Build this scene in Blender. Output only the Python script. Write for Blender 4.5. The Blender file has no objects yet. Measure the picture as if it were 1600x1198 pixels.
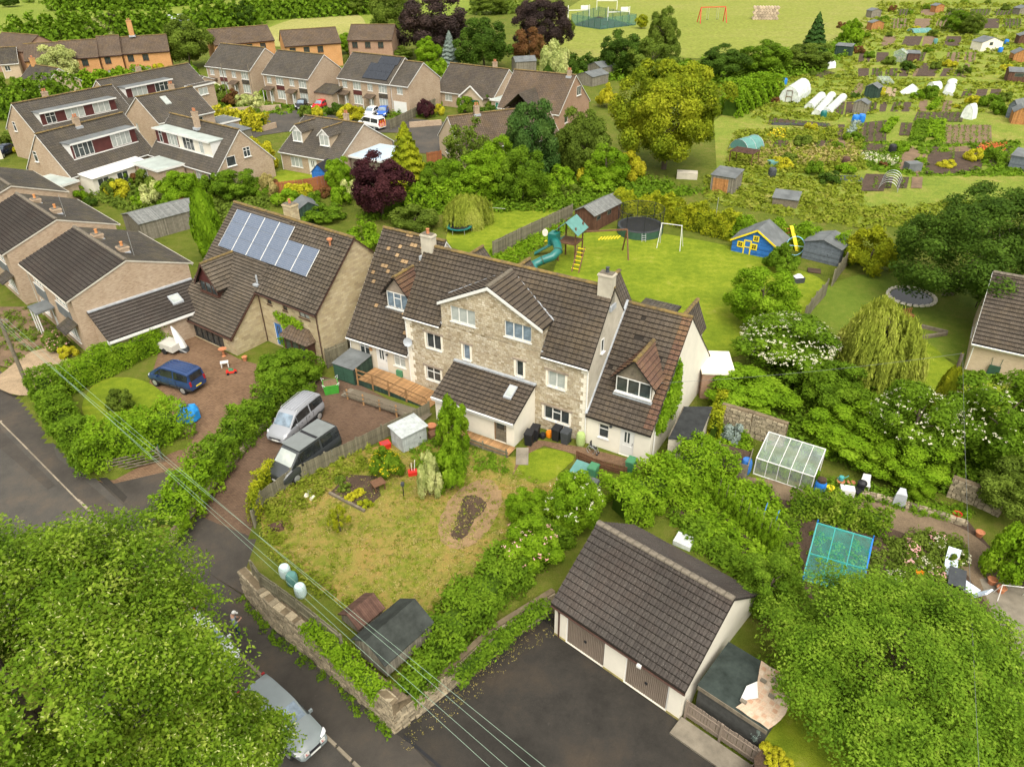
import bpy,bmesh,math,random
import numpy as np
from mathutils import Vector,Matrix
R = math.radians
SC = bpy.context.scene
COL = SC.collection
# ---------------------------------------------------------------- camera
CAM_F,CAM_P,CAM_R,CAM_H = 1165.0,32.6,-0.78,30.0      # focal length in 1600-px units, pitch, roll, height
_p,_r = R(CAM_P),R(CAM_R)
_fw = np.array([0,math.cos(_p),-math.sin(_p)]); _up = np.array([0,math.sin(_p),math.cos(_p)]); _rt = np.array([1.,0,0])
_c,_s = math.cos(_r),math.sin(_r)
_X = _c*_rt + _s*_up; _Y = -_s*_rt + _c*_up
cd = bpy.data.cameras.new('camera'); cam = bpy.data.objects.new('camera',cd); COL.objects.link(cam)
cd.sensor_width = 36; cd.lens = 36*CAM_F/1600; cd.clip_end = 3000; cd.clip_start = .2
cam.matrix_world = Matrix(((_X[0],_Y[0],-_fw[0],0),(_X[1],_Y[1],-_fw[1],0),(_X[2],_Y[2],-_fw[2],CAM_H),(0,0,0,1)))
SC.camera = cam
# ---------------------------------------------------------------- sky, sun, exposure (bright overcast)
SUN_EL,SUN_AZ = 58,172        # azimuth clockwise from +Y
w = bpy.data.worlds.new('World'); SC.world = w; w.use_nodes = True
nt = w.node_tree; bg = nt.nodes['Background']
sky = nt.nodes.new('ShaderNodeTexSky'); sky.sky_type = 'NISHITA'; sky.sun_disc = False
sky.sun_elevation = R(SUN_EL); sky.sun_rotation = R(SUN_AZ); sky.air_density = 1.0; sky.dust_density = 4.0; sky.ozone_density = 1.0
hs = nt.nodes.new('ShaderNodeHueSaturation'); hs.inputs['Saturation'].default_value = .18     # cloud cover: nearly colourless light
nt.links.new(sky.outputs[0],hs.inputs['Color']); wm = nt.nodes.new('ShaderNodeMix'); wm.data_type = 'RGBA'; wm.blend_type = 'MULTIPLY'; wm.inputs[0].default_value = 1; wm.inputs[7].default_value = (1,.97,.90,1)     # the photograph's warm white balance
nt.links.new(hs.outputs[0],wm.inputs[6]); nt.links.new(wm.outputs[2],bg.inputs[0]); bg.inputs[1].default_value = .15
sd = bpy.data.lights.new('sun','SUN'); sd.energy = 0.75; sd.angle = R(50); sd.color = (1,.95,.86)
so = bpy.data.objects.new('sun',sd); COL.objects.link(so)
_sd = Vector((math.sin(R(SUN_AZ))*math.cos(R(SUN_EL)),math.cos(R(SUN_AZ))*math.cos(R(SUN_EL)),math.sin(R(SUN_EL))))
so.rotation_euler = _sd.to_track_quat('Z','Y').to_euler()
SC.view_settings.view_transform = 'Standard'; SC.view_settings.look = 'None'; SC.view_settings.gamma = 1
SC.view_settings.use_curve_mapping = False; SC.view_settings.exposure = 1.25
SC.render.engine = 'CYCLES'
cy = SC.cycles; cy.max_bounces = 4; cy.diffuse_bounces = 3; cy.glossy_bounces = 2; cy.transmission_bounces = 3; cy.transparent_max_bounces = 6
cy.caustics_reflective = False; cy.caustics_refractive = False; cy.use_adaptive_sampling = True; cy.adaptive_threshold = .02
cy.use_denoising = True

# ---------------------------------------------------------------- helpers
def G(px,py,z=0.0):
 """a place on the plane at height z that the survey of the photograph gives for a pixel (metres, camera over the origin)"""
 d = _X*((px-800)/CAM_F) - _Y*((py-599)/CAM_F) + _fw
 t = (z-CAM_H)/d[2]
 return Vector((d[0]*t,d[1]*t,z))
def HG(px,py,qx,qy,z=0.0):
 """height of something upright that stands at pixel p and ends at pixel q"""
 b = G(px,py,z); d = _X*((qx-800)/CAM_F) - _Y*((qy-599)/CAM_F) + _fw
 t = math.hypot(b.x,b.y)/math.hypot(d[0],d[1]); return CAM_H + d[2]*t - z
def PPM(p):      # photo pixels per metre at a world point
 return CAM_F/float(np.dot(np.array(p)-np.array([0,0,CAM_H]),_fw))
def azof(a,b): return math.atan2(b[1]-a[1],b[0]-a[0])
def AZ(p,q,z=0): return azof(G(*p,z),G(*q,z))

def tag(o,label=None,cat=None,group=None,kind=None):
 if label: o['label'] = label
 if cat: o['category'] = cat
 if group: o['group'] = group
 if kind: o['kind'] = kind
 return o
def thing(name,label,cat,loc=(0,0,0),rz=0.0,group=None):
 o = bpy.data.objects.new(name,None); COL.objects.link(o); o.location = loc; o.rotation_euler = (0,0,rz); o.empty_display_size = .2
 return tag(o,label,cat,group)
def put(name,mesh,parent=None,loc=(0,0,0),rz=0.0,rot=None):
 o = bpy.data.objects.new(name,mesh); COL.objects.link(o); o.location = loc; o.rotation_euler = rot if rot else (0,0,rz)
 if parent: o.parent = parent
 return o
def copy_tree(o,parent=None):
 c = o.copy(); COL.objects.link(c); c.parent = parent
 for ch in o.children: copy_tree(ch,c)
 return c

def finish(me,mats,smooth=False):
 for m in (mats if isinstance(mats,(list,tuple)) else [mats]): me.materials.append(m)
 n = len(me.polygons)
 if n and smooth: me.polygons.foreach_set('use_smooth',np.ones(n,bool))
 # box-projected UVs in metres, v running up the slope
 nl = len(me.loops)
 if nl:
  nor = np.empty(n*3); me.polygons.foreach_get('normal',nor); nor = nor.reshape(-1,3)
  lt = np.empty(n,int); me.polygons.foreach_get('loop_total',lt)
  vi = np.empty(nl,int); me.loops.foreach_get('vertex_index',vi)
  co = np.empty(len(me.vertices)*3); me.vertices.foreach_get('co',co); co = co.reshape(-1,3)[vi]
  N = np.repeat(nor,lt,axis=0)
  t = np.stack([-N[:,1],N[:,0],np.zeros(nl)],1); L = np.linalg.norm(t,axis=1)
  flat = L < .25; t[flat] = (1,0,0); L[flat] = 1; t /= L[:,None]
  b = np.cross(N,t); b[flat] = (0,1,0)
  uv = np.stack([(co*t).sum(1),(co*b).sum(1)],1)
  me.uv_layers.new(name='UVMap').data.foreach_set('uv',uv.ravel().astype(np.float32))
 me.update(); return me
def npmesh(name,V,F,mats,smooth=False):
 """quads from arrays"""
 V = np.asarray(V,np.float32).reshape(-1,3); F = np.asarray(F,np.int32); k = F.shape[1]
 me = bpy.data.meshes.new(name); me.vertices.add(len(V)); me.vertices.foreach_set('co',V.ravel())
 me.loops.add(F.size); me.loops.foreach_set('vertex_index',F.ravel())
 me.polygons.add(len(F)); me.polygons.foreach_set('loop_start',np.arange(0,F.size,k,dtype=np.int32)); me.polygons.foreach_set('loop_total',np.full(len(F),k,np.int32))
 me.update(calc_edges=True); me.validate()
 for m in (mats if isinstance(mats,(list,tuple)) else [mats]): me.materials.append(m)
 if smooth: me.polygons.foreach_set('use_smooth',np.ones(len(F),bool))
 return me

class MB:
 def __init__(s): s.v = []; s.f = []; s.m = []
 def face(s,pts,mi=0):
  i = len(s.v); s.v += [tuple(p) for p in pts]; s.f.append(tuple(range(i,i+len(pts)))); s.m.append(mi); return s
 def box(s,x0,x1,y0,y1,z0,z1,mi=0):
  i = len(s.v); s.v += [(x0,y0,z0),(x1,y0,z0),(x1,y1,z0),(x0,y1,z0),(x0,y0,z1),(x1,y0,z1),(x1,y1,z1),(x0,y1,z1)]
  for q in ((0,3,2,1),(4,5,6,7),(0,1,5,4),(1,2,6,5),(2,3,7,6),(3,0,4,7)): s.f.append(tuple(i+k for k in q)); s.m.append(mi)
  return s
 def hexa(s,b,t,mi=0):     # bottom 4 points, top 4 points, both counterclockwise
  i = len(s.v); s.v += [tuple(p) for p in b]+[tuple(p) for p in t]
  for q in ((0,3,2,1),(4,5,6,7),(0,1,5,4),(1,2,6,5),(2,3,7,6),(3,0,4,7)): s.f.append(tuple(i+k for k in q)); s.m.append(mi)
  return s
 def bar(s,a,b,w,h=None,mi=0,up=(0,0,1)):
  a = Vector(a); b = Vector(b); d = (b-a).normalized(); u = Vector(up)
  if abs(d.dot(u)) > .98: u = Vector((1,0,0))
  x = d.cross(u).normalized()*(w/2); y = x.normalized().cross(d)*((h or w)/2)
  return s.hexa([a-x-y,a+x-y,a+x+y,a-x+y],[b-x-y,b+x-y,b+x+y,b-x+y],mi)
 def tube(s,pts,r,n=6,mi=0,cap=True):
  pts = [Vector(p) for p in pts]; rs = r if isinstance(r,(list,tuple)) else [r]*len(pts); base = len(s.v); u = None
  for k,p in enumerate(pts):
   d = (pts[min(k+1,len(pts)-1)]-pts[max(k-1,0)]).normalized()
   if u is None: u = d.orthogonal().normalized()
   else:
    u = (u-d*u.dot(d)); u = u.normalized() if u.length > 1e-6 else d.orthogonal().normalized()
   w_ = d.cross(u)
   for j in range(n):
    a = 2*math.pi*j/n; s.v.append(tuple(p+(u*math.cos(a)+w_*math.sin(a))*rs[k]))
  for k in range(len(pts)-1):
   for j in range(n):
    s.f.append((base+k*n+j,base+k*n+(j+1) % n,base+(k+1)*n+(j+1) % n,base+(k+1)*n+j)); s.m.append(mi)
  if cap:
   s.f.append(tuple(base+j for j in reversed(range(n)))); s.m.append(mi)
   s.f.append(tuple(base+(len(pts)-1)*n+j for j in range(n))); s.m.append(mi)
  return s
 def lathe(s,prof,n=16,mi=0,c=(0,0)):
  base = len(s.v)
  for r,z in prof:
   for j in range(n): a = 2*math.pi*j/n; s.v.append((c[0]+r*math.cos(a),c[1]+r*math.sin(a),z))
  for k in range(len(prof)-1):
   for j in range(n): s.f.append((base+k*n+j,base+k*n+(j+1) % n,base+(k+1)*n+(j+1) % n,base+(k+1)*n+j)); s.m.append(mi)
  s.f.append(tuple(base+j for j in reversed(range(n)))); s.m.append(mi); s.f.append(tuple(base+(len(prof)-1)*n+j for j in range(n))); s.m.append(mi)
  return s
 def prism(s,poly,y0,y1,mi=0):      # polygon in x,z swept along y
  i = len(s.v); n = len(poly); s.v += [(x,y0,z) for x,z in poly]+[(x,y1,z) for x,z in poly]
  s.f.append(tuple(i+k for k in range(n))); s.f.append(tuple(i+n+k for k in reversed(range(n)))); s.m += [mi,mi]
  for k in range(n): s.f.append((i+k,i+n+k,i+n+(k+1) % n,i+(k+1) % n)); s.m.append(mi)
  return s
 def add(s,o,M=None,mi=None):
  i = len(s.v); s.v += [tuple(M @ Vector(p)) for p in o.v] if M else o.v
  s.f += [tuple(i+k for k in q) for q in o.f]; s.m += o.m if mi is None else [mi]*len(o.m); return s
 def mesh(s,name,mats,smooth=False,fix=True):
  me = bpy.data.meshes.new(name); me.from_pydata(s.v,[],s.f); me.polygons.foreach_set('material_index',s.m)
  if fix and len(s.f) < 4000:
   bm = bmesh.new(); bm.from_mesh(me); bmesh.ops.recalc_face_normals(bm,faces=bm.faces); bm.to_mesh(me); bm.free()
  return finish(me,mats,smooth)
 def build(s,name,mats,parent=None,loc=(0,0,0),rz=0.0,smooth=False,fix=True):
  return put(name,s.mesh(name,mats,smooth,fix),parent,loc,rz)

# ---------------------------------------------------------------- materials
def N(nt,t,**k):
 n = nt.nodes.new(t)
 for a,b in k.items(): setattr(n,a,b)
 return n
def newmat(name,rough=.8,spec=.3,metal=0.0):
 m = bpy.data.materials.new(name); m.use_nodes = True; b = m.node_tree.nodes['Principled BSDF']
 b.inputs['Roughness'].default_value = rough; b.inputs['Specular IOR Level'].default_value = spec; b.inputs['Metallic'].default_value = metal
 return m,m.node_tree,b
def noise(nt,vec,scale,detail=4,rough=.6,dist=0.0):
 n = N(nt,'ShaderNodeTexNoise'); n.inputs['Scale'].default_value = scale; n.inputs['Detail'].default_value = detail; n.inputs['Roughness'].default_value = rough; n.inputs['Distortion'].default_value = dist
 nt.links.new(vec,n.inputs['Vector']); return n.outputs['Fac']
def ramp(nt,fac,stops):
 r = N(nt,'ShaderNodeValToRGB'); e = r.color_ramp.elements
 while len(e) < len(stops): e.new(.5)
 for k,(p,c) in enumerate(stops): e[k].position = p; e[k].color = (*c,1) if len(c) == 3 else c
 nt.links.new(fac,r.inputs[0]); return r.outputs[0]
def mix(nt,fac,a,b,mode='MIX'):
 x = N(nt,'ShaderNodeMix',data_type='RGBA',blend_type=mode)
 for s,v in ((0,fac),(6,a),(7,b)):
  if hasattr(v,'links'): nt.links.new(v,x.inputs[s])
  else: x.inputs[s].default_value = (*v,1) if isinstance(v,tuple) and len(v) == 3 else v
 return x.outputs[2]
def math_(nt,op,a,b=0.0,c=None):
 x = N(nt,'ShaderNodeMath',operation=op)
 for s,v in ((0,a),(1,b)) + (((2,c),) if c is not None else ()):
  if hasattr(v,'links'): nt.links.new(v,x.inputs[s])
  else: x.inputs[s].default_value = v
 return x.outputs[0]
def bump(nt,b,h,dist=.02,strength=.6):
 n = N(nt,'ShaderNodeBump'); n.inputs['Distance'].default_value = dist; n.inputs['Strength'].default_value = strength
 nt.links.new(h,n.inputs['Height']); nt.links.new(n.outputs[0],b.inputs['Normal'])
def coord(nt,which='Object'): return N(nt,'ShaderNodeTexCoord').outputs[which]
def sc3(c,k): return tuple(max(0,min(1,x*k)) for x in c)

def plain(name,c,rough=.7,var=.25,scale=2.0,c2=None,bs=0,bd=.01,spec=.3,metal=0.0,isl=0.0,objr=0.0,fine=0.0,fscale=60):
 """one colour weathered by soft noise; isl / objr: variation per loose piece / per object"""
 m,nt,b = newmat(name,rough,spec,metal); v = coord(nt)
 f = noise(nt,v,scale,5,.65)
 out = ramp(nt,f,[(.3,sc3(c,1-var)),(.7,c2 if c2 else sc3(c,1+var))])
 if fine: out = mix(nt,1.0,out,ramp(nt,noise(nt,v,fscale,2),[(.3,(1-fine,)*3),(.7,(1+fine,)*3)]),'MULTIPLY')
 if isl: out = mix(nt,1.0,out,ramp(nt,N(nt,'ShaderNodeNewGeometry').outputs['Random Per Island'],[(0,(1-isl,)*3),(1,(1+isl,)*3)]),'MULTIPLY')
 if objr: out = mix(nt,1.0,out,ramp(nt,N(nt,'ShaderNodeObjectInfo').outputs['Random'],[(0,(1-objr,)*3),(1,(1+objr,)*3)]),'MULTIPLY')
 nt.links.new(out,b.inputs['Base Color'])
 if bs: bump(nt,b,noise(nt,v,bs,3),bd)
 return m
def masonry(name,cols,bw,bh,mortar,msize=.012,distort=.0,rough=.9,stain=(.5,.45,.4),stainamt=.35,bd=.012,off=.5,squash=1.0):
 m,nt,b = newmat(name,rough,.15); uv = coord(nt,'UV')
 vec = uv
 if distort:
  n1 = N(nt,'ShaderNodeTexNoise'); n1.inputs['Scale'].default_value = 2.2; n1.inputs['Detail'].default_value = 2; nt.links.new(uv,n1.inputs['Vector'])
  vm = N(nt,'ShaderNodeVectorMath',operation='MULTIPLY_ADD'); nt.links.new(n1.outputs['Color'],vm.inputs[0]); vm.inputs[1].default_value = (distort,)*3; nt.links.new(uv,vm.inputs[2]); vec = vm.outputs[0]
 br = N(nt,'ShaderNodeTexBrick'); br.offset = off; br.squash = squash; br.squash_frequency = 3
 nt.links.new(vec,br.inputs['Vector']); br.inputs['Scale'].default_value = 1
 br.inputs['Brick Width'].default_value = bw; br.inputs['Row Height'].default_value = bh; br.inputs['Mortar Size'].default_value = msize; br.inputs['Mortar Smooth'].default_value = .3
 br.inputs['Color1'].default_value = (0,0,0,1); br.inputs['Color2'].default_value = (1,1,1,1); br.inputs['Mortar'].default_value = (.5,.5,.5,1)
 k = len(cols); col = ramp(nt,br.outputs['Color'],[(i/(k-1) if k > 1 else 0,c) for i,c in enumerate(cols)])
 col = mix(nt,br.outputs['Fac'],col,mortar)
 st = ramp(nt,noise(nt,coord(nt),.55,6,.7),[(.42,(0,)*3),(.72,(1,)*3)])
 col = mix(nt,math_(nt,'MULTIPLY',st,stainamt),col,mix(nt,1.0,col,stain,'MULTIPLY'))
 col = mix(nt,1.0,col,ramp(nt,noise(nt,coord(nt),25,3),[(.3,(.85,)*3),(.7,(1.12,)*3)]),'MULTIPLY')
 nt.links.new(col,b.inputs['Base Color'])
 h = math_(nt,'SUBTRACT',noise(nt,coord(nt),14,3),math_(nt,'MULTIPLY',br.outputs['Fac'],1.2))
 bump(nt,b,h,bd,.8); return m
def tiles(name,cols,tw,th,moss=(.25,.2,.06),mossamt=.25,lich=.3):
 """concrete roof tiles seen from far: courses, rolls, weathering"""
 m,nt,b = newmat(name,.85,.2); uv = coord(nt,'UV')
 br = N(nt,'ShaderNodeTexBrick'); br.offset = .0; nt.links.new(uv,br.inputs['Vector']); br.inputs['Scale'].default_value = 1
 br.inputs['Brick Width'].default_value = tw; br.inputs['Row Height'].default_value = th; br.inputs['Mortar Size'].default_value = .022; br.inputs['Mortar Smooth'].default_value = .2
 br.inputs['Color1'].default_value = (0,0,0,1); br.inputs['Color2'].default_value = (1,1,1,1)
 col = ramp(nt,br.outputs['Color'],[(i/(len(cols)-1),c) for i,c in enumerate(cols)])
 col = mix(nt,math_(nt,'MULTIPLY',br.outputs['Fac'],.75),col,sc3(cols[0],.35))
 ob = coord(nt)
 mo = ramp(nt,noise(nt,ob,.7,6,.75),[(.45,(0,)*3),(.75,(1,)*3)]); col = mix(nt,math_(nt,'MULTIPLY',mo,mossamt),col,moss)
 li = ramp(nt,noise(nt,ob,9,2),[(.66,(0,)*3),(.74,(1,)*3)]); col = mix(nt,math_(nt,'MULTIPLY',li,lich),col,(.42,.41,.36))
 col = mix(nt,1.0,col,ramp(nt,noise(nt,ob,.25,4),[(.3,(.8,)*3),(.7,(1.2,)*3)]),'MULTIPLY')
 nt.links.new(col,b.inputs['Base Color'])
 # step of each course plus the roll
 sp = N(nt,'ShaderNodeSeparateXYZ'); nt.links.new(uv,sp.inputs[0])
 step = math_(nt,'FRACT',math_(nt,'DIVIDE',sp.outputs[1],th)); roll = math_(nt,'SINE',math_(nt,'MULTIPLY',sp.outputs[0],2*math.pi/tw))
 bump(nt,b,math_(nt,'ADD',math_(nt,'MULTIPLY',step,-1.0),math_(nt,'MULTIPLY',roll,.35)),.04,.9); return m
def tilepiece(name,cols,moss=(.3,.2,.05),mossamt=.2,lich=.25,obj=False):
 """modelled tiles: colour per tile, lichen and moss on top"""
 m,nt,b = newmat(name,.88,.2); ob = coord(nt)
 src = N(nt,'ShaderNodeObjectInfo').outputs['Random'] if obj else N(nt,'ShaderNodeNewGeometry').outputs['Random Per Island']
 if obj:
  g = N(nt,'ShaderNodeNewGeometry'); ob = g.outputs['Position']
 col = ramp(nt,src,[(i/(len(cols)-1),c) for i,c in enumerate(cols)])
 mo = ramp(nt,noise(nt,ob,.5,6,.75),[(.45,(0,)*3),(.75,(1,)*3)]); col = mix(nt,math_(nt,'MULTIPLY',mo,mossamt),col,moss)
 li = ramp(nt,noise(nt,ob,16,3,.7),[(.6,(0,)*3),(.7,(1,)*3)]); col = mix(nt,math_(nt,'MULTIPLY',li,lich),col,(.4,.38,.33))
 col = mix(nt,1.0,col,ramp(nt,noise(nt,ob,.22,4),[(.3,(.75,)*3),(.7,(1.25,)*3)]),'MULTIPLY')
 nt.links.new(col,b.inputs['Base Color']); bump(nt,b,noise(nt,ob,40,3),.008); return m
def leafmat(name,cols,trans=.26,rough=.8,hue=0.0,patch=.68):
 """cols: leaf colours picked per leaf; slow noise moves the mix so that clumps differ"""
 m = bpy.data.materials.new(name); m.use_nodes = True; nt = m.node_tree; nt.nodes.clear()
 g = N(nt,'ShaderNodeNewGeometry'); ob = coord(nt)
 f = math_(nt,'ADD',math_(nt,'MULTIPLY',g.outputs['Random Per Island'],1-patch),math_(nt,'MULTIPLY',math_(nt,'SUBTRACT',math_(nt,'MULTIPLY',noise(nt,ob,1.0,5),3.2),1.1),patch))
 col = ramp(nt,f,[(i/(len(cols)-1),c) for i,c in enumerate(cols)])
 d = N(nt,'ShaderNodeBsdfPrincipled'); d.inputs['Roughness'].default_value = rough; d.inputs['Specular IOR Level'].default_value = .08; nt.links.new(col,d.inputs['Base Color'])
 t = N(nt,'ShaderNodeBsdfTranslucent'); nt.links.new(mix(nt,1.0,col,(1.3,1.25,.6),'MULTIPLY'),t.inputs[0])
 x = N(nt,'ShaderNodeMixShader'); x.inputs[0].default_value = trans; nt.links.new(d.outputs[0],x.inputs[1]); nt.links.new(t.outputs[0],x.inputs[2])
 o = N(nt,'ShaderNodeOutputMaterial'); nt.links.new(x.outputs[0],o.inputs[0]); return m
def turf(name,stops,s1=.35,s2=3.0,bd=.05,dry=None,s3=20):
 m,nt,b = newmat(name,.95,.1); v = N(nt,'ShaderNodeNewGeometry').outputs['Position']
 f = math_(nt,'ADD',math_(nt,'MULTIPLY',noise(nt,v,s1,5,.65),.55),math_(nt,'MULTIPLY',noise(nt,v,s2,5,.7),.45))
 col = ramp(nt,f,stops)
 col = mix(nt,1.0,col,ramp(nt,noise(nt,v,s3,3,.8),[(.25,(.6,)*3),(.75,(1.4,)*3)]),'MULTIPLY')
 nt.links.new(col,b.inputs['Base Color']); bump(nt,b,noise(nt,v,9,4,.8),bd,.8); return m
def asphalt(name,c,warm=(1.15,1.0,.85),patch=.35):
 m,nt,b = newmat(name,.9,.25); v = N(nt,'ShaderNodeNewGeometry').outputs['Position']
 col = ramp(nt,noise(nt,v,.3,6,.7),[(.3,sc3(c,1-patch)),(.5,c),(.72,tuple(c[i]*(1+patch)*warm[i] for i in range(3)))])
 col = mix(nt,1.0,col,ramp(nt,noise(nt,v,45,2),[(.3,(.75,)*3),(.75,(1.3,)*3)]),'MULTIPLY')
 sp = ramp(nt,noise(nt,v,3.2,2),[(.73,(0,)*3),(.76,(1,)*3)]); col = mix(nt,math_(nt,'MULTIPLY',sp,.25),col,sc3(c,2.4))
 vo = N(nt,'ShaderNodeTexVoronoi',feature='DISTANCE_TO_EDGE'); vo.inputs['Scale'].default_value = .22
 vm = N(nt,'ShaderNodeVectorMath',operation='ADD'); n2 = N(nt,'ShaderNodeTexNoise'); n2.inputs['Scale'].default_value = 1.2; n2.inputs['Detail'].default_value = 5; nt.links.new(v,n2.inputs['Vector'])
 nt.links.new(v,vm.inputs[0]); nt.links.new(n2.outputs['Color'],vm.inputs[1]); nt.links.new(vm.outputs[0],vo.inputs['Vector'])
 cr = ramp(nt,vo.outputs['Distance'],[(.0,(1,)*3),(.012,(0,)*3)]); col = mix(nt,math_(nt,'MULTIPLY',cr,.18),col,sc3(c,.45))
 nt.links.new(col,b.inputs['Base Color']); bump(nt,b,noise(nt,v,60,3),.01); return m
def glassmat(name,c=(.025,.03,.03),rough=.06,c2=None):
 m,nt,b = newmat(name,rough,.7); v = coord(nt)
 nt.links.new(ramp(nt,noise(nt,v,1.6,3),[(.35,c),(.65,c2 or sc3(c,2.2))]),b.inputs['Base Color']); return m
def clearglass(name,c=(.8,.9,.88),alpha=.35,rough=.15):
 m,nt,b = newmat(name,rough,.6); b.inputs['Base Color'].default_value = (*c,1)
 v = coord(nt); a = ramp(nt,noise(nt,v,1.5,4),[(.3,(alpha*.7,)*3),(.7,(min(1,alpha*1.4),)*3)]); nt.links.new(a,b.inputs['Alpha']); return m

MT = {}
def mt():
 T = MT
 T['white'] = plain('white_plastic',(.66,.655,.62),.35,.04,3,spec=.4)
 T['whitepaint'] = plain('white_render',(.70,.655,.55),.9,.07,.8,bs=30,bd=.006,fine=.05)
 T['cream'] = plain('cream_render',(.56,.50,.385),.92,.10,.7,bs=30,bd=.008,fine=.08)
 T['creamgrey'] = plain('weathered_render',(.44,.40,.32),.92,.18,.9,bs=25,bd=.01,fine=.08)
 T['stone'] = masonry('rubble_stone',[(.33,.26,.16),(.50,.42,.29),(.60,.53,.40),(.42,.34,.23),(.66,.60,.48)],.30,.155,(.33,.28,.19),.016,.10,stain=(.55,.52,.48),stainamt=.75,bd=.03,squash=.7)
 T['stone2'] = masonry('coursed_reconstituted_stone',[(.42,.34,.20),(.50,.42,.26),(.36,.29,.18),(.54,.46,.30)],.42,.19,(.36,.30,.20),.010,.03,stain=(.66,.6,.5),stainamt=.5)
 T['stone3'] = masonry('garden_wall_stone',[(.34,.27,.16),(.50,.42,.27),(.42,.34,.22),(.58,.50,.34)],.34,.10,(.17,.13,.08),.018,.12,stainamt=.6,bd=.04,squash=.6)
 T['quoin'] = plain('pale_dressed_stone',(.72,.665,.55),.9,.12,1.5,bs=20,bd=.006)
 T['lintel'] = plain('grey_stone_lintel',(.27,.22,.17),.9,.2,3)
 T['brick'] = masonry('buff_pink_brick',[(.31,.215,.14),(.40,.295,.20),(.46,.35,.245),(.35,.25,.17)],.225,.075,(.38,.32,.245),.010,.0,stain=(.75,.68,.6),stainamt=.5,bd=.004)
 T['brick2'] = masonry('brown_brick',[(.27,.15,.095),(.36,.21,.135),(.31,.18,.115)],.225,.075,(.36,.28,.21),.010,.0,stainamt=.3,bd=.004)
 T['brick3'] = masonry('buff_brick',[(.45,.35,.24),(.53,.42,.29),(.49,.38,.26)],.225,.075,(.45,.38,.28),.010,.0,stainamt=.3,bd=.004)
 T['orange'] = masonry('orange_brick',[(.50,.24,.085),(.57,.29,.11),(.45,.21,.08)],.225,.075,(.45,.29,.15),.010,.0,stainamt=.3,bd=.004)
 T['roofA'] = tiles('brown_concrete_tiles',[(.060,.050,.040),(.072,.060,.048),(.082,.068,.054)],.30,.34,moss=(.14,.10,.04))
 T['roofB'] = tiles('grey_brown_concrete_tiles',[(.060,.053,.044),(.071,.062,.051),(.081,.070,.057)],.30,.34,moss=(.11,.085,.04),mossamt=.3,lich=.35)
 T['roofC'] = tiles('mossy_brown_tiles',[(.082,.060,.044),(.097,.071,.051),(.112,.082,.058)],.30,.34,moss=(.15,.095,.035),mossamt=.4)
 T['roofD'] = tiles('dark_concrete_tiles',[(0.0434,0.0372,0.031),(0.0558,0.0496,0.0403),(0.0682,0.0589,0.0496)],.30,.34,mossamt=.2)
 T['tileA'] = tilepiece('weathered_brown_tile',[(.062,.050,.039),(.073,.059,.045),(.083,.067,.051),(.069,.055,.043)],moss=(.125,.085,.035),mossamt=.35)
 T['tileL'] = tilepiece('buff_replacement_tile',[(0.255,0.165,0.0825),(0.315,0.2175,0.12),(0.285,0.1875,0.0975)],mossamt=.1)
 T['tileR'] = tilepiece('red_brown_tile',[(.105,.060,.042),(.125,.070,.048),(.09,.052,.038)],mossamt=.25)
 T['tileG'] = tilepiece('dark_garage_tile',[(.050,.043,.038),(.056,.048,.042),(.061,.053,.046)],moss=(.06,.035,.024),mossamt=.35,obj=True,lich=.3)
 T['tileG2'] = tilepiece('dark_garage_tile_joined',[(.050,.043,.038),(.056,.048,.042),(.061,.053,.046)],moss=(.06,.035,.024),mossamt=.35,lich=.3)
 T['tileS'] = tilepiece('plain_stone_tile',[(.070,.058,.044),(.085,.070,.053),(.10,.082,.063)],moss=(.12,.085,.04),mossamt=.25,lich=.35)
 T['ridge'] = plain('lichened_ridge_tile',(.105,.082,.055),.92,.35,2.5,c2=(.23,.155,.045),bs=25,bd=.02)
 T['ridgeG'] = plain('grey_ridge_tile',(0.136,0.116,0.088),.92,.35,5,bs=25,bd=.02)
 T['lead'] = plain('lead_flashing',(.33,.35,.37),.5,.2,3,spec=.4)
 T['feltd'] = plain('dark_green_felt',(.040,.045,.040),.92,.4,1.2,bs=30,bd=.01,spec=.1)
 T['felt'] = plain('grey_felt_roof',(0.124,0.1333,0.1333),.9,.3,.8,bs=40,bd=.005)
 T['feltpale'] = plain('pale_green_grey_flat_roof',(.34,.38,.35),.8,.2,.5)
 T['bluefelt'] = plain('pale_blue_flat_roof',(.38,.47,.56),.6,.15,.7)
 T['timber'] = plain('weathered_timber',(0.152,0.128,0.092),.9,.35,4,isl=.25,bs=40)
 T['timber2'] = plain('brown_stained_timber',(.13,.065,.035),.8,.3,4,isl=.2)
 T['deck'] = plain('decking_timber',(.30,.17,.075),.8,.35,3,isl=.2,objr=.3)
 T['fence'] = plain('grey_green_fence_board',(.165,.15,.10),.92,.35,2.5,objr=.22,isl=.15)
 T['fenceb'] = plain('orange_brown_fence_board',(.27,.10,.04),.85,.25,2.5,objr=.15,isl=.15)
 T['brownpl'] = plain('brown_door_paint',(.225,.18,.14),.6,.1,1.5)
 T['browntrim'] = plain('dark_brown_trim',(.07,.035,.025),.5,.15,3)
 T['maroon'] = plain('maroon_cladding',(.085,.025,.022),.6,.15,2)
 T['glass'] = glassmat('window_glass'); T['curtain'] = glassmat('window_glass_with_pale_curtain',(.30,.33,.31),.08,(.42,.44,.40)); T['glassb'] = glassmat('window_glass_blue',(.10,.13,.16),.06)
 T['glassg'] = glassmat('window_glass_green_blind',(.03,.16,.11),.1,(.06,.22,.15))
 T['asphalt'] = asphalt('road_asphalt',(.066,.060,.051)); T['asphaltd'] = asphalt('dark_footway_asphalt',(0.0562,0.049,0.0403)); T['court'] = asphalt('dark_court_asphalt',(0.0331,0.0295,0.0245),patch=.45)
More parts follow.
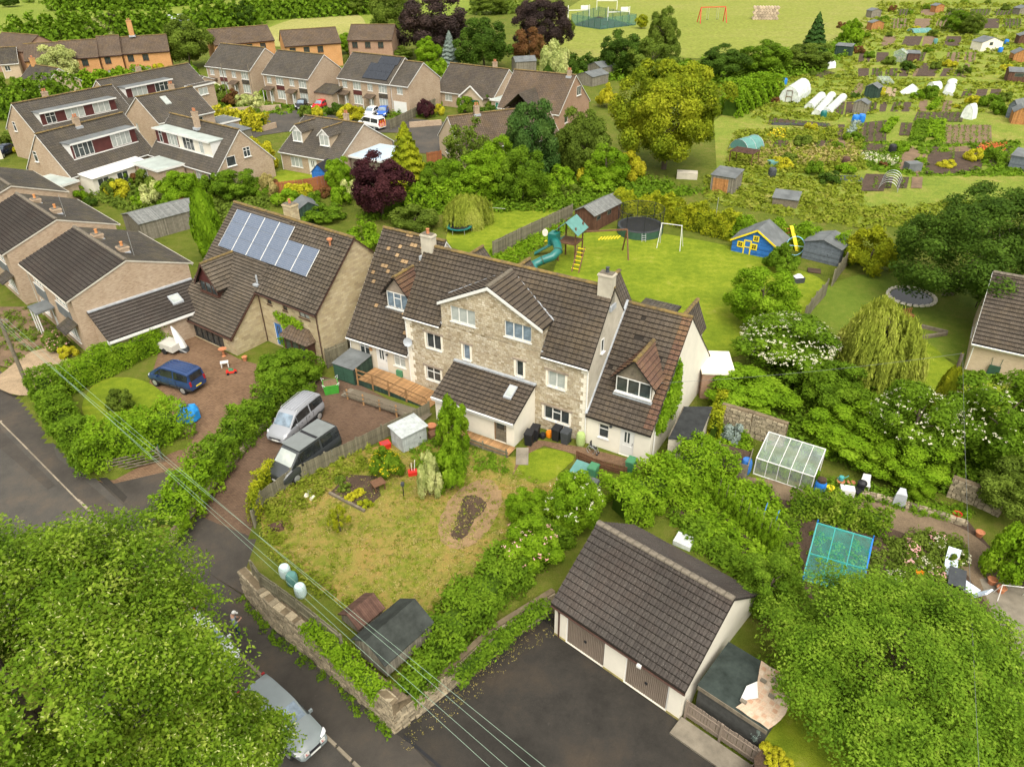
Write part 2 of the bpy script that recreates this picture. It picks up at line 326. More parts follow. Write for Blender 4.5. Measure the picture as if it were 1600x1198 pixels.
 T['concrete'] = plain('weathered_concrete',(.19,.165,.125),.92,.3,1.2,bs=20,fine=.15)
 T['paving'] = masonry('brown_block_paving',[(.18,.11,.065),(.23,.145,.085),(.15,.09,.055)],.21,.105,(.10,.065,.04),.012,.0,stainamt=.5,bd=.006)
 T['pavingred'] = masonry('red_brown_block_paving',[(.125,.080,.053),(.16,.102,.066),(.105,.068,.046)],.21,.105,(.08,.054,.038),.012,.0,stainamt=.6,bd=.006)
 T['lawn'] = turf('garden_lawn',[(.32,(.082,.122,.008)),(.46,(.130,.180,.011)),(.56,(.185,.228,.016)),(.68,(.26,.25,.05))],.16,1.3,s3=24)
 T['lawny'] = turf('dry_front_lawn',[(.34,(.085,.13,.012)),(.43,(.15,.165,.022)),(.52,(.225,.185,.045)),(.61,(.26,.175,.052)),(.69,(.175,.17,.032))],.45,2.6,s3=28)
 T['rough'] = turf('rough_garden_ground',[(.33,(.055,.08,.009)),(.5,(.10,.125,.015)),(.66,(.15,.135,.035))],.3,1.4,.1)
 T['field'] = turf('meadow_grass',[(.33,(0.1178,0.1674,0.0186)),(.5,(0.1612,0.2046,0.0279)),(.66,(0.2046,0.2294,0.0434))],.02,.25,.1,s3=1.5)
 T['hay'] = turf('pale_hay_meadow',[(.33,(0.2232,0.2294,0.0558)),(.5,(0.2728,0.2666,0.0806)),(.66,(0.31,0.2852,0.1054))],.03,.3,.1,s3=1.5)
 T['sport'] = turf('playing_field_grass',[(.33,(0.154,0.187,0.0275)),(.5,(0.1925,0.2145,0.0385)),(.66,(0.2365,0.2255,0.066))],.015,.2,.05,s3=1.0)
 T['allot'] = turf('allotment_grass',[(.33,(0.102,0.1615,0.0187)),(.5,(0.17,0.2125,0.0298)),(.66,(0.272,0.2295,0.068))],.12,.8,.1,s3=6)
 T['soil'] = plain('garden_soil',(.062,.040,.026),.95,.35,1.2,bs=12,bd=.05,fine=.3,fscale=18)
 T['soilp'] = plain('pale_dry_soil',(.155,.102,.060),.95,.3,.8,bs=12,bd=.04,fine=.25,fscale=18)
 T['gravel'] = plain('orange_gravel',(.30,.22,.135),.95,.25,1.3,bs=40,bd=.03,fine=.35,fscale=22)
 T['bark'] = plain('bark',(.11,.085,.06),.95,.35,4,bs=12,bd=.03)
 T['barkpale'] = plain('pale_bark',(.24,.20,.15),.95,.3,4,bs=12,bd=.02)
 T['black'] = plain('black_plastic',(.018,.018,.02),.5,.2,4); T['darkgrey'] = plain('dark_grey_plastic',(.05,.055,.06),.55,.2,4)
 T['rubber'] = plain('tyre_rubber',(.02,.02,.02),.9,.1); T['steel'] = plain('galvanised_steel',(.45,.46,.46),.45,.1,5,metal=.6)
 T['green'] = plain('dark_green_paint',(.035,.085,.055),.7,.2,2); T['greenbin'] = plain('green_plastic',(.06,.20,.10),.5,.1,3); T['limebutt'] = plain('pale_green_plastic',(.34,.44,.16),.5,.1,3)
 T['teal'] = plain('teal_plastic',(.012,.13,.115),.35,.08,3,spec=.5); T['tealpale'] = plain('pale_teal_canvas',(.10,.235,.21),.8,.15,2)
 T['blue'] = plain('blue_paint',(.035,.14,.40),.55,.1,3); T['bluebar'] = plain('blue_plastic',(.02,.17,.55),.4,.08,3); T['yellow'] = plain('yellow_paint',(.75,.58,.02),.5,.06,3)
 T['red'] = plain('red_plastic',(.55,.03,.02),.4,.08,3); T['orangepl'] = plain('orange_plastic',(.75,.22,.01),.45,.1,3); T['terracotta'] = plain('terracotta',(.42,.17,.08),.9,.2,5)
 T['slate'] = plain('slate_blue_shed_boards',(.12,.14,.16),.85,.2,2,isl=.12); T['brownshed'] = plain('red_brown_shed_boards',(.095,.045,.03),.85,.2,2,isl=.12)
 T['solar'] = None
 T['wire'] = plain('pale_green_wire',(.24,.34,.26),.6,.05); T['wired'] = plain('grey_wire',(.12,.13,.12),.6,.05)
 T['cloth'] = clearglass('netting',(.86,.90,.86),.7,.8); T['poly'] = clearglass('polythene',(.88,.92,.90),.55,.35); T['ghouse'] = clearglass('greenhouse_glass',(.42,.5,.46),.30,.12); T['tealnet'] = clearglass('teal_netting',(.02,.36,.30),.26,.8); T['net'] = clearglass('black_netting',(.015,.018,.018),.16,.9)
 # leaves
 L = {}
 L['mid'] = [(.055,.108,.007),(.106,.190,.010),(.18,.285,.019)]
 L['bright'] = [(.078,.155,.007),(.148,.262,.009),(.25,.375,.024)]
 L['dark'] = [(.030,.062,.008),(.056,.106,.011),(.095,.165,.018)]
 L['lime'] = [(.048,.098,.006),(.092,.164,.009),(.155,.242,.016),(.29,.355,.055)]
 L['yellow'] = [(.125,.165,.008),(.25,.285,.012),(.41,.41,.02)]
 L['gold'] = [(.22,.24,.01),(.42,.40,.02),(.60,.54,.05)]
 L['pale'] = [(.20,.26,.07),(.42,.46,.16),(.66,.66,.32)]
 L['purple'] = [(.030,.010,.014),(.055,.018,.022),(.095,.032,.032)]
 L['copper'] = [(.030,.022,.022),(.052,.036,.032),(.08,.05,.04)]
 L['rust'] = [(.10,.05,.02),(.17,.08,.03),(.14,.10,.03)]
 L['blue'] = [(.16,.21,.19),(.26,.32,.29),(.34,.40,.36)]
 L['willow'] = [(.17,.22,.025),(.30,.35,.045),(.46,.47,.11)]
 L['olive'] = [(.060,.094,.012),(.11,.162,.018),(.18,.245,.034)]
 L['grass'] = [(.10,.135,.010),(.18,.225,.018),(.31,.31,.055)]
 L['dry'] = [(.20,.19,.05),(.32,.27,.09),(.44,.36,.15)]
 L['apple'] = [(.048,.100,.007),(.094,.176,.010),(.155,.258,.018),(.255,.35,.04)]
 L['goldgreen'] = [(.07,.112,.006),(.15,.20,.010),(.27,.305,.015),(.41,.42,.03)]
 L['conif'] = [(.030,.075,.016),(.055,.115,.022),(.09,.16,.03)]
 L['white'] = [(.50,.49,.34),(.62,.60,.44),(.72,.70,.56)]
 L['pink'] = [(.62,.25,.24),(.75,.42,.40),(.8,.6,.55)]
 L['yflower'] = [(.62,.46,.01),(.75,.58,.02),(.8,.66,.08)]
 L['redfl'] = [(.6,.10,.04),(.66,.16,.06),(.7,.26,.14)]
 for k,c in L.items(): T['L_'+k] = leafmat('leaf_'+k,c)
mt()
def solarmat():
 m,nt,b = newmat('solar_cells',.12,.6); uv = coord(nt,'UV'); br = N(nt,'ShaderNodeTexBrick'); br.offset = 0; nt.links.new(uv,br.inputs['Vector'])
 br.inputs['Scale'].default_value = 1; br.inputs['Brick Width'].default_value = .16; br.inputs['Row Height'].default_value = .16; br.inputs['Mortar Size'].default_value = .008
 br.inputs['Color1'].default_value = (.075,.10,.15,1); br.inputs['Color2'].default_value = (.095,.12,.17,1); br.inputs['Mortar'].default_value = (.22,.245,.28,1)
 nt.links.new(br.outputs[0],b.inputs['Base Color']); MT['solar'] = m
 MT['solarblk'] = plain('black_solar_cells',(.022,.026,.034),.2,.15,2,spec=.6)
solarmat()
# ================================================================ ground, road, drives
rnd = random.Random(7)
def zr(y): return max(-1.2,min(-.3,-1.2+(y-26)*.06))
def GL(px,py,dz=0.0):
 z = -1.0
 for _ in range(5): p = G(px,py,z); z = zr(p.y)+dz
 return G(px,py,z)
BEDS = []
def inpoly(P,x,y):
 x = np.asarray(x); y = np.asarray(y); ins = np.zeros(x.shape,bool); n = len(P)
 for i in range(n):
  x0,y0 = P[i][0],P[i][1]; x1,y1 = P[(i+1) % n][0],P[(i+1) % n][1]
  if abs(y1-y0) < 1e-9: continue
  c = ((y0 > y) != (y1 > y)) & (x < (x1-x0)*(y-y0)/(y1-y0)+x0); ins ^= c
 return ins
WALLB = [GL(*p) for p in ((383,932),(430,985),(520,1060),(618,1146))]          # base of the front garden wall along the footway
COURTB = [GL(*p) for p in ((618,1146),(700,1083),(775,1012),(868,952))]        # and along the garage court
FOOTB = [GL(*p) for p in ((-500,330),(-120,470),(0,578),(40,632),(80,690),(150,748))]
MOUTH1 = [GL(150,748),GL(236,832)]; MOUTH2 = [GL(268,858),GL(383,932)]
def _in(P,d): return [Vector((p.x+d[0],p.y+d[1],p.z)) for p in P]
LOW = FOOTB+[MOUTH1[1],MOUTH2[0]]+_in(WALLB,(.55,.55))[:-1]+[WALLB[-1]+Vector((0,.9,0))]+_in(COURTB[1:],(-.45,.45))+[G(880,962,-1.2),G(1090,1096,-1.2),G(1200,1180,-1.2),G(1120,1500,-1.2),G(200,2600,-1.2),G(-1500,2600,-1.2),Vector((-140,0,0)),Vector((-160,80,0))]
D1 = [MOUTH1[0],G(160,738),G(300,690),G(232,600),G(250,545),G(300,520),G(372,560),G(470,590),G(420,610),G(352,672),G(325,720),MOUTH1[1]]
D2 = [MOUTH2[0],G(268,830),G(318,765),G(380,690),G(450,615),G(505,588),G(560,600),G(640,640),G(672,642),G(560,700),G(405,790),G(388,860),MOUTH2[1]]
def _ramp(M_):
 a,b = Vector(M_[0][:2]),Vector(M_[1][:2]); m = (a+b)/2; d = (b-a).normalized(); nrm = Vector((-d.y,d.x))
 if nrm.y < 0: nrm = -nrm
 return m,nrm,zr(m.y)
RA1,RA2 = _ramp(MOUTH1),_ramp(MOUTH2)
def zdrive(x,y,ra):
 d = (x-ra[0].x)*ra[1].x+(y-ra[0].y)*ra[1].y
 return ra[2]*(1-np.clip(d/8.5,0,1))
def HZ(x,y):
 x = np.asarray(x,float); y = np.asarray(y,float); z = np.zeros(x.shape)
 lo = inpoly(LOW,x,y); z[lo] = np.clip(-1.2+(y[lo]-26)*.06,-1.2,-.3)-.16
 for D,ra in ((D1,RA1),(D2,RA2)):
  i = inpoly(D,x,y) & ~lo; z[i] = zdrive(x[i],y[i],ra)-.12
 return z
def _axis(a,b,fine,lo,hi):
 v = list(np.arange(a,b+.01,fine)); s = fine; x = a
 while x > lo: s *= 1.35; x -= s; v.insert(0,x)
 s = fine; x = b
 while x < hi: s *= 1.35; x += s; v.append(x)
 return np.array(v)
gx,gy = _axis(-46,14,.5,-1500,1500),_axis(6,56,.5,-400,2600)
XX,YY = np.meshgrid(gx,gy); ZZ = HZ(XX,YY)
nx,ny = len(gx),len(gy); idx = np.arange(nx*ny).reshape(ny,nx)
F_ = np.stack([idx[:-1,:-1],idx[:-1,1:],idx[1:,1:],idx[1:,:-1]],-1).reshape(-1,4)
tag(put('ground',npmesh('ground',np.stack([XX,YY,ZZ],-1),F_,MT['rough'])),kind='structure')
_sn = [0]
def sheet(name,pts,mat,off=.01,zf=None,cut=0.0,kind='structure'):
 _sn[0] += 1; off += _sn[0]*.0013
 me = bpy.data.meshes.new(name); bm = bmesh.new()
 f = bm.faces.new([bm.verts.new((p[0],p[1],0)) for p in pts])
 bmesh.ops.triangulate(bm,faces=bm.faces[:])
 if cut:
  xs = [v.co.x for v in bm.verts]; ys = [v.co.y for v in bm.verts]
  for k,(lo,hi) in enumerate(((min(xs),max(xs)),(min(ys),max(ys)))):
   c = math.floor(lo/cut)*cut+cut
   while c < hi and c < lo+120:
    bmesh.ops.bisect_plane(bm,geom=bm.verts[:]+bm.edges[:]+bm.faces[:],plane_co=(c,0,0) if k == 0 else (0,c,0),plane_no=(1,0,0) if k == 0 else (0,1,0)); c += cut
 for v in bm.verts: v.co.z = (zf(v.co.x,v.co.y) if zf else 0)+off
 for f in bm.faces:
  if f.normal.z < 0: f.normal_flip()
 bm.normal_update(); bm.to_mesh(me); bm.free(); finish(me,mat)
 for p in me.polygons:
  pass
 o = put(name,me); tag(o,kind=kind); return o
zrf = lambda x,y: zr(y)
KERB = [GL(*p) for p in ((-500,470),(-100,590),(0,657),(125,783),(310,962),(503,1143),(575,1212),(700,1330),(900,1560))]
sheet('footway',FOOTB+[MOUTH1[1],MOUTH2[0],WALLB[0],WALLB[1],WALLB[2],WALLB[3],G(640,1160,-1.2),G(760,1290,-1.2)]+KERB[:-1][::-1],MT['asphaltd'],0.0,zrf,1.5)
sheet('road',KERB[:-1]+[G(500,1800,-1.2),G(-500,1900,-1.2),G(-900,800,-1),G(-900,620,-.5)],MT['asphalt'],-.1,zrf,2.0)
sheet('garage_court',COURTB+[G(866,990,-1.2),G(1060,1126,-1.2),G(1125,1180,-1.2),G(1115,1500,-1.2),G(760,1500,-1.2),G(760,1290,-1.2),G(640,1160,-1.2)],MT['court'],-1.195,None)
sheet('left_driveway',D1,MT['paving'],0,lambda x,y: float(zdrive(x,y,RA1)),.8)
sheet('right_driveway',D2,MT['pavingred'],0,lambda x,y: float(zdrive(x,y,RA2)),.8)
sheet('left_apron',[MOUTH1[0],G(165,745),G(262,728),G(318,722),MOUTH1[1]],MT['asphaltd'],.012,lambda x,y: float(zdrive(x,y,RA1)),.8)
sheet('right_apron',[MOUTH2[0],G(268,830),G(300,790),G(405,832),G(390,868),MOUTH2[1]],MT['asphaltd'],.012,lambda x,y: float(zdrive(x,y,RA2)),.8)
sheet('driveway_apron',[GL(80,690),GL(150,748),GL(236,832),GL(268,858),GL(300,850),GL(270,865),GL(90,715)],MT['asphalt'],.006,zrf,1.5)
sheet('tarmac_patch',[GL(*p) for p in ((90,685),(98,680),(272,846),(300,838),(304,846),(268,858))],MT['court'],.010,zrf,1.5)
sheet('driveway_mouth',[MOUTH2[0],MOUTH2[1],WALLB[1],GL(300,905),GL(262,862)],MT['asphaltd'],.007,zrf,1.5)
_d = (KERB[5]-KERB[3]).normalized(); _n = Vector((_d.y,-_d.x,0)); _n = _n if _n.x < 0 else -_n; _a,_b = KERB[3]-_d*45+_n*6.6,KERB[5]+_d*30+_n*6.6
sheet('verge',[_a,_b,_b+_n*60,_a+_n*60],MT['rough'],.0,zrf,4)
# kerb stones, each laid singly
kb = MB(); kb.box(-.455,.455,-.07,.07,-.12,.012); km = kb.mesh('kerb_stone',plain('kerb_concrete',(.26,.22,.16),.9,.25,2,objr=.25))
kroot = thing('kerb',None,None); kroot['kind'] = 'structure'
for a,b in zip(KERB[1:6],KERB[2:7]):
 L = (b-a).length; n = max(1,int(L/.92)); d = (b-a)/n
 for k in range(n):
  p = a+d*(k+.5)
  if p.x < -36: continue
  o = put('kerb_stone',km,kroot,p+Vector((0,0,rnd.uniform(-.008,.004))),azof(a,b)+rnd.uniform(-.01,.01)); o.rotation_euler.y = -math.atan2(d.z,math.hypot(d.x,d.y))
mk = plain('worn_cream_road_paint',(.55,.45,.27),.9,.2,3)
pa = [GL(*p,dz=-.1) for p in ((8,642),(16,637),(49,669),(41,675))]; sheet('road_marking_line',pa,mk,-.094,zrf,2)
sheet('road_marking_line',[GL(*p,dz=-.1) for p in ((22,650),(27,655),(41,644),(37,639))],mk,-.09,zrf,2)
sheet('road_repair_patch',[GL(*p,dz=-.1) for p in ((-60,640),(0,700),(75,765),(86,757),(10,680),(-40,625))],MT['asphaltd'],-.096,zrf,2)
# drainage channel across the court entrance
gr = MB(); a,b = G(632,1150,-1.2),G(690,1200,-1.2); gr.bar(a+Vector((0,0,.0)),b,.14,.03); gr.build('drain_channel',MT['black'])['kind'] = 'structure'
# ---------------------------------------------------------------- gardens and fields (flat sheets, a few mm apart)
def chaikin(P,n=2,jit=0.0):
 P = [Vector((p[0],p[1])) for p in P]
 for _ in range(n): P = [q for i in range(len(P)) for q in (P[i]*.75+P[(i+1) % len(P)]*.25,P[i]*.25+P[(i+1) % len(P)]*.75)]
 return [p+Vector((rnd.uniform(-jit,jit),rnd.uniform(-jit,jit))) for p in P] if jit else P
def flat(name,px,mat,off,z=0,sm=0,jit=0.0):
 P = [G(*p,z) for p in px]
 return sheet(name,chaikin(P,sm,jit) if sm else P,mat,off+z)
flat('front_lawn',[(408,790),(470,740),(600,690),(700,690),(800,715),(860,720),(880,760),(870,800),(800,860),(740,930),(640,985),(560,965),(470,900),(410,850)],MT['lawny'],.008,sm=3,jit=0.06)
flat('side_lawn',[(800,745),(815,712),(850,697),(905,712),(880,735),(850,760)],MT['lawn'],.013,sm=2,jit=0.05)
flat('bare_oval',[(690,800),(715,765),(748,748),(775,752),(787,775),(780,805),(755,840),(730,858),(700,858),(682,835)],plain('tan_bare_earth',(.235,.155,.078),.95,.2,.9,fine=.2,fscale=16),.014,sm=3,jit=0.07)
flat('soil_patch',[(702,832),(715,810),(722,778),(738,772),(760,782),(758,798),(740,812),(730,840),(710,845)],MT['soil'],.018,sm=3,jit=0.06)
flat('house_path',[(800,745),(812,705),(842,688),(915,700),(1000,722),(1000,735),(905,712),(850,697),(820,712)],MT['paving'],.018)
flat('back_lawn',[(855,445),(880,385),(905,365),(965,355),(1035,365),(1145,385),(1200,405),(1300,440),(1290,470),(1240,520),(1160,560),(1095,560),(1040,490),(960,455)],MT['lawn'],.008,sm=2,jit=0.05)
flat('willow_lawn',[(690,380),(712,340),(790,318),(880,320),(890,345),(800,400),(740,400)],MT['lawn'],.008,sm=2,jit=0.05)
flat('pond_lawn',[(1290,440),(1400,420),(1550,430),(1600,520),(1560,600),(1440,540),(1320,560),(1250,500)],turf('darker_lawn',[(.33,(.07,.12,.012)),(.5,(.11,.155,.018)),(.66,(.16,.17,.03))],.25,1.6),.008,sm=2,jit=0.05)  # grass mixed darker than the garden lawn
flat('upper_lawn',[(1360,560),(1440,520),(1505,590),(1620,615),(1620,700),(1450,690),(1380,640)],MT['lawn'],.012,sm=2,jit=0.05)
flat('corner_lawn',[(1190,1110),(1250,1090),(1420,1150),(1560,1110),(1600,1250),(1200,1300)],MT['lawn'],.008,sm=2,jit=0.05)
flat('kitchen_garden_soil',[(1110,745),(1250,760),(1500,800),(1560,870),(1640,950),(1640,1100),(1400,1000),(1150,880),(1050,800)],MT['soil'],.006)
flat('kitchen_garden_path',[(1165,740),(1280,770),(1420,795),(1500,820),(1560,870),(1610,950),(1610,1020),(1545,960),(1510,890),(1440,840),(1330,805),(1160,765)],plain('trodden_earth_path',(.15,.108,.066),.95,.3,.7,bs=12,fine=.2,fscale=14),.012,sm=2,jit=0.08)
flat('patio',[(1530,905),(1570,900),(1660,960),(1660,1080),(1570,1010)],MT['concrete'],.018)
flat('left_garden_lawn',[(120,645),(150,590),(225,590),(275,630),(250,670),(170,680)],MT['lawn'],.010,sm=3,jit=0.05)
flat('gravel_garden',[(-20,600),(15,575),(60,540),(100,555),(120,580),(70,600),(40,625)],MT['gravel'],.012,sm=2,jit=0.05)
flat('terrace_garden',[(-60,560),(-20,480),(40,480),(110,530),(120,560),(60,540),(15,575)],MT['soilp'],.008)
flat('cottage_lawn',[(420,275),(450,262),(540,280),(560,300),(460,315)],MT['lawn'],.008,sm=2,jit=0.05)
flat('field',[(-600,10),(-150,95),(60,90),(200,62),(330,50),(420,66),(600,70),(640,40),(700,25),(830,20),(860,-30),(700,-100),(100,-115),(-900,-100)],MT['field'],.010,sm=2,jit=0)
flat('hay_field',[(395,62),(420,42),(480,24),(560,20),(575,40),(560,62),(480,72),(425,75)],MT['hay'],.022,sm=2,jit=0)
flat('playing_field',[(840,95),(850,45),(880,18),(940,-20),(1500,-40),(1425,8),(1330,62),(1220,88),(1090,92),(1000,88),(960,105),(870,110)],MT['sport'],.022)
flat('allotment_ground',[(1120,270),(1115,190),(1200,130),(1290,90),(1345,60),(1425,5),(1480,-40),(1750,-40),(1800,400),(1560,330),(1340,350),(1200,330),(1100,310)],MT['allot'],.012)
flat('estate_road',[(300,226),(345,200),(425,178),(470,172),(500,176),(560,190),(650,186),(735,196),(735,214),(640,208),(560,208),(480,202),(410,212),(345,236)],MT['asphalt'],.012)
flat('cul_de_sac',[(600,232),(640,205),(735,212),(760,225),(700,245),(640,238)],MT['asphalt'],.016)

MT['orangepot'] = plain('orange_clay_pot',(.50,.22,.08),.9,.2,4)
MT['creamwhite'] = plain('weathered_white_paint',(.46,.43,.36),.7,.15,2)
MT['lip'] = plain('tile_joint_dirt_and_shade',(.020,.016,.012),.95,.3,6)  # dirt plus the shadow line under each course, painted dark on the lips
MT['undertile'] = plain('dark_gap_between_tiles',(.022,.018,.014),.95,.2)
# ================================================================ buildings
def wallface(mb,T,w,h,holes=(),z0=0.0,mi=0,depth=.11):
 """upright wall w wide, from z0 to h, outward -y, with openings (u, z, w, h) and their reveals"""
 xs = sorted({0,w}|{x for q in holes for x in (q[0],q[0]+q[2])}); zs = sorted({z0,h}|{z for q in holes for z in (q[1],q[1]+q[3])})
 xs = [x for x in xs if -1e-6 <= x <= w+1e-6]; zs = [z for z in zs if z0-1e-6 <= z <= h+1e-6]
 for i in range(len(xs)-1):
  for j in range(len(zs)-1):
   cx,cz = (xs[i]+xs[i+1])/2,(zs[j]+zs[j+1])/2
   if any(q[0] < cx < q[0]+q[2] and q[1] < cz < q[1]+q[3] for q in holes): continue
   mb.face([T @ Vector(p) for p in ((xs[i],0,zs[j]),(xs[i+1],0,zs[j]),(xs[i+1],0,zs[j+1]),(xs[i],0,zs[j+1]))],mi)
 for u,z,ww,hh in holes:
  for a,b in (((u,z),(u+ww,z)),((u+ww,z),(u+ww,z+hh)),((u+ww,z+hh),(u,z+hh)),((u,z+hh),(u,z))):
   mb.face([T @ Vector(p) for p in ((a[0],0,a[1]),(a[0],depth,a[1]),(b[0],depth,b[1]),(b[0],0,b[1]))],mi)
_wc = {}
def window(parent,T,u,z,w,h,style='2',frame='white',glass='glass',sill=True,y=.06,name='window',label=None):
 """uPVC window: outer frame, mullions, transom; every pane a sub-part. style: '1','2','3' lights; t after = small top light"""
 n = int(style[0]); top = 't' in style; key = (round(w,2),round(h,2),style,frame,sill)
 if key not in _wc:
  f = MB(); b = .055
  f.box(0,w,0,.05,0,b); f.box(0,w,0,.05,h-b,h); f.box(0,b,.001,.051,b,h-b); f.box(w-b,w,.001,.051,b,h-b)
  for k in range(1,n): f.box(w*k/n-.035,w*k/n+.035,-.006,.049,b,h-b)
  if top:
   for k in range(n):
    if n < 3 or k == 1: f.box(w*k/n+.03,w*(k+1)/n-.03,-.003,.045,h*.66-.03,h*.66+.03)
  if sill: f.box(-.06,w+.06,-.13,.05,-.07,-.002)
  ps = []
  for k in range(n):
   g = MB(); g.box(0,w/n-.06,.030,.034,b,h-b); ps.append((w*k/n+.03,g.mesh('pane',MT[glass])))
  _wc[key] = (f.mesh('window',MT[frame]),ps)
 me,ps = _wc[key]
 o = put(name,me,parent); o.matrix_local = T @ Matrix.Translation((u,y,z))
 if label: o['label'] = label
 for k,(x,pm) in enumerate(ps):
  p = put('pane',pm,o,(x,0,0))
  if pm.materials[0] != MT[glass]:
   p.material_slots[0].link = 'OBJECT'; p.material_slots[0].material = MT[glass]
 return o
def door(parent,T,u,z,w,h,mat='white',lights=2,y=.05,label=None,frame='white'):
 d = MB(); d.box(0,.06,0,.06,0,h).box(w-.06,w,0,.06,0,h).box(.06,w-.06,0,.06,h-.06,h)
 o = d.build('door',MT[frame],parent); o.matrix_local = T @ Matrix.Translation((u,y,z))
 if label: o['label'] = label
 l = MB(); l.box(.06,w-.06,.025,.055,.02,h-.06).box(.15,w-.15,.012,.03,.15,h*.38); l.build('door_leaf',MT[mat],o)
 for k in range(lights):
  g = MB(); x = w*(.36 if k == 0 else .58) if lights > 1 else w*.3; g.box(x-.06 if lights > 1 else .2,x+.07 if lights > 1 else w-.2,.016,.03,h*.5,h*.88); g.build('pane',MT['glass'],o)
 hd = MB(); hd.box(w-.14,w-.11,-.02,.03,h*.46,h*.54); hd.build('handle',MT['steel'],o)
 return o
def FACE(L,W):
 I = Matrix.Identity(4)
 return {'f': I,'r': Matrix.Translation((L,0,0)) @ Matrix.Rotation(R(90),4,'Z'),'b': Matrix.Translation((L,W,0)) @ Matrix.Rotation(R(180),4,'Z'),'l': Matrix.Translation((0,W,0)) @ Matrix.Rotation(R(-90),4,'Z')}
def tile_slope(mb,o,u,v,n,Lu,Lv,tw=.33,th=.34,roll=.028,clip=None,seg=(0,.12,.3,.42,.55,.67,.85,1.0),prof=(0,0,0,1,0,0,0,1),skip=None,pick=None):
 """interlocking tiles laid on a slope: o eave corner, u along the eave, v up the slope, n outward"""
 nu = max(1,round(Lu/tw)); nv = max(1,round(Lv/th)); tw = Lu/nu; th = Lv/nv
 for j in range(nv):
  for i in range(nu):
   if skip and skip((i+.5)*tw,(j+.5)*th): continue
   m = mb
   if pick:
    m = pick(i,j,(i+.5)*tw,(j+.5)*th) or mb
   jx = rnd.uniform(-.004,.004); lift = .062+rnd.uniform(-.006,.010); b = len(m.v)
   for s_,p_ in zip(seg,prof):
    x = i*tw+.002+s_*(tw-.004)+jx; P = o+u*x
    m.v.append(tuple(P+v*(j*th+.05)+n*(lift+p_*roll))); m.v.append(tuple(P+v*((j+1)*th+.02)+n*(.004+p_*roll))); m.v.append(tuple(P+v*(j*th-.012)+n*(.006)))
   for k in range(len(seg)-1):
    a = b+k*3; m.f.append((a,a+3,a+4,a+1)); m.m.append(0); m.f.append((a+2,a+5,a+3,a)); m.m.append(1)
def ridge_caps(mb,a,b,r=.13,step=.42):
 a = Vector(a); b = Vector(b); L = (b-a).length; n = max(1,round(L/step)); d = (b-a)/n; dn = d.normalized(); s = dn.cross(Vector((0,0,1))).normalized(); up = s.cross(dn)
 for k in range(n):
  p,q = a+d*k,a+d*(k+1)*1.0-dn*.012; i = len(mb.v); g = rnd.uniform(0,.012)
  for P,rr in ((p,r+.012+g),(q,r+g)):
   for t in range(6): an = math.pi*t/5; mb.v.append(tuple(P+s*math.cos(an)*rr*1.15+up*(math.sin(an)*rr*.85-.05)))
  for t in range(5): mb.f.append((i+t,i+t+1,i+6+t+1,i+6+t)); mb.m.append(0)
  mb.f.append(tuple(i+t for t in range(6))); mb.m.append(0); mb.f.append(tuple(i+6+t for t in reversed(range(6)))); mb.m.append(0)
def slope(mb,a,b,c,d,t=.09,mi=0):
 """slab under four corner points (eave left, eave right, ridge right, ridge left)"""
 dn = Vector((0,0,-t)); P = [Vector(p) for p in (a,b,c,d)]; mb.hexa([p+dn for p in P],P,mi)
class House: pass
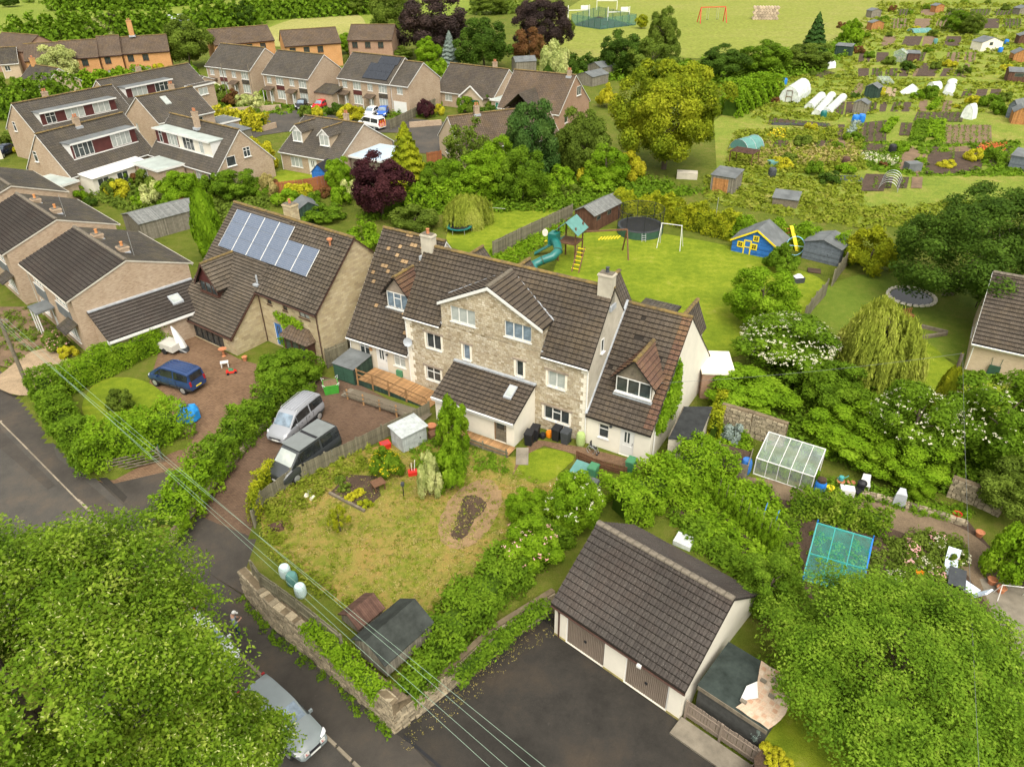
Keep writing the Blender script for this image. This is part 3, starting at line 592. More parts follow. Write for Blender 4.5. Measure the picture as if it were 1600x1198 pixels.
def house(name,label,loc,az,L,W,he,hr,wall='brick',roof='roofB',ov=.25,ovg=.10,rd=None,heb=None,wins=(),doors=(),chim=(),tile=None,fascia='white',group=None,cat='house',ridge='ridge',gut=True,z0=0.0,hip=0.0,tilemat='tileA',tpick=None,root=None,off=None,segs=None):
 """gabled house: front-left corner at loc, front along az, L long, W deep, eaves he, ridge hr at depth rd.
 wins: (face, u, z, w, h, style, glass); doors: (face, u, z, w, h, mat)"""
 rd = rd if rd else W/2; heb = heb if heb else he
 before = set(root.children) if root else set()
 root = root or thing(name,label,cat,(loc[0],loc[1],z0),az,group); T = FACE(L,W); H = House(); H.off = Vector(off) if off else None; H.root = root; H.T = T; H.L = L; H.W = W; H.he = he; H.hr = hr; H.rd = rd
 H.sf = (hr-he)/rd; H.sb = (hr-heb)/(W-rd); H.zf = lambda y: he+H.sf*y
 m = MB(); hol = {k: [] for k in 'frbl'}
 for q in list(wins)+list(doors): hol[q[0]].append(q[1:5])
 wallface(m,T['f'],L,he,hol['f']); wallface(m,T['b'],L,heb,hol['b'])
 lo = min(he,heb)
 for k in 'lr':
  wallface(m,T[k],W,lo,[q for q in hol[k] if q[1]+q[3] <= lo])
  pts = [(0,lo),(W,lo)] + ([(W,heb)] if heb > lo else []) + [(rd,hr)] + ([(0,he)] if he > lo else []) if k == 'r' else [(0,lo),(W,lo)] + ([(W,he)] if he > lo else []) + [(W-rd,hr)] + ([(0,heb)] if heb > lo else [])
  m.face([T[k] @ Vector((x,0,z-.02 if z == hr else z)) for x,z in pts])
 m.build('wall',MT[wall],root,fix=True)
 for q in wins:
  proud = q[0] in 'lr' and q[2]+q[4] > lo
  window(root,T[q[0]],q[1],q[2],q[3],q[4],q[5] if len(q) > 5 else '2','white' if len(q) < 8 else q[7],q[6] if len(q) > 6 else 'glass',y=-.045 if proud else .06)
 for q in doors: door(root,T[q[0]],*q[1:5],mat=q[5] if len(q) > 5 else 'white')
 r = MB(); e0 = he-ov*H.sf; e1 = heb-ov*H.sb; tt = .07
 A,B,C_,D_ = (-ovg,-ov,e0+tt),(L+ovg,-ov,e0+tt),(L+ovg-hip*0,rd,hr+tt),(-ovg,rd,hr+tt); E_,F2 = (L+ovg,W+ov,e1+tt),(-ovg,W+ov,e1+tt)
 for x0,x1,o0 in (segs or ((-ovg,L+ovg,ov),)): z0_ = he-o0*H.sf+tt; slope(r,(x0,-o0,z0_),(x1,-o0,z0_),(x1,rd,hr+tt),(x0,rd,hr+tt))
 slope(r,E_,F2,D_,C_,mi=1)
 H.roof = r.build('roof',[MT['undertile'] if tile else MT[roof],MT[roof]],root)
 if tile:
  tm = MB()
  for o_,u_,ln,sl,run in [(Vector((x0,-o0,he-o0*H.sf+tt)),Vector((1,0,0)),x1-x0,H.sf,rd+o0) for x0,x1,o0 in (segs or ((-ovg,L+ovg,ov),))]+[(Vector(E_),Vector((-1,0,0)),L+2*ovg,H.sb,W-rd+ov)]:
   v_ = Vector((0,1 if u_.x > 0 else -1,sl)).normalized(); n_ = u_.cross(v_)
   if u_.x < 0 and tile == 'front': continue
   tile_slope(tm,o_,u_,v_,n_,ln,run*math.hypot(1,sl),pick=tpick if u_.x > 0 else None)
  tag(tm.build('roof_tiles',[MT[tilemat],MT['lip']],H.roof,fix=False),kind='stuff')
 rc = MB(); ridge_caps(rc,(-ovg,rd,hr+tt+.06),(L+ovg,rd,hr+tt+.06)); rc.build('ridge_tiles',MT[ridge],H.roof)
 if fascia:
  f = MB()
  for y0,y1,zz in ((-ov-.005,-ov+.03,e0),(W+ov-.03,W+ov+.005,e1)): f.box(-ovg,L+ovg,y0-.0,y1,zz-.17,zz-.02+tt-.09)
  for x in (-ovg-.03,L+ovg+.002):
   f.hexa([(x,-ov,e0-.06),(x+.028,-ov,e0-.06),(x+.028,rd,hr-.06),(x,rd,hr-.06)],[(x,-ov,e0+tt-.01),(x+.028,-ov,e0+tt-.01),(x+.028,rd,hr+tt-.01),(x,rd,hr+tt-.01)])
   f.hexa([(x,rd,hr-.06),(x+.028,rd,hr-.06),(x+.028,W+ov,e1-.06),(x,W+ov,e1-.06)],[(x,rd,hr+tt-.01),(x+.028,rd,hr+tt-.01),(x+.028,W+ov,e1+tt-.01),(x,W+ov,e1+tt-.01)])
  f.build('fascia',MT[fascia],root)
  if gut:
   g = MB(); g.tube([(-ovg,-ov-.07,e0-.02),(L+ovg,-ov-.07,e0-.02)],.055,6); g.tube([(-ovg,W+ov+.07,e1-.02),(L+ovg,W+ov+.07,e1-.02)],.055,6)
   g.tube([(.12,-ov-.05,e0-.06),(.12,-.06,e0-.35),(.12,-.06,.05)],.04,6); g.build('gutter',MT[fascia],root)
 for c in chim: chimney(root,*c)
 shift(H,before)
 return H
def shift(H,before):
 if H.off:
  for ch in H.root.children:
   if ch not in before: ch.location = ch.location+H.off
def chimney(root,x,y,z0,z1,w=.7,d=.55,mat='brick',pots=2,potmat='terracotta',flash=True):
 m = MB(); m.box(x-w/2,x+w/2,y-d/2,y+d/2,z0,z1); m.box(x-w/2-.05,x+w/2+.05,y-d/2-.05,y+d/2+.05,z1-.16,z1-.06)
 o = m.build('chimney',MT[mat],root); c = MB(); c.box(x-w/2+.04,x+w/2-.04,y-d/2+.04,y+d/2-.04,z1,z1+.05); c.build('chimney_cap',MT['ridgeG'],o)
 for k in range(pots):
  p = MB(); p.lathe([(.12,z1+.05),(.10,z1+.3),(.13,z1+.33),(.13,z1+.38),(.09,z1+.38)],10,c=(x+(k-(pots-1)/2)*.32,y)); p.build('chimney_pot',MT[potmat],o)
 if flash:
  f = MB(); f.box(x-w/2-.14,x+w/2+.14,y-d/2-.18,y+d/2+.02,z0+.0,z0+.32); f.build('flashing',MT['lead'],o)
def dormer_gable(H,u,w,yf,zs,ze,za,cheek='lintel',roof='roofB',frame='white',face='lintel',style='3t',glass='glass',ov=.18,barge=None,tile=None,ridge='ridge',wz=None,wh=None,ww=None,winframe=None):
 """gabled dormer: centre u, width w, front at depth yf, sill zs, eaves ze, apex za"""
 root = H.root; yb = lambda z: (z-H.he)/H.sf; m = MB(); x0,x1 = u-w/2,u+w/2; zb = H.zf(yf)-.05
 m.face([(x0,yf,zb),(x1,yf,zb),(x1,yf,ze),(u,yf,za-.05),(x0,yf,ze)],0)
 for x in (x0,x1): m.face([(x,yf,zb),(x,yb(ze),ze),(x,yf,ze)],1)
 d = m.build('dormer',[MT[face],MT[cheek]],root)
 r = MB(); sl = (za-ze)/(w/2); ex = ov; yb1,yb2 = yb(ze-sl*ex)+.1,yb(za)+.15
 slope(r,(x0-ex,yf-ov,ze-sl*ex+.06),(x0-ex,yb1,ze-sl*ex+.06),(u,yb2,za+.06),(u,yf-ov,za+.06),.08); slope(r,(x1+ex,yb1,ze-sl*ex+.06),(x1+ex,yf-ov,ze-sl*ex+.06),(u,yf-ov,za+.06),(u,yb2,za+.06),.08)
 ro = r.build('dormer_roof',MT['undertile'] if tile else MT[roof],d)
 if tile:
  tm = MB()
  for sx in (-1,1):
   o_ = Vector((u+sx*(w/2+ex),yf-ov if sx > 0 else yb2,ze-sl*ex+.06)); u_ = Vector((0,sx,0)); v_ = Vector((-sx,0,sl)).normalized(); n_ = u_.cross(v_); ln = yb2-yf+ov; hv = (w/2+ex)*math.hypot(1,sl)
   sk = (lambda a,b: a > ln-(yb2-yb1)*(1-b/hv)+.1) if sx > 0 else (lambda a,b: a < (yb2-yb1)*(1-b/hv)-.1)
   tile_slope(tm,o_,u_,v_,n_,ln,hv,skip=sk)
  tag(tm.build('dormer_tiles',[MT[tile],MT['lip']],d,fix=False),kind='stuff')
 c = MB(); ridge_caps(c,(u,yf-ov,za+.11),(u,yb2-.2,za+.11),.11); c.build('dormer_ridge',MT[ridge],d)
 if barge:
  b = MB()
  for sx in (-1,1): b.hexa([(u+sx*(w/2+ex),yf-ov-.03,ze-sl*ex-.12),(u+sx*(w/2+ex),yf-ov,ze-sl*ex-.12),(u,yf-ov,za-.14),(u,yf-ov-.03,za-.14)],[(u+sx*(w/2+ex),yf-ov-.03,ze-sl*ex+.05),(u+sx*(w/2+ex),yf-ov,ze-sl*ex+.05),(u,yf-ov,za+.05),(u,yf-ov-.03,za+.05)])
  b.build('bargeboard',MT[barge],d)
 ww = ww or w-.2; wz = zs if wz is None else wz; wh = wh or ze-zs-.05
 window(root,Matrix.Identity(4),u-ww/2,wz,ww,wh,style,winframe or frame,glass,y=yf-.06,name='dormer_window'); return d
def dormer_flat(H,u0,u1,yf,z0,zt,segs,roof='felt',cheek='white',trim='white',T=None,back=False):
 """long flat-roofed dormer; segs: (fraction from, to, cladding, [windows (u, w, style, glass)])"""
 root = H.root; Tm = Matrix.Translation((H.L,H.W,0)) @ Matrix.Rotation(math.pi,4,'Z') if back else Matrix.Identity(4)
 yb = (zt-H.he)/H.sf; d = MB()
 for x in (u0,u1): d.face([Tm @ Vector(p) for p in ((x,yf,z0),(x,yb,zt),(x,yf,zt))],0)
 do = d.build('dormer',MT[cheek],root)
 r = MB(); a = Tm @ Vector((u0-.15,yf-.3,0)); b = Tm @ Vector((u1+.15,yb+.15,0)); r.box(min(a.x,b.x),max(a.x,b.x),min(a.y,b.y),max(a.y,b.y),zt,zt+.10); r.build('dormer_roof',MT[roof],do)
 t = MB(); a = Tm @ Vector((u0-.17,yf-.33,0)); b = Tm @ Vector((u1+.17,yf-.302,0)); t.box(min(a.x,b.x),max(a.x,b.x),min(a.y,b.y),max(a.y,b.y),zt-.08,zt+.13)
 a = Tm @ Vector((u0-.05,yf-.1,0)); b = Tm @ Vector((u1+.05,yf+.0,0)); t.box(min(a.x,b.x),max(a.x,b.x),min(a.y,b.y),max(a.y,b.y),z0-.06,z0+.05); t.build('dormer_trim',MT[trim],do)
 for s0,s1,clad,ws in segs:
  xa,xb = u0+(u1-u0)*s0,u0+(u1-u0)*s1; m = MB(); m.face([Tm @ Vector(p) for p in ((xa,yf,z0),(xb,yf,z0),(xb,yf,zt),(xa,yf,zt))]); m.build('dormer_face',MT[clad],do)
  for (u,w_,st,gl) in ws: window(root,Tm,u,z0+.12,w_,zt-z0-.25,st,'white',gl,sill=False,y=yf-.045,name='dormer_window')
 return do
def flatbox(H,x0,x1,y0,y1,z1,wall='brick',roof='feltpale',name='extension',trim='white',wins=(),z0=0,ov=.2):
 m = MB(); m.box(x0,x1,y0,y1,z0,z1); e = m.build(name,MT[wall],H.root)
 r = MB(); r.box(x0-ov,x1+ov,y0-ov,y1+ov,z1,z1+.1); r.build('flat_roof',MT[roof],e)
 t = MB(); t.box(x0-ov-.025,x1+ov+.025,y0-ov-.025,y0-ov-.002,z1-.12,z1+.13).box(x0-ov-.025,x1+ov+.025,y1+ov+.002,y1+ov+.025,z1-.12,z1+.13).box(x0-ov-.025,x0-ov-.002,y0-ov,y1+ov,z1-.12,z1+.13).box(x1+ov+.002,x1+ov+.025,y0-ov,y1+ov,z1-.12,z1+.13); t.build('roof_edge',MT[trim],e)
 for (f,u,z,w_,h_,st,gl) in wins:
  Tm = {'f': Matrix.Translation((x0,y0,0)),'r': Matrix.Translation((x1,y0,0)) @ Matrix.Rotation(R(90),4,'Z'),'l': Matrix.Translation((x0,y1,0)) @ Matrix.Rotation(R(-90),4,'Z')}[f]
  window(H.root,Tm,u,z,w_,h_,st,'white',gl,y=-.045)
 return e
# ================================================================ the stone house in the middle (three dwellings under one roofline)
def tri(m,*p): m.face([Vector(q) for q in p])
def main_house():
 O = G(643.5,600.3); az = R(-31.3)
 lightspots = [(.2,7.4),(.35,7.1),(.5,6.6),(.28,5.7),(.22,5.9),(.55,5.9),(.4,5.2),(.62,4.9),(.15,4.6),(.75,3.0),(.85,1.6),(.93,1.0),(.3,3.0),(.45,8.6),(.7,7.9),(.8,6.8),(.85,6.2),(.78,5.5),(.9,5.0)]
 lt = MB(); rt = MB()
 def pickL(i,j,x,y):
  for fx,yy in lightspots:
   if abs(x-fx*5.9) < (.34 if yy > 5 and fx > .4 else .17) and abs(y-yy) < .17: return lt
  return lt if rnd.random() < .012 else None
 H0 = house('stone_house','large stone house with projecting gable and cream wings, in the middle',O,az,14.42,6.2,5.95,9.9,'stone','roofA',ov=.18,ovg=.06,cat='house',tile='front',fascia=None,segs=((-.06,3.18,.18),(3.18,11.02,-.04),(11.02,14.48,.18)),
  wins=[('f',1.75,3.70,1.25,1.2,'2','glass'),('f',4.88,3.65,.55,1.2,'1','glassb'),('f',1.5,.98,1.25,1.1,'2t','glass'),('f',9.1,3.62,.55,1.2,'1','glass'),('f',11.5,3.60,1.25,1.15,'2','curtain'),('f',11.25,.92,1.88,1.05,'3t','glass')])
 root = H0.root
 # cream render on the exposed gable end, a little proud of the masonry
 m = MB(); m.face([(14.425,0,0),(14.425,6.2,0),(14.425,6.2,5.95),(14.425,3.1,9.86),(14.425,0,5.95)]); m.build('rendered_gable',MT['creamgrey'],root)
 window(root,H0.T['r'],1.5,6.1,.42,.95,'1','white','glass',y=-.05)
 # quoins
 qm = {}
 for w_,h_ in ((.52,.30),(.34,.30)):
  q = MB(); q.box(0,w_,-.03,.1,0,h_); qm[w_] = q.mesh('quoin',MT['quoin'])
 for k in range(17):
  z = .25+k*.335
  w_ = .52 if k % 2 else .34
  put('quoin',qm[w_],root,(.02,-.01,z)); put('quoin',qm[w_],root,(14.41-w_,-.01,z))
 # stone surrounds and lintels
 for (u,z,w_,h_) in ((1.75,3.70,1.25,1.2),(4.88,3.65,.55,1.2),(1.5,.98,1.25,1.1),(9.1,3.62,.55,1.2),(11.5,3.60,1.25,1.15),(11.25,.92,1.88,1.05)):
  [MB().box(x,x+.16,-.02,.08,z-.02,z+h_+.02).build('window_jamb',MT['quoin'],root) for x in (u-.16,u+w_)]
  s = MB(); s.box(u-.25,u+w_+.25,-.05,.08,z+h_+.02,z+h_+.16); s.build('lintel',MT['lintel'],root)
 # gutter and white eaves
 g = MB(); g.tube([(0,-.25,5.72),(3.1,-.25,5.72)],.055,6); g.tube([(11.1,-.25,5.72),(14.4,-.25,5.72)],.055,6); g.tube([(.04,-.22,5.7),(.04,-.07,5.4),(.04,-.07,.1)],.045,6); g.tube([(14.36,-.22,5.7),(14.36,-.07,5.4),(14.36,-.07,.1)],.045,6); g.build('gutter',MT['white'],root)
 # projecting front gable, flush with the front wall, over the two top windows
 gx0,gx1,gz,ga = 3.2,11.0,7.68,9.62; gc = 7.1; sl = (ga-gz)/(gc-gx0)
 m = MB(); I = Matrix.Translation((gx0,0,0)); wallface(m,I,gx1-gx0,gz,[(3.98-gx0,6.42,2.0,1.14),(8.25-gx0,6.4,2.0,1.14)],z0=5.90)
 m.face([(gx0,0,gz),(gx1,0,gz),(gc,0,ga-.03)])
 yb = lambda z: (z-5.95)/H0.sf
 for x in (gx0,gx1): m.face([(x,0,5.9),(x,yb(gz),gz),(x,0,gz)])
 m.build('front_gable',MT['stone'],root)
 window(root,Matrix.Identity(4),3.98,6.42,2.0,1.14,'3','white','curtain'); window(root,Matrix.Identity(4),8.25,6.4,2.0,1.14,'3','white','glassb')
 r = MB(); e = .16; f = .16; ze = gz-sl*e; y1 = yb(ze)+.1; y2 = yb(ga)+.1
 slope(r,(gx0-e,-f,ze+.06),(gx0-e,y1,ze+.06),(gc,y2,ga+.06),(gc,-f,ga+.06)); slope(r,(gx1+e,y1,ze+.06),(gx1+e,-f,ze+.06),(gc,-f,ga+.06),(gc,y2,ga+.06))
 gr_ = r.build('gable_roof',MT['undertile'],root); tm = MB()
 for sx in (-1,1):
  o_ = Vector((gc+sx*(gx1-gc+e),-f if sx > 0 else y2,ze+.06)); u_ = Vector((0,sx,0)); v_ = Vector((-sx,0,sl)).normalized(); hv = (gx1-gc+e)*math.hypot(1,sl); ln = y2+f
  sk = (lambda a,b: a > f+y1+(y2-y1)*b/hv+.05) if sx > 0 else (lambda a,b: a < (y2-y1)*(1-b/hv)-.05)
  tile_slope(tm,o_,u_,v_,u_.cross(v_),ln,hv,skip=sk)
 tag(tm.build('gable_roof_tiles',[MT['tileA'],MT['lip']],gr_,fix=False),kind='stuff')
 c = MB(); ridge_caps(c,(gc,-f,ga+.12),(gc,y2-.1,ga+.12)); c.build('ridge_tiles',MT['ridgeG'],gr_)
 v = MB()
 for sx,gx in ((-1,gx0),(1,gx1)): v.bar((gx+sx*(e+.06),y1-.1,ze+.11),(gc,y2+.03,ga+.13),.2,.03)
 v.build('valley_flashing',MT['lead'],gr_)
 b = MB()
 for sx in (-1,1): b.hexa([(gc+sx*(gx1-gc+e),-f-.04,ze-.16),(gc+sx*(gx1-gc+e),-f,ze-.16),(gc,-f,ga-.18),(gc,-f-.04,ga-.18)],[(gc+sx*(gx1-gc+e),-f-.04,ze+.05),(gc+sx*(gx1-gc+e),-f,ze+.05),(gc,-f,ga+.05),(gc,-f-.04,ga+.05)])
 b.build('bargeboard',MT['white'],root)
 f = MB(); f.bar((gx1+.06,-.05,5.95),(gx1+.06,1.4,7.72),.14,.05); f.bar((gx0-.06,-.05,5.95),(gx0-.06,1.4,7.72),.14,.05); f.build('gable_flashing',MT['lead'],root)
 # left wing: low eaves, long catslide roof
 HL = house('','',O,az,5.75,10.6,2.85,9.37,'cream','roofA',ov=.25,ovg=.05,rd=5.35,tile='front',fascia='white',root=root,off=(-5.75,0,0),tpick=pickL,
  wins=[('f',.95,1.28,.98,1.1,'2t','glass'),('f',4.25,1.25,1.08,1.08,'2t','curtain')],doors=[('f',2.55,.32,1.05,2.08)])
 bf = set(root.children); dormer_gable(HL,3.75,2.1,1.75,5.05,6.35,7.6,cheek='lintel',roof='roofC',face='lintel',style='3t',glass='glassb',tile='tileR',ridge='ridge',ov=.3,ww=1.95)
 rc = MB(); rc.box(2.6,4.9,1.58,1.76,4.85,5.0); rc.build('dormer_apron',MT['lead'],root); shift(HL,bf)
 # right wing
 redn = MB()
 def pickR(i,j,x,y):
  if x > 3.75 and y > .3: return redn
  return lt if rnd.random() < .03 else None
 HR = house('','',O,az,4.42,11.0,2.45,7.9,'whitepaint','roofA',ov=.22,ovg=.04,rd=5.5,tile='front',fascia=None,root=root,off=(14.43,0,0),tpick=pickR,
  wins=[('f',.85,.85,.7,1.05,'1t','glass')],doors=[('f',2.35,.02,.98,2.05)])
 bf = set(root.children); dormer_gable(HR,2.55,2.45,1.15,4.0,5.15,6.5,cheek='whitepaint',roof='roofC',face='timber',style='3',glass='glass',tile='tileR',ridge='ridge',ov=.28,ww=2.35)
 rc = MB(); rc.box(1.25,3.85,.98,1.16,3.72,3.86); rc.build('dormer_apron',MT['lead'],root)
 dp = MB(); dp.tube([(4.5,.4,2.3),(4.5,.4,.1)],.05,6); dp.build('downpipe',MT['white'],root)
 fl = MB(); fl.bar((-.0,-.2,2.5),(-.0,5.5,8.12),.16,.1); fl.build('verge_flashing',MT['lead'],root); shift(HR,bf)
 # ivy up the right gable end
 # replacement tiles of another colour (built from the same laying loop)
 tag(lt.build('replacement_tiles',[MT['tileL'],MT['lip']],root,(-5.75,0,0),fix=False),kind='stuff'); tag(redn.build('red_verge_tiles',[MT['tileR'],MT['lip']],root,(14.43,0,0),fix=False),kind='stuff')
 # chimneys
 chimney(root,.25,3.0,8.9,10.85,.95,.55,'creamgrey',1,'terracotta'); chimney(root,13.95,2.95,8.6,10.95,.95,.6,'creamgrey',1,'darkgrey')
 # rear wings that show over the ridge
 for x0,x1,yA,yB,ze_,zt in ((-3.4,-.2,8.5,13.0,4.2,6.0),(2.8,5.6,6.0,10.4,5.2,7.1),(11.4,13.6,5.0,8.4,6.6,8.7),(16.2,18.0,8.0,12.4,3.8,5.9)):
  r = MB(); xc = (x0+x1)/2; m = MB(); m.box(x0+.2,x1-.2,yA,yB-.15,0,ze_); m.face([(x0+.2,yB-.15,ze_),(x1-.2,yB-.15,ze_),(xc,yB-.15,zt-.1)]); e_ = m.build('rear_wing',MT['creamgrey'],root)
  slope(r,(x0,yB,ze_),(x0,yA,ze_),(xc,yA,zt),(xc,yB,zt)); slope(r,(x1,yA,ze_),(x1,yB,ze_),(xc,yB,zt),(xc,yA,zt)); r.build('rear_roof',MT['roofA'],e_)
  c = MB(); ridge_caps(c,(xc,yA,zt+.06),(xc,yB,zt+.06)); c.build('rear_ridge',MT['ridge'],e_)
 e_ = MB().box(13.4,15.8,8.0,12.0,0,5.0).build('rear_extension',MT['whitepaint'],root); MB().box(13.2,16.0,7.8,12.2,5.0,5.15).build('flat_roof',MT['roofD'],e_)
 # lean-to porch on the front
 ax0,ax1,ay,ze,zt = 4.25,10.55,-2.75,2.05,3.35; m = MB()
 Tp = Matrix.Translation((ax0,ay,0)); wallface(m,Tp,ax1-ax0,ze,[(4.75,.02,.95,1.95),(.55,.75,.9,1.0)])
 m.face([(ax1,ay,0),(ax1,0,0),(ax1,0,zt-.05),(ax1,ay,ze)]); m.face([(ax0,0,0),(ax0,ay,0),(ax0,ay,ze),(ax0,0,zt-.05)]); po = m.build('porch_wall',MT['whitepaint'],root)
 r = MB(); sp = (zt-ze)/-ay; slope(r,(ax0-.1,ay-.25,ze-.25*sp+.06),(ax1+.1,ay-.25,ze-.25*sp+.06),(ax1+.1,-.02,zt+.06),(ax0-.1,-.02,zt+.06)); pr = r.build('porch_roof',MT['undertile'],root)
 tm = MB(); v_ = Vector((0,1,sp)).normalized(); tile_slope(tm,Vector((ax0-.1,ay-.25,ze-.25*sp+.06)),Vector((1,0,0)),v_,Vector((1,0,0)).cross(v_),ax1-ax0+.2,(2.98)*math.hypot(1,sp)); tag(tm.build('porch_tiles',[MT['tileA'],MT['lip']],pr,fix=False),kind='stuff')
 fl = MB(); fl.box(ax0-.12,ax1+.12,-.2,-.003,zt+.02,zt+.14); fl.build('flashing',MT['lead'],pr)
 sk = MB(); zc = ze+1.6*sp; sk.hexa([(ax0+4.75,ay+1.2,ze+1.2*sp+.05),(ax0+5.35,ay+1.2,ze+1.2*sp+.05),(ax0+5.35,ay+2.1,ze+2.1*sp+.05),(ax0+4.75,ay+2.1,ze+2.1*sp+.05)],[(ax0+4.75,ay+1.2,ze+1.2*sp+.2),(ax0+5.35,ay+1.2,ze+1.2*sp+.2),(ax0+5.35,ay+2.1,ze+2.1*sp+.2),(ax0+4.75,ay+2.1,ze+2.1*sp+.2)]); so_ = sk.build('skylight',MT['lead'],root)
 gl = MB(); gl.face([(ax0+4.83,ay+1.3,ze+1.3*sp+.205),(ax0+5.27,ay+1.3,ze+1.3*sp+.205),(ax0+5.27,ay+2.0,ze+2.0*sp+.205),(ax0+4.83,ay+2.0,ze+2.0*sp+.205)]); gl.build('pane',MT['curtain'],so_)
 fa = MB(); fa.box(ax0-.1,ax1+.1,ay-.28,ay-.25,ze-.3,ze-.02); fa.tube([(ax0-.1,ay-.33,ze-.06),(ax1+.1,ay-.33,ze-.06)],.05,6); fa.build('porch_fascia',MT['white'],root)
 door(root,Tp,4.75,.02,.95,1.95,'timber',1,frame='deck',label='brown timber porch door with a glazed top'); window(root,Tp,.55,.75,.9,1.0,'2t','white','glass')
 # satellite dish, lamp, name plate, meter box
 d = MB(); d.lathe([(.02,0),(.2,.03),(.33,.1),(.34,.11),(.2,.05),(.02,.02)],14); o = d.build('satellite_dish',MT['lead'],root); o.location = (.35,-.35,3.9); o.rotation_euler = (R(75),0,R(20))
 for x,z in ((-2.05,2.0),(16.15,2.0)): MB().lathe([(.02,-.09),(.09,-.05),(.1,.04),(.03,.07)],10).build('wall_lamp',MT['darkgrey'],root,(x,-.1,z))
 MB().lathe([(.01,-.02),(.17,-.02),(.17,.02),(.01,.02)],14).build('name_plaque',MT['deck'],root,(-3.65,-.03,2.0)).rotation_euler = (R(90),0,0)
 wk = MB(); wk.box(-.25,.25,-.18,0,0,.5); wk.build('hose_reel',MT['greenbin'],root,(-1.0,-.02,.45))
 # entrance platform boards in front of the porch and wings are separate things
 return H0,O,az
HM,MO,MAZ = main_house()
def ML(u,d,z=0.0):      # a point in the stone house's own frame
 c,s = math.cos(MAZ),math.sin(MAZ); return Vector((MO.x+u*c-d*s,MO.y+u*s+d*c,z))

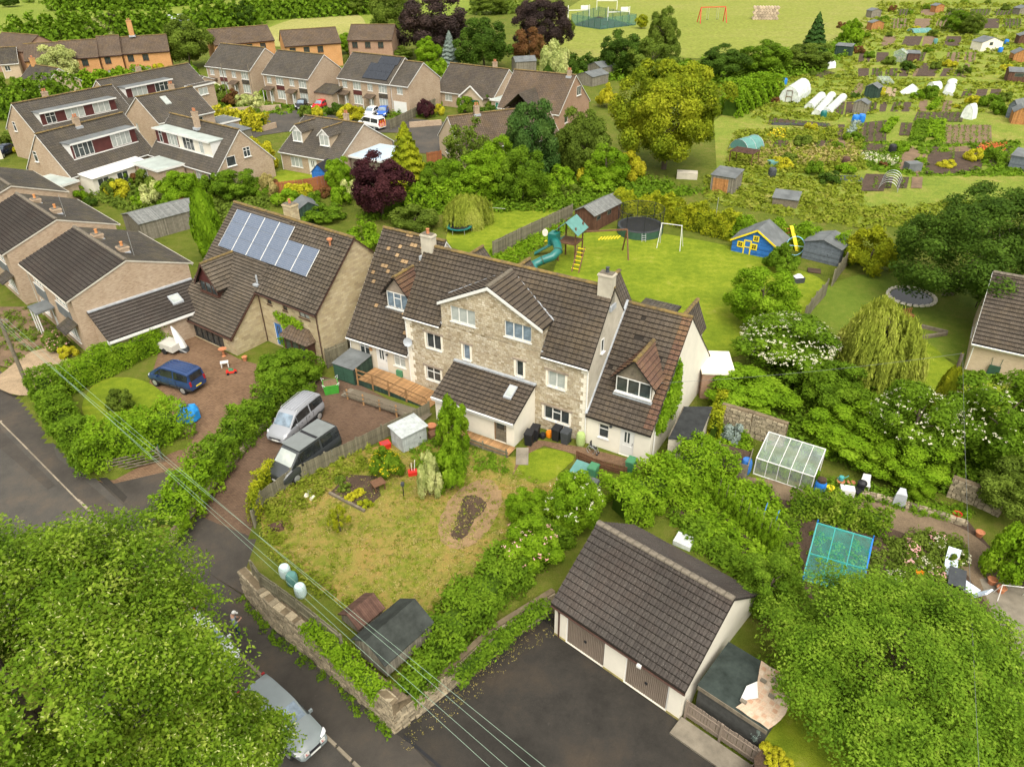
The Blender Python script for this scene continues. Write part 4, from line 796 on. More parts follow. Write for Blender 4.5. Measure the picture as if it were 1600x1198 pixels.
# ================================================================ house with the solar panels, to the left
def solar_house():
 c0 = G(508.9,571.5); az = R(-36.4); ex = Vector((math.cos(az),math.sin(az),0)); L = 7.0
 O = c0-ex*L
 H = house('solar_house','stone house with a stepped solar array and low catslide wing',O,az,L,9.0,4.72,9.0,'stone2','roofC',ov=.25,ovg=.12,tile='front',fascia='browntrim',tilemat='tileS',ridge='ridge',
  wins=[('f',1.05,3.7,.55,.9,'1','glass','browntrim'),('f',2.95,3.7,.55,.9,'1','glass','browntrim'),('f',4.85,3.68,1.2,.9,'2','curtain','browntrim')],doors=[('f',1.25,.1,1.0,2.05,'blue')])
 root = H.root
 # wing: the same front slope carried 3 m further forward, low eaves
 W0 = 7.3; sf = H.sf; fy = -3.0; zf = lambda y: 4.72+sf*y; he = zf(fy)
 m = MB(); Tw = Matrix.Translation((-W0,fy,0)); wallface(m,Tw,W0+.0,he,[(1.2,.05,4.6,1.75)])
 m.face([(-.001,fy,0),(-.001,.0,0),(-.001,0,4.7),(-.001,fy,he)]); m.face([(-W0,9,0),(-W0,fy,0),(-W0,fy,he),(-W0,4.5,8.95),(-W0,9,4.72)]); m.face([(-W0,9,0),(0,9,0),(0,9,4.72),(-W0,9,4.72)]); m.build('wing_wall',MT['stone2'],root)
 r = MB(); ya = fy-.25; slope(r,(-W0-.12,ya,zf(ya)+.07),(.1,ya,zf(ya)+.07),(.1,4.5,9.07),(-W0-.12,4.5,9.07)); slope(r,(-.12,9.25,zf(-.25)+.07),(-W0-.12,9.25,zf(-.25)+.07),(-W0-.12,4.5,9.07),(-.12,4.5,9.07)); wr = r.build('wing_roof',MT['undertile'],root)
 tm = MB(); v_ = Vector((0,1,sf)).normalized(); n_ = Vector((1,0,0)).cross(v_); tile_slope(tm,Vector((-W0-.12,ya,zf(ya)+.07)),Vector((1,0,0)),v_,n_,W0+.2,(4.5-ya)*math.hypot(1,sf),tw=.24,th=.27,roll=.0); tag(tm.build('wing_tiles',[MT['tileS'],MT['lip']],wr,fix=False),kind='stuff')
 rc = MB(); ridge_caps(rc,(-W0-.1,4.5,9.14),(0,4.5,9.14)); rc.build('ridge_tiles',MT['ridge'],wr)
 f = MB(); f.box(-W0-.1,.1,ya-.03,ya,zf(ya)-.18,zf(ya)+.02); f.tube([(-W0-.1,ya-.08,zf(ya)-.03),(.1,ya-.08,zf(ya)-.03)],.055,6)
 for x in (-W0-.14,.1): f.hexa([(x,ya,zf(ya)-.16),(x+.03,ya,zf(ya)-.16),(x+.03,4.5 if x < -1 else 0,zf(4.5 if x < -1 else 0)-.16),(x,4.5 if x < -1 else 0,zf(4.5 if x < -1 else 0)-.16)],[(x,ya,zf(ya)+.06),(x+.03,ya,zf(ya)+.06),(x+.03,4.5 if x < -1 else 0,zf(4.5 if x < -1 else 0)+.06),(x,4.5 if x < -1 else 0,zf(4.5 if x < -1 else 0)+.06)])
 f.build('wing_fascia',MT['browntrim'],root)
 window(root,Tw,1.2,.05,4.6,1.75,'6','black','glass',sill=False,name='glazed_doors')
 Hw = House(); Hw.root = root; Hw.he = 4.72; Hw.sf = sf; Hw.zf = zf
 dormer_gable(Hw,-4.5,2.5,-1.35,3.65,4.6,6.25,cheek='browntrim',face='maroon',roof='roofC',style='3',glass='glass',tile='tileS',winframe='browntrim',barge='browntrim',ov=.3,wh=.95,ww=2.3)
 # tiled bay beside the blue door
 b = MB(); b.box(3.35,6.1,-.75,0,0,1.95); bo = b.build('bay',MT['browntrim'],root)
 for k,(x,w_) in enumerate(((3.5,.75),(4.3,.85),(5.2,.75))): window(root,Matrix.Translation((0,-.75,0)),x,.55,w_,1.3,'1','browntrim','glass',sill=False,y=-.04,name='bay_window')
 r = MB(); r.hexa([(3.1,-1.0,1.95),(6.35,-1.0,1.95),(6.35,0,1.95),(3.1,0,1.95)],[(3.7,-.25,2.75),(5.75,-.25,2.75),(5.75,0,2.8),(3.7,0,2.8)]); r.build('bay_roof',MT['roofC'],root)
 # solar panels, laid on the slope
 v = Vector((0,1,sf)).normalized(); n = Vector((1,0,0)).cross(v); base = lambda x,s: Vector((x,0,4.72))+v*s+n*.17
 pw,ph = 1.83,1.17
 pm = MB(); pm.box(0,pw-.02,0,ph-.02,0,.04); pmesh = pm.mesh('solar_panel',MT['white']); cm = MB(); cm.face([(.03,.0,.043),(pw-.05,.0,.043),(pw-.05,ph-.02,.043),(.03,ph-.02,.043)]); cmesh = cm.mesh('cells',MT['solar'])
 Rm = Matrix((Vector((1,0,0)),v,n)).transposed().to_4x4()
 for row in range(3):
  for k in range(6 if row < 2 else 4):
   p = put('solar_panel',pmesh,root); p.matrix_local = Matrix.Translation(base(-6.4+k*pw,2.2+row*ph)) @ Rm; put('cells',cmesh,p)
 chimney(root,-.6,5.0,8.2,10.1,.95,.8,'stone2',1,'terracotta',False)
 fl = MB(); fl.tube([(5.2,3.7,8.1),(5.2,3.7,8.75)],.09,8); fl.lathe([(.02,8.7),(.22,8.75),(.22,8.85),(.02,8.95)],10,c=(5.2,3.7)); fl.build('flue',MT['terracotta'],root)
 fl = MB(); fl.tube([(-.1,.25,4.95),(-.1,.25,5.75)],.07,8); fl.box(-.35,.15,-.05,.4,4.9,5.05); fl.build('vent_pipe',MT['lead'],root)
 dp = MB(); dp.tube([(6.9,-.3,4.5),(6.9,-.07,4.2),(6.9,-.07,.05)],.045,6); dp.build('downpipe',MT['browntrim'],root)
 return root
solar_house()

# ================================================================ terrace at the left edge
def terrace():
 O1 = G(142.6,557.1); az = R(-44.3); ex = Vector((math.cos(az),math.sin(az),0)); ey = Vector((-ex.y,ex.x,0)); L = 10.8
 def block(O,label,first):
  H = house('brick_terrace',label,O,az,L,9.4,5.05,6.75,'brick','roofD',ov=.35,ovg=.03,tile='front',fascia='creamwhite',tilemat='tileG2',ridge='ridgeG',group='brick terrace blocks on the left',
   wins=[('f',1.0,3.5,2.6,1.25,'4','curtain'),('f',6.2,3.5,2.9,1.25,'4','curtain'),('f',6.6,.7,2.8,1.4,'4','curtain'),('f',.7,.7,2.0,1.4,'3','curtain')],doors=[('f',3.2,.05,1.0,2.05)])
  r = H.root
  for x0,x1 in ((.8,3.8),(6.0,9.3)): MB().box(x0,x1,-.03,.0,2.35,3.45).build('grey_panel',MT['felt'],r)
  c = MB(); slope(c,(2.9,-1.5,2.35),(4.9,-1.5,2.35),(4.9,0,2.45),(2.9,0,2.45),.15); c.build('canopy',MT['felt'],r)
  p = MB(); p.bar((3.0,-1.4,0),(3.0,-1.4,2.25),.09).bar((4.8,-1.4,0),(4.8,-1.4,2.25),.09).bar((3.9,-1.4,0),(3.9,-1.4,2.25),.07); p.build('canopy_posts',MT['white'],r)
  c = MB(); slope(c,(8.3,-1.1,2.25),(10.3,-1.1,2.25),(10.3,0,2.75),(8.3,0,2.75),.1); c.build('porch_canopy',MT['roofD'],r)
  for x,y in ((3.5,5.3),(8.0,5.6)): chimney(r,x,y,6.2,6.95,.75,.75,'brick',1,'orangepot')
  MB().tube([(9.3,5.9,6.4),(9.3,5.9,8.4)],.02,4).build('aerial',MT['steel'],r)
  return H
 H = block(O1-ex*L,'brick terrace block with side lean-to roof and skylight, left edge',True); r = H.root
 # lean-to on the gable end
 x0,x1 = L,L+3.0; zt,ze = 3.65,2.35; y0,y1 = .9,9.2
 m = MB(); m.face([(x0,y0,0),(x1,y0,0),(x1,y0,ze),(x0,y0,zt-.05)]); m.face([(x1,y0,0),(x1,y1,0),(x1,y1,ze),(x1,y0,ze)]); m.face([(x1,y1,0),(x0,y1,0),(x0,y1,zt-.05),(x1,y1,ze)]); m.build('lean_to_wall',MT['brick'],r)
 s = MB(); sl = (zt-ze)/(x1-x0); slope(s,(x1+.25,y0-.15,ze-.25*sl+.05),(x1+.25,y1+.15,ze-.25*sl+.05),(x0+.02,y1+.15,zt+.05),(x0+.02,y0-.15,zt+.05)); lr = s.build('lean_to_roof',MT['undertile'],r)
 tm = MB(); v_ = Vector((-1,0,sl)).normalized(); tile_slope(tm,Vector((x1+.25,y0-.15,ze-.25*sl+.05)),Vector((0,1,0)),v_,Vector((0,1,0)).cross(v_),y1-y0+.3,3.23*math.hypot(1,sl)); tag(tm.build('lean_to_tiles',[MT['tileG2'],MT['lip']],lr,fix=False),kind='stuff')
 f = MB(); f.box(x0,x0+.28,y0-.1,y1+.1,zt+.02,zt+.12); f.build('flashing',MT['lead'],lr)
 g = MB(); g.box(x1+.26,x1+.34,y0-.1,y1+.1,ze-.3,ze-.1); g.box(x1-.0,x1+.28,y0-.18,y0-.14,ze-.35,ze-.05); g.tube([(x1+.1,y0-.1,ze-.1),(x1+.1,y0-.1,0)],.05,6); g.build('gutter',MT['white'],r)
 sk = MB(); sx,sy = x0+1.2,6.6; sk.hexa([(sx,sy,zt-1.2*sl+.0),(sx+.9,sy,zt-2.1*sl),(sx+.9,sy+.9,zt-2.1*sl),(sx,sy+.9,zt-1.2*sl)],[(sx,sy,zt-1.2*sl+.24),(sx+.9,sy,zt-2.1*sl+.24),(sx+.9,sy+.9,zt-2.1*sl+.24),(sx,sy+.9,zt-1.2*sl+.24)]); so_ = sk.build('skylight',MT['lead'],r)
 gl = MB(); gl.face([(sx+.1,sy+.1,zt-1.3*sl+.245),(sx+.8,sy+.1,zt-2.0*sl+.245),(sx+.8,sy+.8,zt-2.0*sl+.245),(sx+.1,sy+.8,zt-1.3*sl+.245)]); gl.build('pane',MT['curtain'],so_)
 c = MB(); c.hexa([(x0-1.2,9.6,0),(x0+2.6,9.6,0),(x0+2.6,12,0),(x0-1.2,12,0)],[(x0-1.2,9.6,2.9),(x0+2.6,9.6,2.9),(x0+2.6,12,2.3),(x0-1.2,12,2.3)]); co_ = c.build('conservatory',MT['poly'],r)
 b = MB()
 for k in range(6): x = x0-1.2+k*.76; b.bar((x,9.6,2.93),(x,12,2.33),.07,.05)
 b.build('glazing_bars',MT['white'],co_)
 O2 = O1-ex*(2*L+3.2)-ey*.4
 block(O2,'second brick terrace block, set back behind the lean-to one',False)
 O3 = O2-ex*(L+3.2)+ey*.4
 H3 = house('brick_terrace','furthest brick terrace block, mostly roof, cut by the left edge',O3,az,L,9.4,5.05,6.75,'brick','roofD',fascia='creamwhite',ridge='ridgeG',group='brick terrace blocks on the left')
terrace()

# ================================================================ double garage
def garage():
 A,B = G(866,989.8,-1.2),G(1060,1124.7,-1.2); az = azof(A,B); L = (B-A).length; W = 7.0; he,hr = 2.3,5.0
 root = thing('garage','cream double garage with two brown ribbed doors and dark tiled roof','garage',A,az); T = FACE(L,W)
 d1,d2 = (.72,2.33),(4.22,2.37); m = MB(); wallface(m,T['f'],L,he,[(d1[0],.0,d1[1],2.02),(d2[0],.0,d2[1],2.02)]); wallface(m,T['b'],L,he)
 for k in 'lr': m.face([T[k] @ Vector(p) for p in ((0,0,0),(W,0,0),(W,0,he),(W/2,0,hr-.03),(0,0,he))])
 m.build('wall',MT['whitepaint'],root)
 pl = MB(); [pl.box(a,b,-.02,.0,0,.13) for a,b in ((0,d1[0]),(d1[0]+d1[1],d2[0]),(d2[0]+d2[1],L))]; pl.build('plinth',plain('mossy_plinth',(.32,.27,.10),.9,.3,3),root)
 dm = MB(); n = 22
 for k in range(n):
  x = k/n*2.22; dm.box(x,x+.055,0,.07,.02,1.97); dm.box(x+.055,x+2.22/n,.05,.07,.02,1.97)
 me = dm.mesh('garage_door',MT['brownpl']); fr_ = MB(); fr_.box(-.06,0,-.01,.07,0,2.02).box(2.22,2.28,-.01,.07,0,2.02).box(0,2.22,-.01,.07,1.96,2.02); fm = fr_.mesh('frame',MT['white']); hm = MB().box(1.05,1.17,-.05,0,.85,.97).mesh('handle',MT['black'])
 for x,w_ in (d1,d2):
  o = put('garage_door',me,root,(x+.06,.07,0)); put('frame',fm,o); put('handle',hm,o)
 s = (hr-he)/(W/2); ov = .14; og = .14; r = MB(); e0 = he-ov*s+.07
 slope(r,(-og,-ov,e0),(L+og,-ov,e0),(L+og,W/2,hr+.07),(-og,W/2,hr+.07)); slope(r,(L+og,W+ov,e0),(-og,W+ov,e0),(-og,W/2,hr+.07),(L+og,W/2,hr+.07)); ro = r.build('roof',MT['undertile'],root)
 # every tile of the near slope laid singly
 Ls = (W/2+ov)*math.hypot(1,s); nu,nv = 23,13; tw,th = (L+2*og)/nu,Ls/nv; v_ = Vector((0,1,s)).normalized(); n_ = Vector((1,0,0)).cross(v_)
 t = MB(); seg = (0,.1,.28,.38,.5,.62,.78,.88,1.0); prof = (1,0,0,.6,1,.6,0,0,1)
 for q,p_ in zip(seg,prof):
  x = q*(tw-.005); t.v += [(x+.002,.055,.066+p_*.03),(x+.002,th+.03,.010+p_*.03),(x+.002,-.014,.006)]
 for k in range(len(seg)-1): a = k*3; t.f += [(a,a+3,a+4,a+1),(a+2,a+5,a+3,a)]; t.m += [0,1]
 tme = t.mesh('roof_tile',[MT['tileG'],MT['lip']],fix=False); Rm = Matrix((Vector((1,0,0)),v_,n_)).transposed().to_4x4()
 for j in range(nv):
  for i in range(nu):
   o = put('roof_tile',tme,ro); o.matrix_local = Matrix.Translation(Vector((-og+i*tw,-ov,e0))+v_*(j*th)+n_*rnd.uniform(0,.006)) @ Rm @ Matrix.Rotation(rnd.uniform(-.006,.006),4,'Z')
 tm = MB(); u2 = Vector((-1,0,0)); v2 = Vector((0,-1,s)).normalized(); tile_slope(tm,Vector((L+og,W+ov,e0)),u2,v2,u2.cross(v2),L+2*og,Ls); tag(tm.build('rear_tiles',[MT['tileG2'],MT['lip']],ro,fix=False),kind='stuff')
 cap = MB(); ridge_caps(cap,(0,0,0),(.43,0,0),.14,.43); cme = cap.mesh('ridge_tile',MT['ridgeG'])
 nk = int((L+2*og)/.43)
 for k in range(nk): put('ridge_tile',cme,ro,(-og+k*(L+2*og)/nk,W/2,hr+.13+rnd.uniform(-.008,.008)))
 f = MB(); f.box(-og,L+og,-ov-.0,-ov+.03,e0-.22,e0-.09); f.build('fascia',MT['browntrim'],root); g = MB(); g.tube([(-og,-ov-.04,e0-.12),(L+og,-ov-.04,e0-.12)],.04,6); g.tube([(.32,-ov-.03,e0-.1),(.32,-.06,he-.5),(.32,-.06,.05)],.045,6); g.build('gutter',MT['browntrim'],root)
 so_ = MB().box(-og+.05,L+og-.05,-ov+.03,-.002,e0-.24,e0-.215).build('soffit',MT['white'],root)
 MB().box(0,.22,-.16,0,0,.14).build('security_light',MT['white'],root,(4.95,-.12,2.05))
 return A,az,L
GA,GAZ,GLEN = garage()

# ================================================================ stone bungalow at the right edge
def bungalow_right():
 O = G(1505.7,576); H = house('stone_bungalow','buff stone bungalow with brown tiled roof, cut by the right edge',O,R(-32),12,9.2,2.55,6.1,'brick3','roofA',ov=.3,ovg=.1,tile='front',fascia='white',ridge='ridgeG',wins=[('l',3.2,.8,2.0,1.3,'2','glass')])
bungalow_right()
# ================================================================ the estate behind
def V2(x,y): return Vector((x,y,0))
EST = 'brick houses of the estate behind'
def estate():
 # chalet houses at the left, each with a long flat-roofed dormer
 C1 = house('chalet_house','chalet house with maroon dormer and white lean-to, nearest on the left',V2(-54.3,91.9),R(62),12.5,8.3,2.6,7.1,'brick','roofB',group=EST,chim=[(5.6,4.1,6.6,8.0)],wins=[('l',2.2,3.6,.7,1.3,'1t','glass'),('f',1,.8,2,1.3,'3','glass')])
 dormer_flat(C1,1.9,11.4,1.15,3.9,5.75,[(0,.06,'maroon',[]),(.06,.52,'maroon',[(2.2,2.7,'4t','glass')]),(.52,1,'maroon',[(7.6,2.9,'4t','curtain')])])
 e = MB(); e.hexa([(1.0,-2.6,0),(9.2,-2.6,0),(9.2,0,0),(1.0,0,0)],[(1.0,-2.6,2.2),(9.2,-2.6,2.2),(9.2,0,2.5),(1.0,0,2.5)]); e.build('lean_to',MT['whitepaint'],C1.root)
 s = MB(); slope(s,(.8,-2.9,2.3),(9.4,-2.9,2.3),(9.4,-.3,2.62),(.8,-.3,2.62),.08); s.build('lean_to_roof',MT['white'],C1.root)
 for u in (1.6,4.4,7.4): window(C1.root,Matrix.Translation((0,-2.6,0)),u,.3,1.6,1.7,'2','white','glass',y=-.05)
 flatbox(C1,-4.2,-.3,-1.5,3.6,2.2,'brick','feltpale','carport')
 C2 = house('chalet_house','chalet house with half white, half maroon dormer and tall chimney',V2(-48.3,101.7),R(-38),15.3,8.4,2.6,6.9,'brick','roofB',group=EST,wins=[('r',1.6,2.9,1.3,1.2,'1','glass'),('r',4.2,3.5,1.0,1.2,'2t','glass'),('f',10.3,.3,1.4,2.0,'2','curtain'),('f',13.0,.9,1.0,1.1,'1','glass')],chim=[(7.4,3.4,6.0,8.3)])
 dormer_flat(C2,.5,13.2,1.2,3.9,5.7,[(0,.42,'maroon',[(1.3,.7,'1t','glass'),(3.3,2.3,'3','curtain')]),(.42,1,'whitepaint',[(6.9,2.5,'3t','glass'),(10.6,.9,'1t','curtain')])],roof='feltpale')
 flatbox(C2,2.6,8.2,-3.8,-.2,2.5,'brick','feltpale',wins=[('f',1.2,.4,1.7,1.8,'2','curtain')])
 C3 = house('brick_house','brick house with a skylight, gable end toward the chalets',V2(-50.4,111),R(52),9.0,8.8,4.4,7.3,'brick','roofB',group=EST,wins=[('l',2.0,2.2,.7,1.2,'1','curtain'),('f',4.5,2.6,2.6,1.3,'3','glass')],chim=[(5.8,4.6,6.8,8.2)])
 sk = MB(); z = C3.zf; sk.hexa([(3.1,2.3,z(2.3)),(4.0,2.3,z(2.3)),(4.0,3.6,z(3.6)),(3.1,3.6,z(3.6))],[(3.1,2.3,z(2.3)+.2),(4.0,2.3,z(2.3)+.2),(4.0,3.6,z(3.6)+.2),(3.1,3.6,z(3.6)+.2)]); sk.build('skylight',MT['curtain'],C3.root)
 flatbox(C3,9.2,13.0,0,4,2.3,'brick','felt','side_extension')
 C4 = house('chalet_house','chalet house with maroon and white dormer, behind the skylight house',V2(-60.3,121.2),R(58),17,8.6,4.5,7.9,'brick','roofB',group=EST,wins=[('l',2.6,4.6,.8,1.2,'1t','glass'),('l',5.0,4.6,.8,1.2,'1t','glass'),('f',.4,2.6,1.6,1.4,'2','glass')],chim=[(8,5,7.4,8.7)])
 dormer_flat(C4,2.2,10.6,.9,5.1,6.7,[(0,.5,'maroon',[(3.2,2.7,'3','curtain')]),(.5,1,'maroon',[(7.4,2.5,'3t','glass')])])
 flatbox(C4,12.5,17,-1.4,0,5.3,'brick','roofB','bay',wins=[('f',1.2,3.8,1.8,1.1,'2','curtain')])
 C5 = house('chalet_house','chalet house with long maroon dormer behind a small tree, far left',V2(-65.5,106.2),R(57),15,7.6,4.2,7.7,'brick','roofB',group=EST,wins=[('l',2.0,3.9,.7,1.3,'1t','glass')],chim=[(5,4.2,7.2,8.5)])
 dormer_flat(C5,1.6,13.0,.7,4.85,6.5,[(0,.3,'maroon',[(2.3,1.4,'2t','glass')]),(.3,.62,'maroon',[(5.2,2.8,'3','curtain')]),(.62,1,'maroon',[(9.4,2.6,'3','curtain')])])
 house('brick_house','house with only a corner of roof showing at the left edge above the terrace',V2(-62.5,79.5),R(-42),10,9,3.0,6.4,'brick','roofB',group=EST)
 H = house('bungalow','bungalow with a green-blinded white window at the left edge',V2(-81,100),R(50),12,8,2.5,5.6,'whitepaint','roofB',group=EST,wins=[('l',2.2,.7,2.6,1.4,'3','glassg'),('f',8.6,.8,2.0,1.3,'2','glassg')])
 # row of two-storey semis
 def semi(loc,az,L,label,n=1,panel='roofD',porch=True,hr=8.1):
  ws = []; un = L/n
  for k in range(n):
   u = k*un
   ws += [('f',u+.8,3.25,1.2,1.15,'2t','curtain'),('f',u+un-2.6,3.15,1.9,1.3,'3t','curtain'),('f',u+un-2.7,.75,2.0,1.5,'3','curtain')]
  H = house('semi_house',label,loc,R(az),L,9.0,4.9,hr,'brick','roofC' if panel == 'roofC' else 'roofB',group=EST,wins=ws,doors=[('f',k*un+.9,.05,1.0,2.05) for k in range(n)])
  for k in range(n):
   u = k*un; MB().box(u+un-2.65,u+un-.65,-.03,.0,2.3,3.1).build('tile_panel',MT['maroon' if k % 2 == 0 else 'roofD'],H.root)
   if porch:
    s = MB(); slope(s,(u+.5,-1.3,2.3),(u+2.6,-1.3,2.3),(u+2.6,0,2.75),(u+.5,0,2.75),.1); s.build('porch_roof',MT['roofC'],H.root)
    MB().bar((u+.6,-1.2,0),(u+.6,-1.2,2.2),.09).bar((u+2.5,-1.2,0),(u+2.5,-1.2,2.2),.09).build('porch_posts',MT['white'],H.root)
  return H
 semi(V2(-58.2,154.6),-31.3,12.0,'left one of the three brick semis, beside the white garage door',2)
 ga = house('small_garage','small pitched garage with a white door by the left semi',V2(-62.3,150.5),R(-31.3),3.4,6,2.3,3.4,'brick','roofD',cat='garage',fascia='white',ridge='ridgeG'); MB().box(.4,3.0,-.05,0,.02,2.05).build('garage_door',MT['white'],ga.root)
 B = semi(V2(-44.8,145.7),-31.9,11.4,'middle one of the three brick semis, with a low garage on its right',2)
 s = MB(); m = MB(); m.box(11.4,15.6,1.0,7.0,0,2.5); m.build('side_garage',MT['brick'],B.root); slope(s,(11.4,.8,2.5),(16,.8,2.5),(16,4,3.5),(11.4,4,3.5)); slope(s,(16,7.2,2.5),(11.4,7.2,2.5),(11.4,4,3.5),(16,4,3.5)); s.build('side_roof',MT['roofD'],B.root)
 Cc = semi(V2(-30.1,140.8),-33.1,11.9,'right one of the three brick semis, with black solar panels',2,hr=8.3); r = Cc.root
 W = house('','',(0,0),0,3.9,8.7,4.85,7.8,'brick','roofB',root=r,off=(11.95,.15,0),wins=[('f',1.3,3.3,1.3,1.1,'2','curtain')])
 MB().box(12.4,15.2,.05,.14,.02,2.1).build('garage_door',MT['white'],r)
 v = Vector((0,1,Cc.sf)).normalized(); n = Vector((1,0,0)).cross(v); Rm = Matrix((Vector((1,0,0)),v,n)).transposed().to_4x4(); pm = MB().box(0,1.08,0,1.66,0,.05).mesh('solar_panel',MT['solarblk'])
 for row,ks in ((0,range(5)),(1,range(5)),(2,range(1,5))):
  for k in ks:
   p = put('solar_panel',pm,r); p.matrix_local = Matrix.Translation(Vector((5.6+k*1.1+(.4 if row == 2 else 0),0,4.9))+v*(.35+row*1.69)+n*.15) @ Rm
 # bungalow with a front gable and a green-blinded window
 D = house('bungalow','pale-fronted bungalow with small front gable and green-blinded window',V2(-12.9,140.5),R(-34),12.6,9.4,2.6,6.3,'brick','roofA',group=EST,wins=[('f',2.0,1.0,1.6,1.1,'2t','curtain')],doors=[('f',5.2,.05,1.3,2.1)],chim=[(9.6,4.9,5.8,7.3)])
 m = MB(); wallface(m,Matrix.Translation((6.8,-1.6,0)),4.6,2.6,[(.6,.75,3.2,1.4)]); m.face([(6.8,-1.6,2.6),(11.4,-1.6,2.6),(9.1,-1.6,4.3)]); m.face([(11.4,-1.6,0),(11.4,0,0),(11.4,0,2.6),(11.4,-1.6,2.6)]); m.face([(6.8,0,0),(6.8,-1.6,0),(6.8,-1.6,2.6),(6.8,0,2.6)]); m.build('gable_wall',MT['brick3'],D.root)
 s = MB(); slope(s,(6.5,-1.9,2.45),(6.5,.3,2.45),(9.1,4.4,4.4),(9.1,-1.9,4.4)); slope(s,(11.7,.3,2.45),(11.7,-1.9,2.45),(9.1,-1.9,4.4),(9.1,4.4,4.4)); s.build('gable_roof',MT['roofA'],D.root)
 b = MB(); [b.bar((x,-1.93,2.4),(9.1,-1.93,4.36),.05,.22) for x in (6.5,11.7)]; b.build('bargeboard',MT['white'],D.root); window(D.root,Matrix.Translation((6.8,-1.6,0)),.6,.75,3.2,1.4,'4t','white','glassg')
 flatbox(D,12.8,20.4,-1.0,6,2.4,'brick','feltpale',wins=[('f',.8,.8,2.0,1.3,'2','glassg')]); flatbox(D,16.4,22.5,1,8,2.9,'brick','bluefelt','side_extension')
 # dormer cottage with a pale blue flat roof
 E = house('dormer_bungalow','dormer bungalow with two white gabled dormers and pale blue flat roof',V2(-30.9,102),R(-30.5),10.3,11.2,2.6,6.0,'brick','roofB',group=EST,wins=[('f',1.7,.75,2.1,1.3,'3','curtain'),('f',7.3,.75,2.1,1.3,'2','curtain')],doors=[('f',4.9,.05,1.5,2.1)],chim=[(7.2,5.9,5.6,7.0,.6,.5)])
 for u in (2.1,6.9): dormer_gable(E,u,1.75,1.5,3.75,5.1,5.85,cheek='brick3',face='white',roof='roofB',style='2',glass='curtain',barge='white',ww=1.45,wz=3.75,wh=1.35)
 flatbox(E,10.6,15.6,2.0,8.2,2.7,'timber','bluefelt','carport')
 # bungalow half hidden behind trees, gable to the road
 a = G(700,183,5.9); az = AZ((700,183),(805,171),5.9); ex = Vector((math.cos(az),math.sin(az),0)); ey = Vector((-ex.y,ex.x,0)); o = a-ey*4.4; o.z = 0
 house('bungalow','bungalow with mossy roof half hidden behind a thin tree',o,az,15,8.8,2.6,5.9,'brick3','roofC',group=EST,chim=[(4.2,4.4,5.6,7.0)],wins=[('f',2.0,.2,1.2,2.0,'2','glass'),('l',2.6,.8,1.5,1.2,'2','glass')])
 # brown-brick chalet with gable window, beside the golden tree
 ex = Vector((math.cos(R(-30)),math.sin(R(-30)),0)); o = V2(4.7,122.2)+ex*(3.7-11)
 I = house('brown_brick_house','brown brick house with one gable window, left of the big golden tree',o,R(-30),11,11.2,2.7,7.4,'brick2','roofC',ov=.2,group=EST,wins=[('r',6.2,4.2,1.5,1.4,'2','glass'),('r',2.0,.8,1.2,1.3,'1','glass')],chim=[(10,5.4,7.0,8.1,.6,.5)])
 s = MB(); slope(s,(2.0,-2.2,3.0),(2.0,3,3.0),(5,3,5.6),(5,-2.2,5.6)); slope(s,(8,3,3.0),(8,-2.2,3.0),(5,-2.2,5.6),(5,3,5.6)); s.build('front_wing_roof',MT['roofA'],I.root)
 # orange brick row along the meadow
 ORG = 'orange brick houses along the meadow'
 A,B_ = G(38,95,4.9),G(265,80,4.9); az = azof(A,B_); ex = Vector((math.cos(az),math.sin(az),0)); ey = Vector((-ex.y,ex.x,0)); T = (B_-A).length
 lab = ['orange brick row house with plain gable, left end of the row','orange brick row house half behind the pale flowering tree','orange brick row house with the hipped step in its roof','orange brick row house with tall orange chimney']
 for k,(t0,t1,dy,hr) in enumerate(((0,.24,0,7.3),(.24,.5,-.6,7.5),(.5,.66,.2,7.9),(.66,1.0,1.0,7.4))):
  o = A+ex*T*t0+ey*dy; o.z = 0; L = T*(t1-t0)-.15
  house('orange_brick_house',lab[k],o,az,L,9.5,4.9,hr,'orange','roofC',group=ORG,fascia='browntrim',wins=[('f',.8+j*2.9,3.2,1.2,1.3,'2','glass','browntrim') for j in range(int((L-1)/2.9))]+[('f',.8+j*2.9,.7,1.2,1.3,'2','curtain','browntrim') for j in range(int((L-1)/2.9))],chim=[(2.5,4.5,7.4,10.6,1.0,.8,'orange')] if k == 3 else ())
 for (p,q,lb) in (((335,70),(428,62),'orange brick house partly behind a grey-green tree'),((445,72),(532,66),'low orange brick house with grey roof at the hay field'),((543,62),(612,62),'red brick house with two small gables by the dark trees'),((-20,75),(36,80),'long mossy roof house at the far left')):
  A,B_ = G(*p,4.9),G(*q,4.9); o = Vector((A.x,A.y,0)); L = (B_-A).length
  house('orange_brick_house',lb,o,azof(A,B_),L,9,4.9,7.4,'orange' if 'orange' in lb else 'brick2','roofC',group=ORG,fascia='browntrim',wins=[('f',.9+j*3,3.1,1.3,1.3,'2','glass','browntrim') for j in range(max(1,int((L-1)/3)))])
 for (p,q,he,lb) in (((0,100),(28,98),3.0,'small grey house with white verge at the far left'),((28,128),(70,135),2.6,'low dark-roofed house with orange chimney behind the hedge')):
  A,B_ = G(*p,he),G(*q,he); o = Vector((A.x,A.y,0)); L = (B_-A).length
  house('small_house',lb,o,azof(A,B_),L,7,he,he+2.6,'brick3','roofD',group=EST,chim=[(1.2,3.4,he+1.6,he+3.9,.8,.7,'orange')] if 'chimney' in lb else (),wins=[('f',.6,he-1.5,1.0,1.0,'2','glass')])
estate()
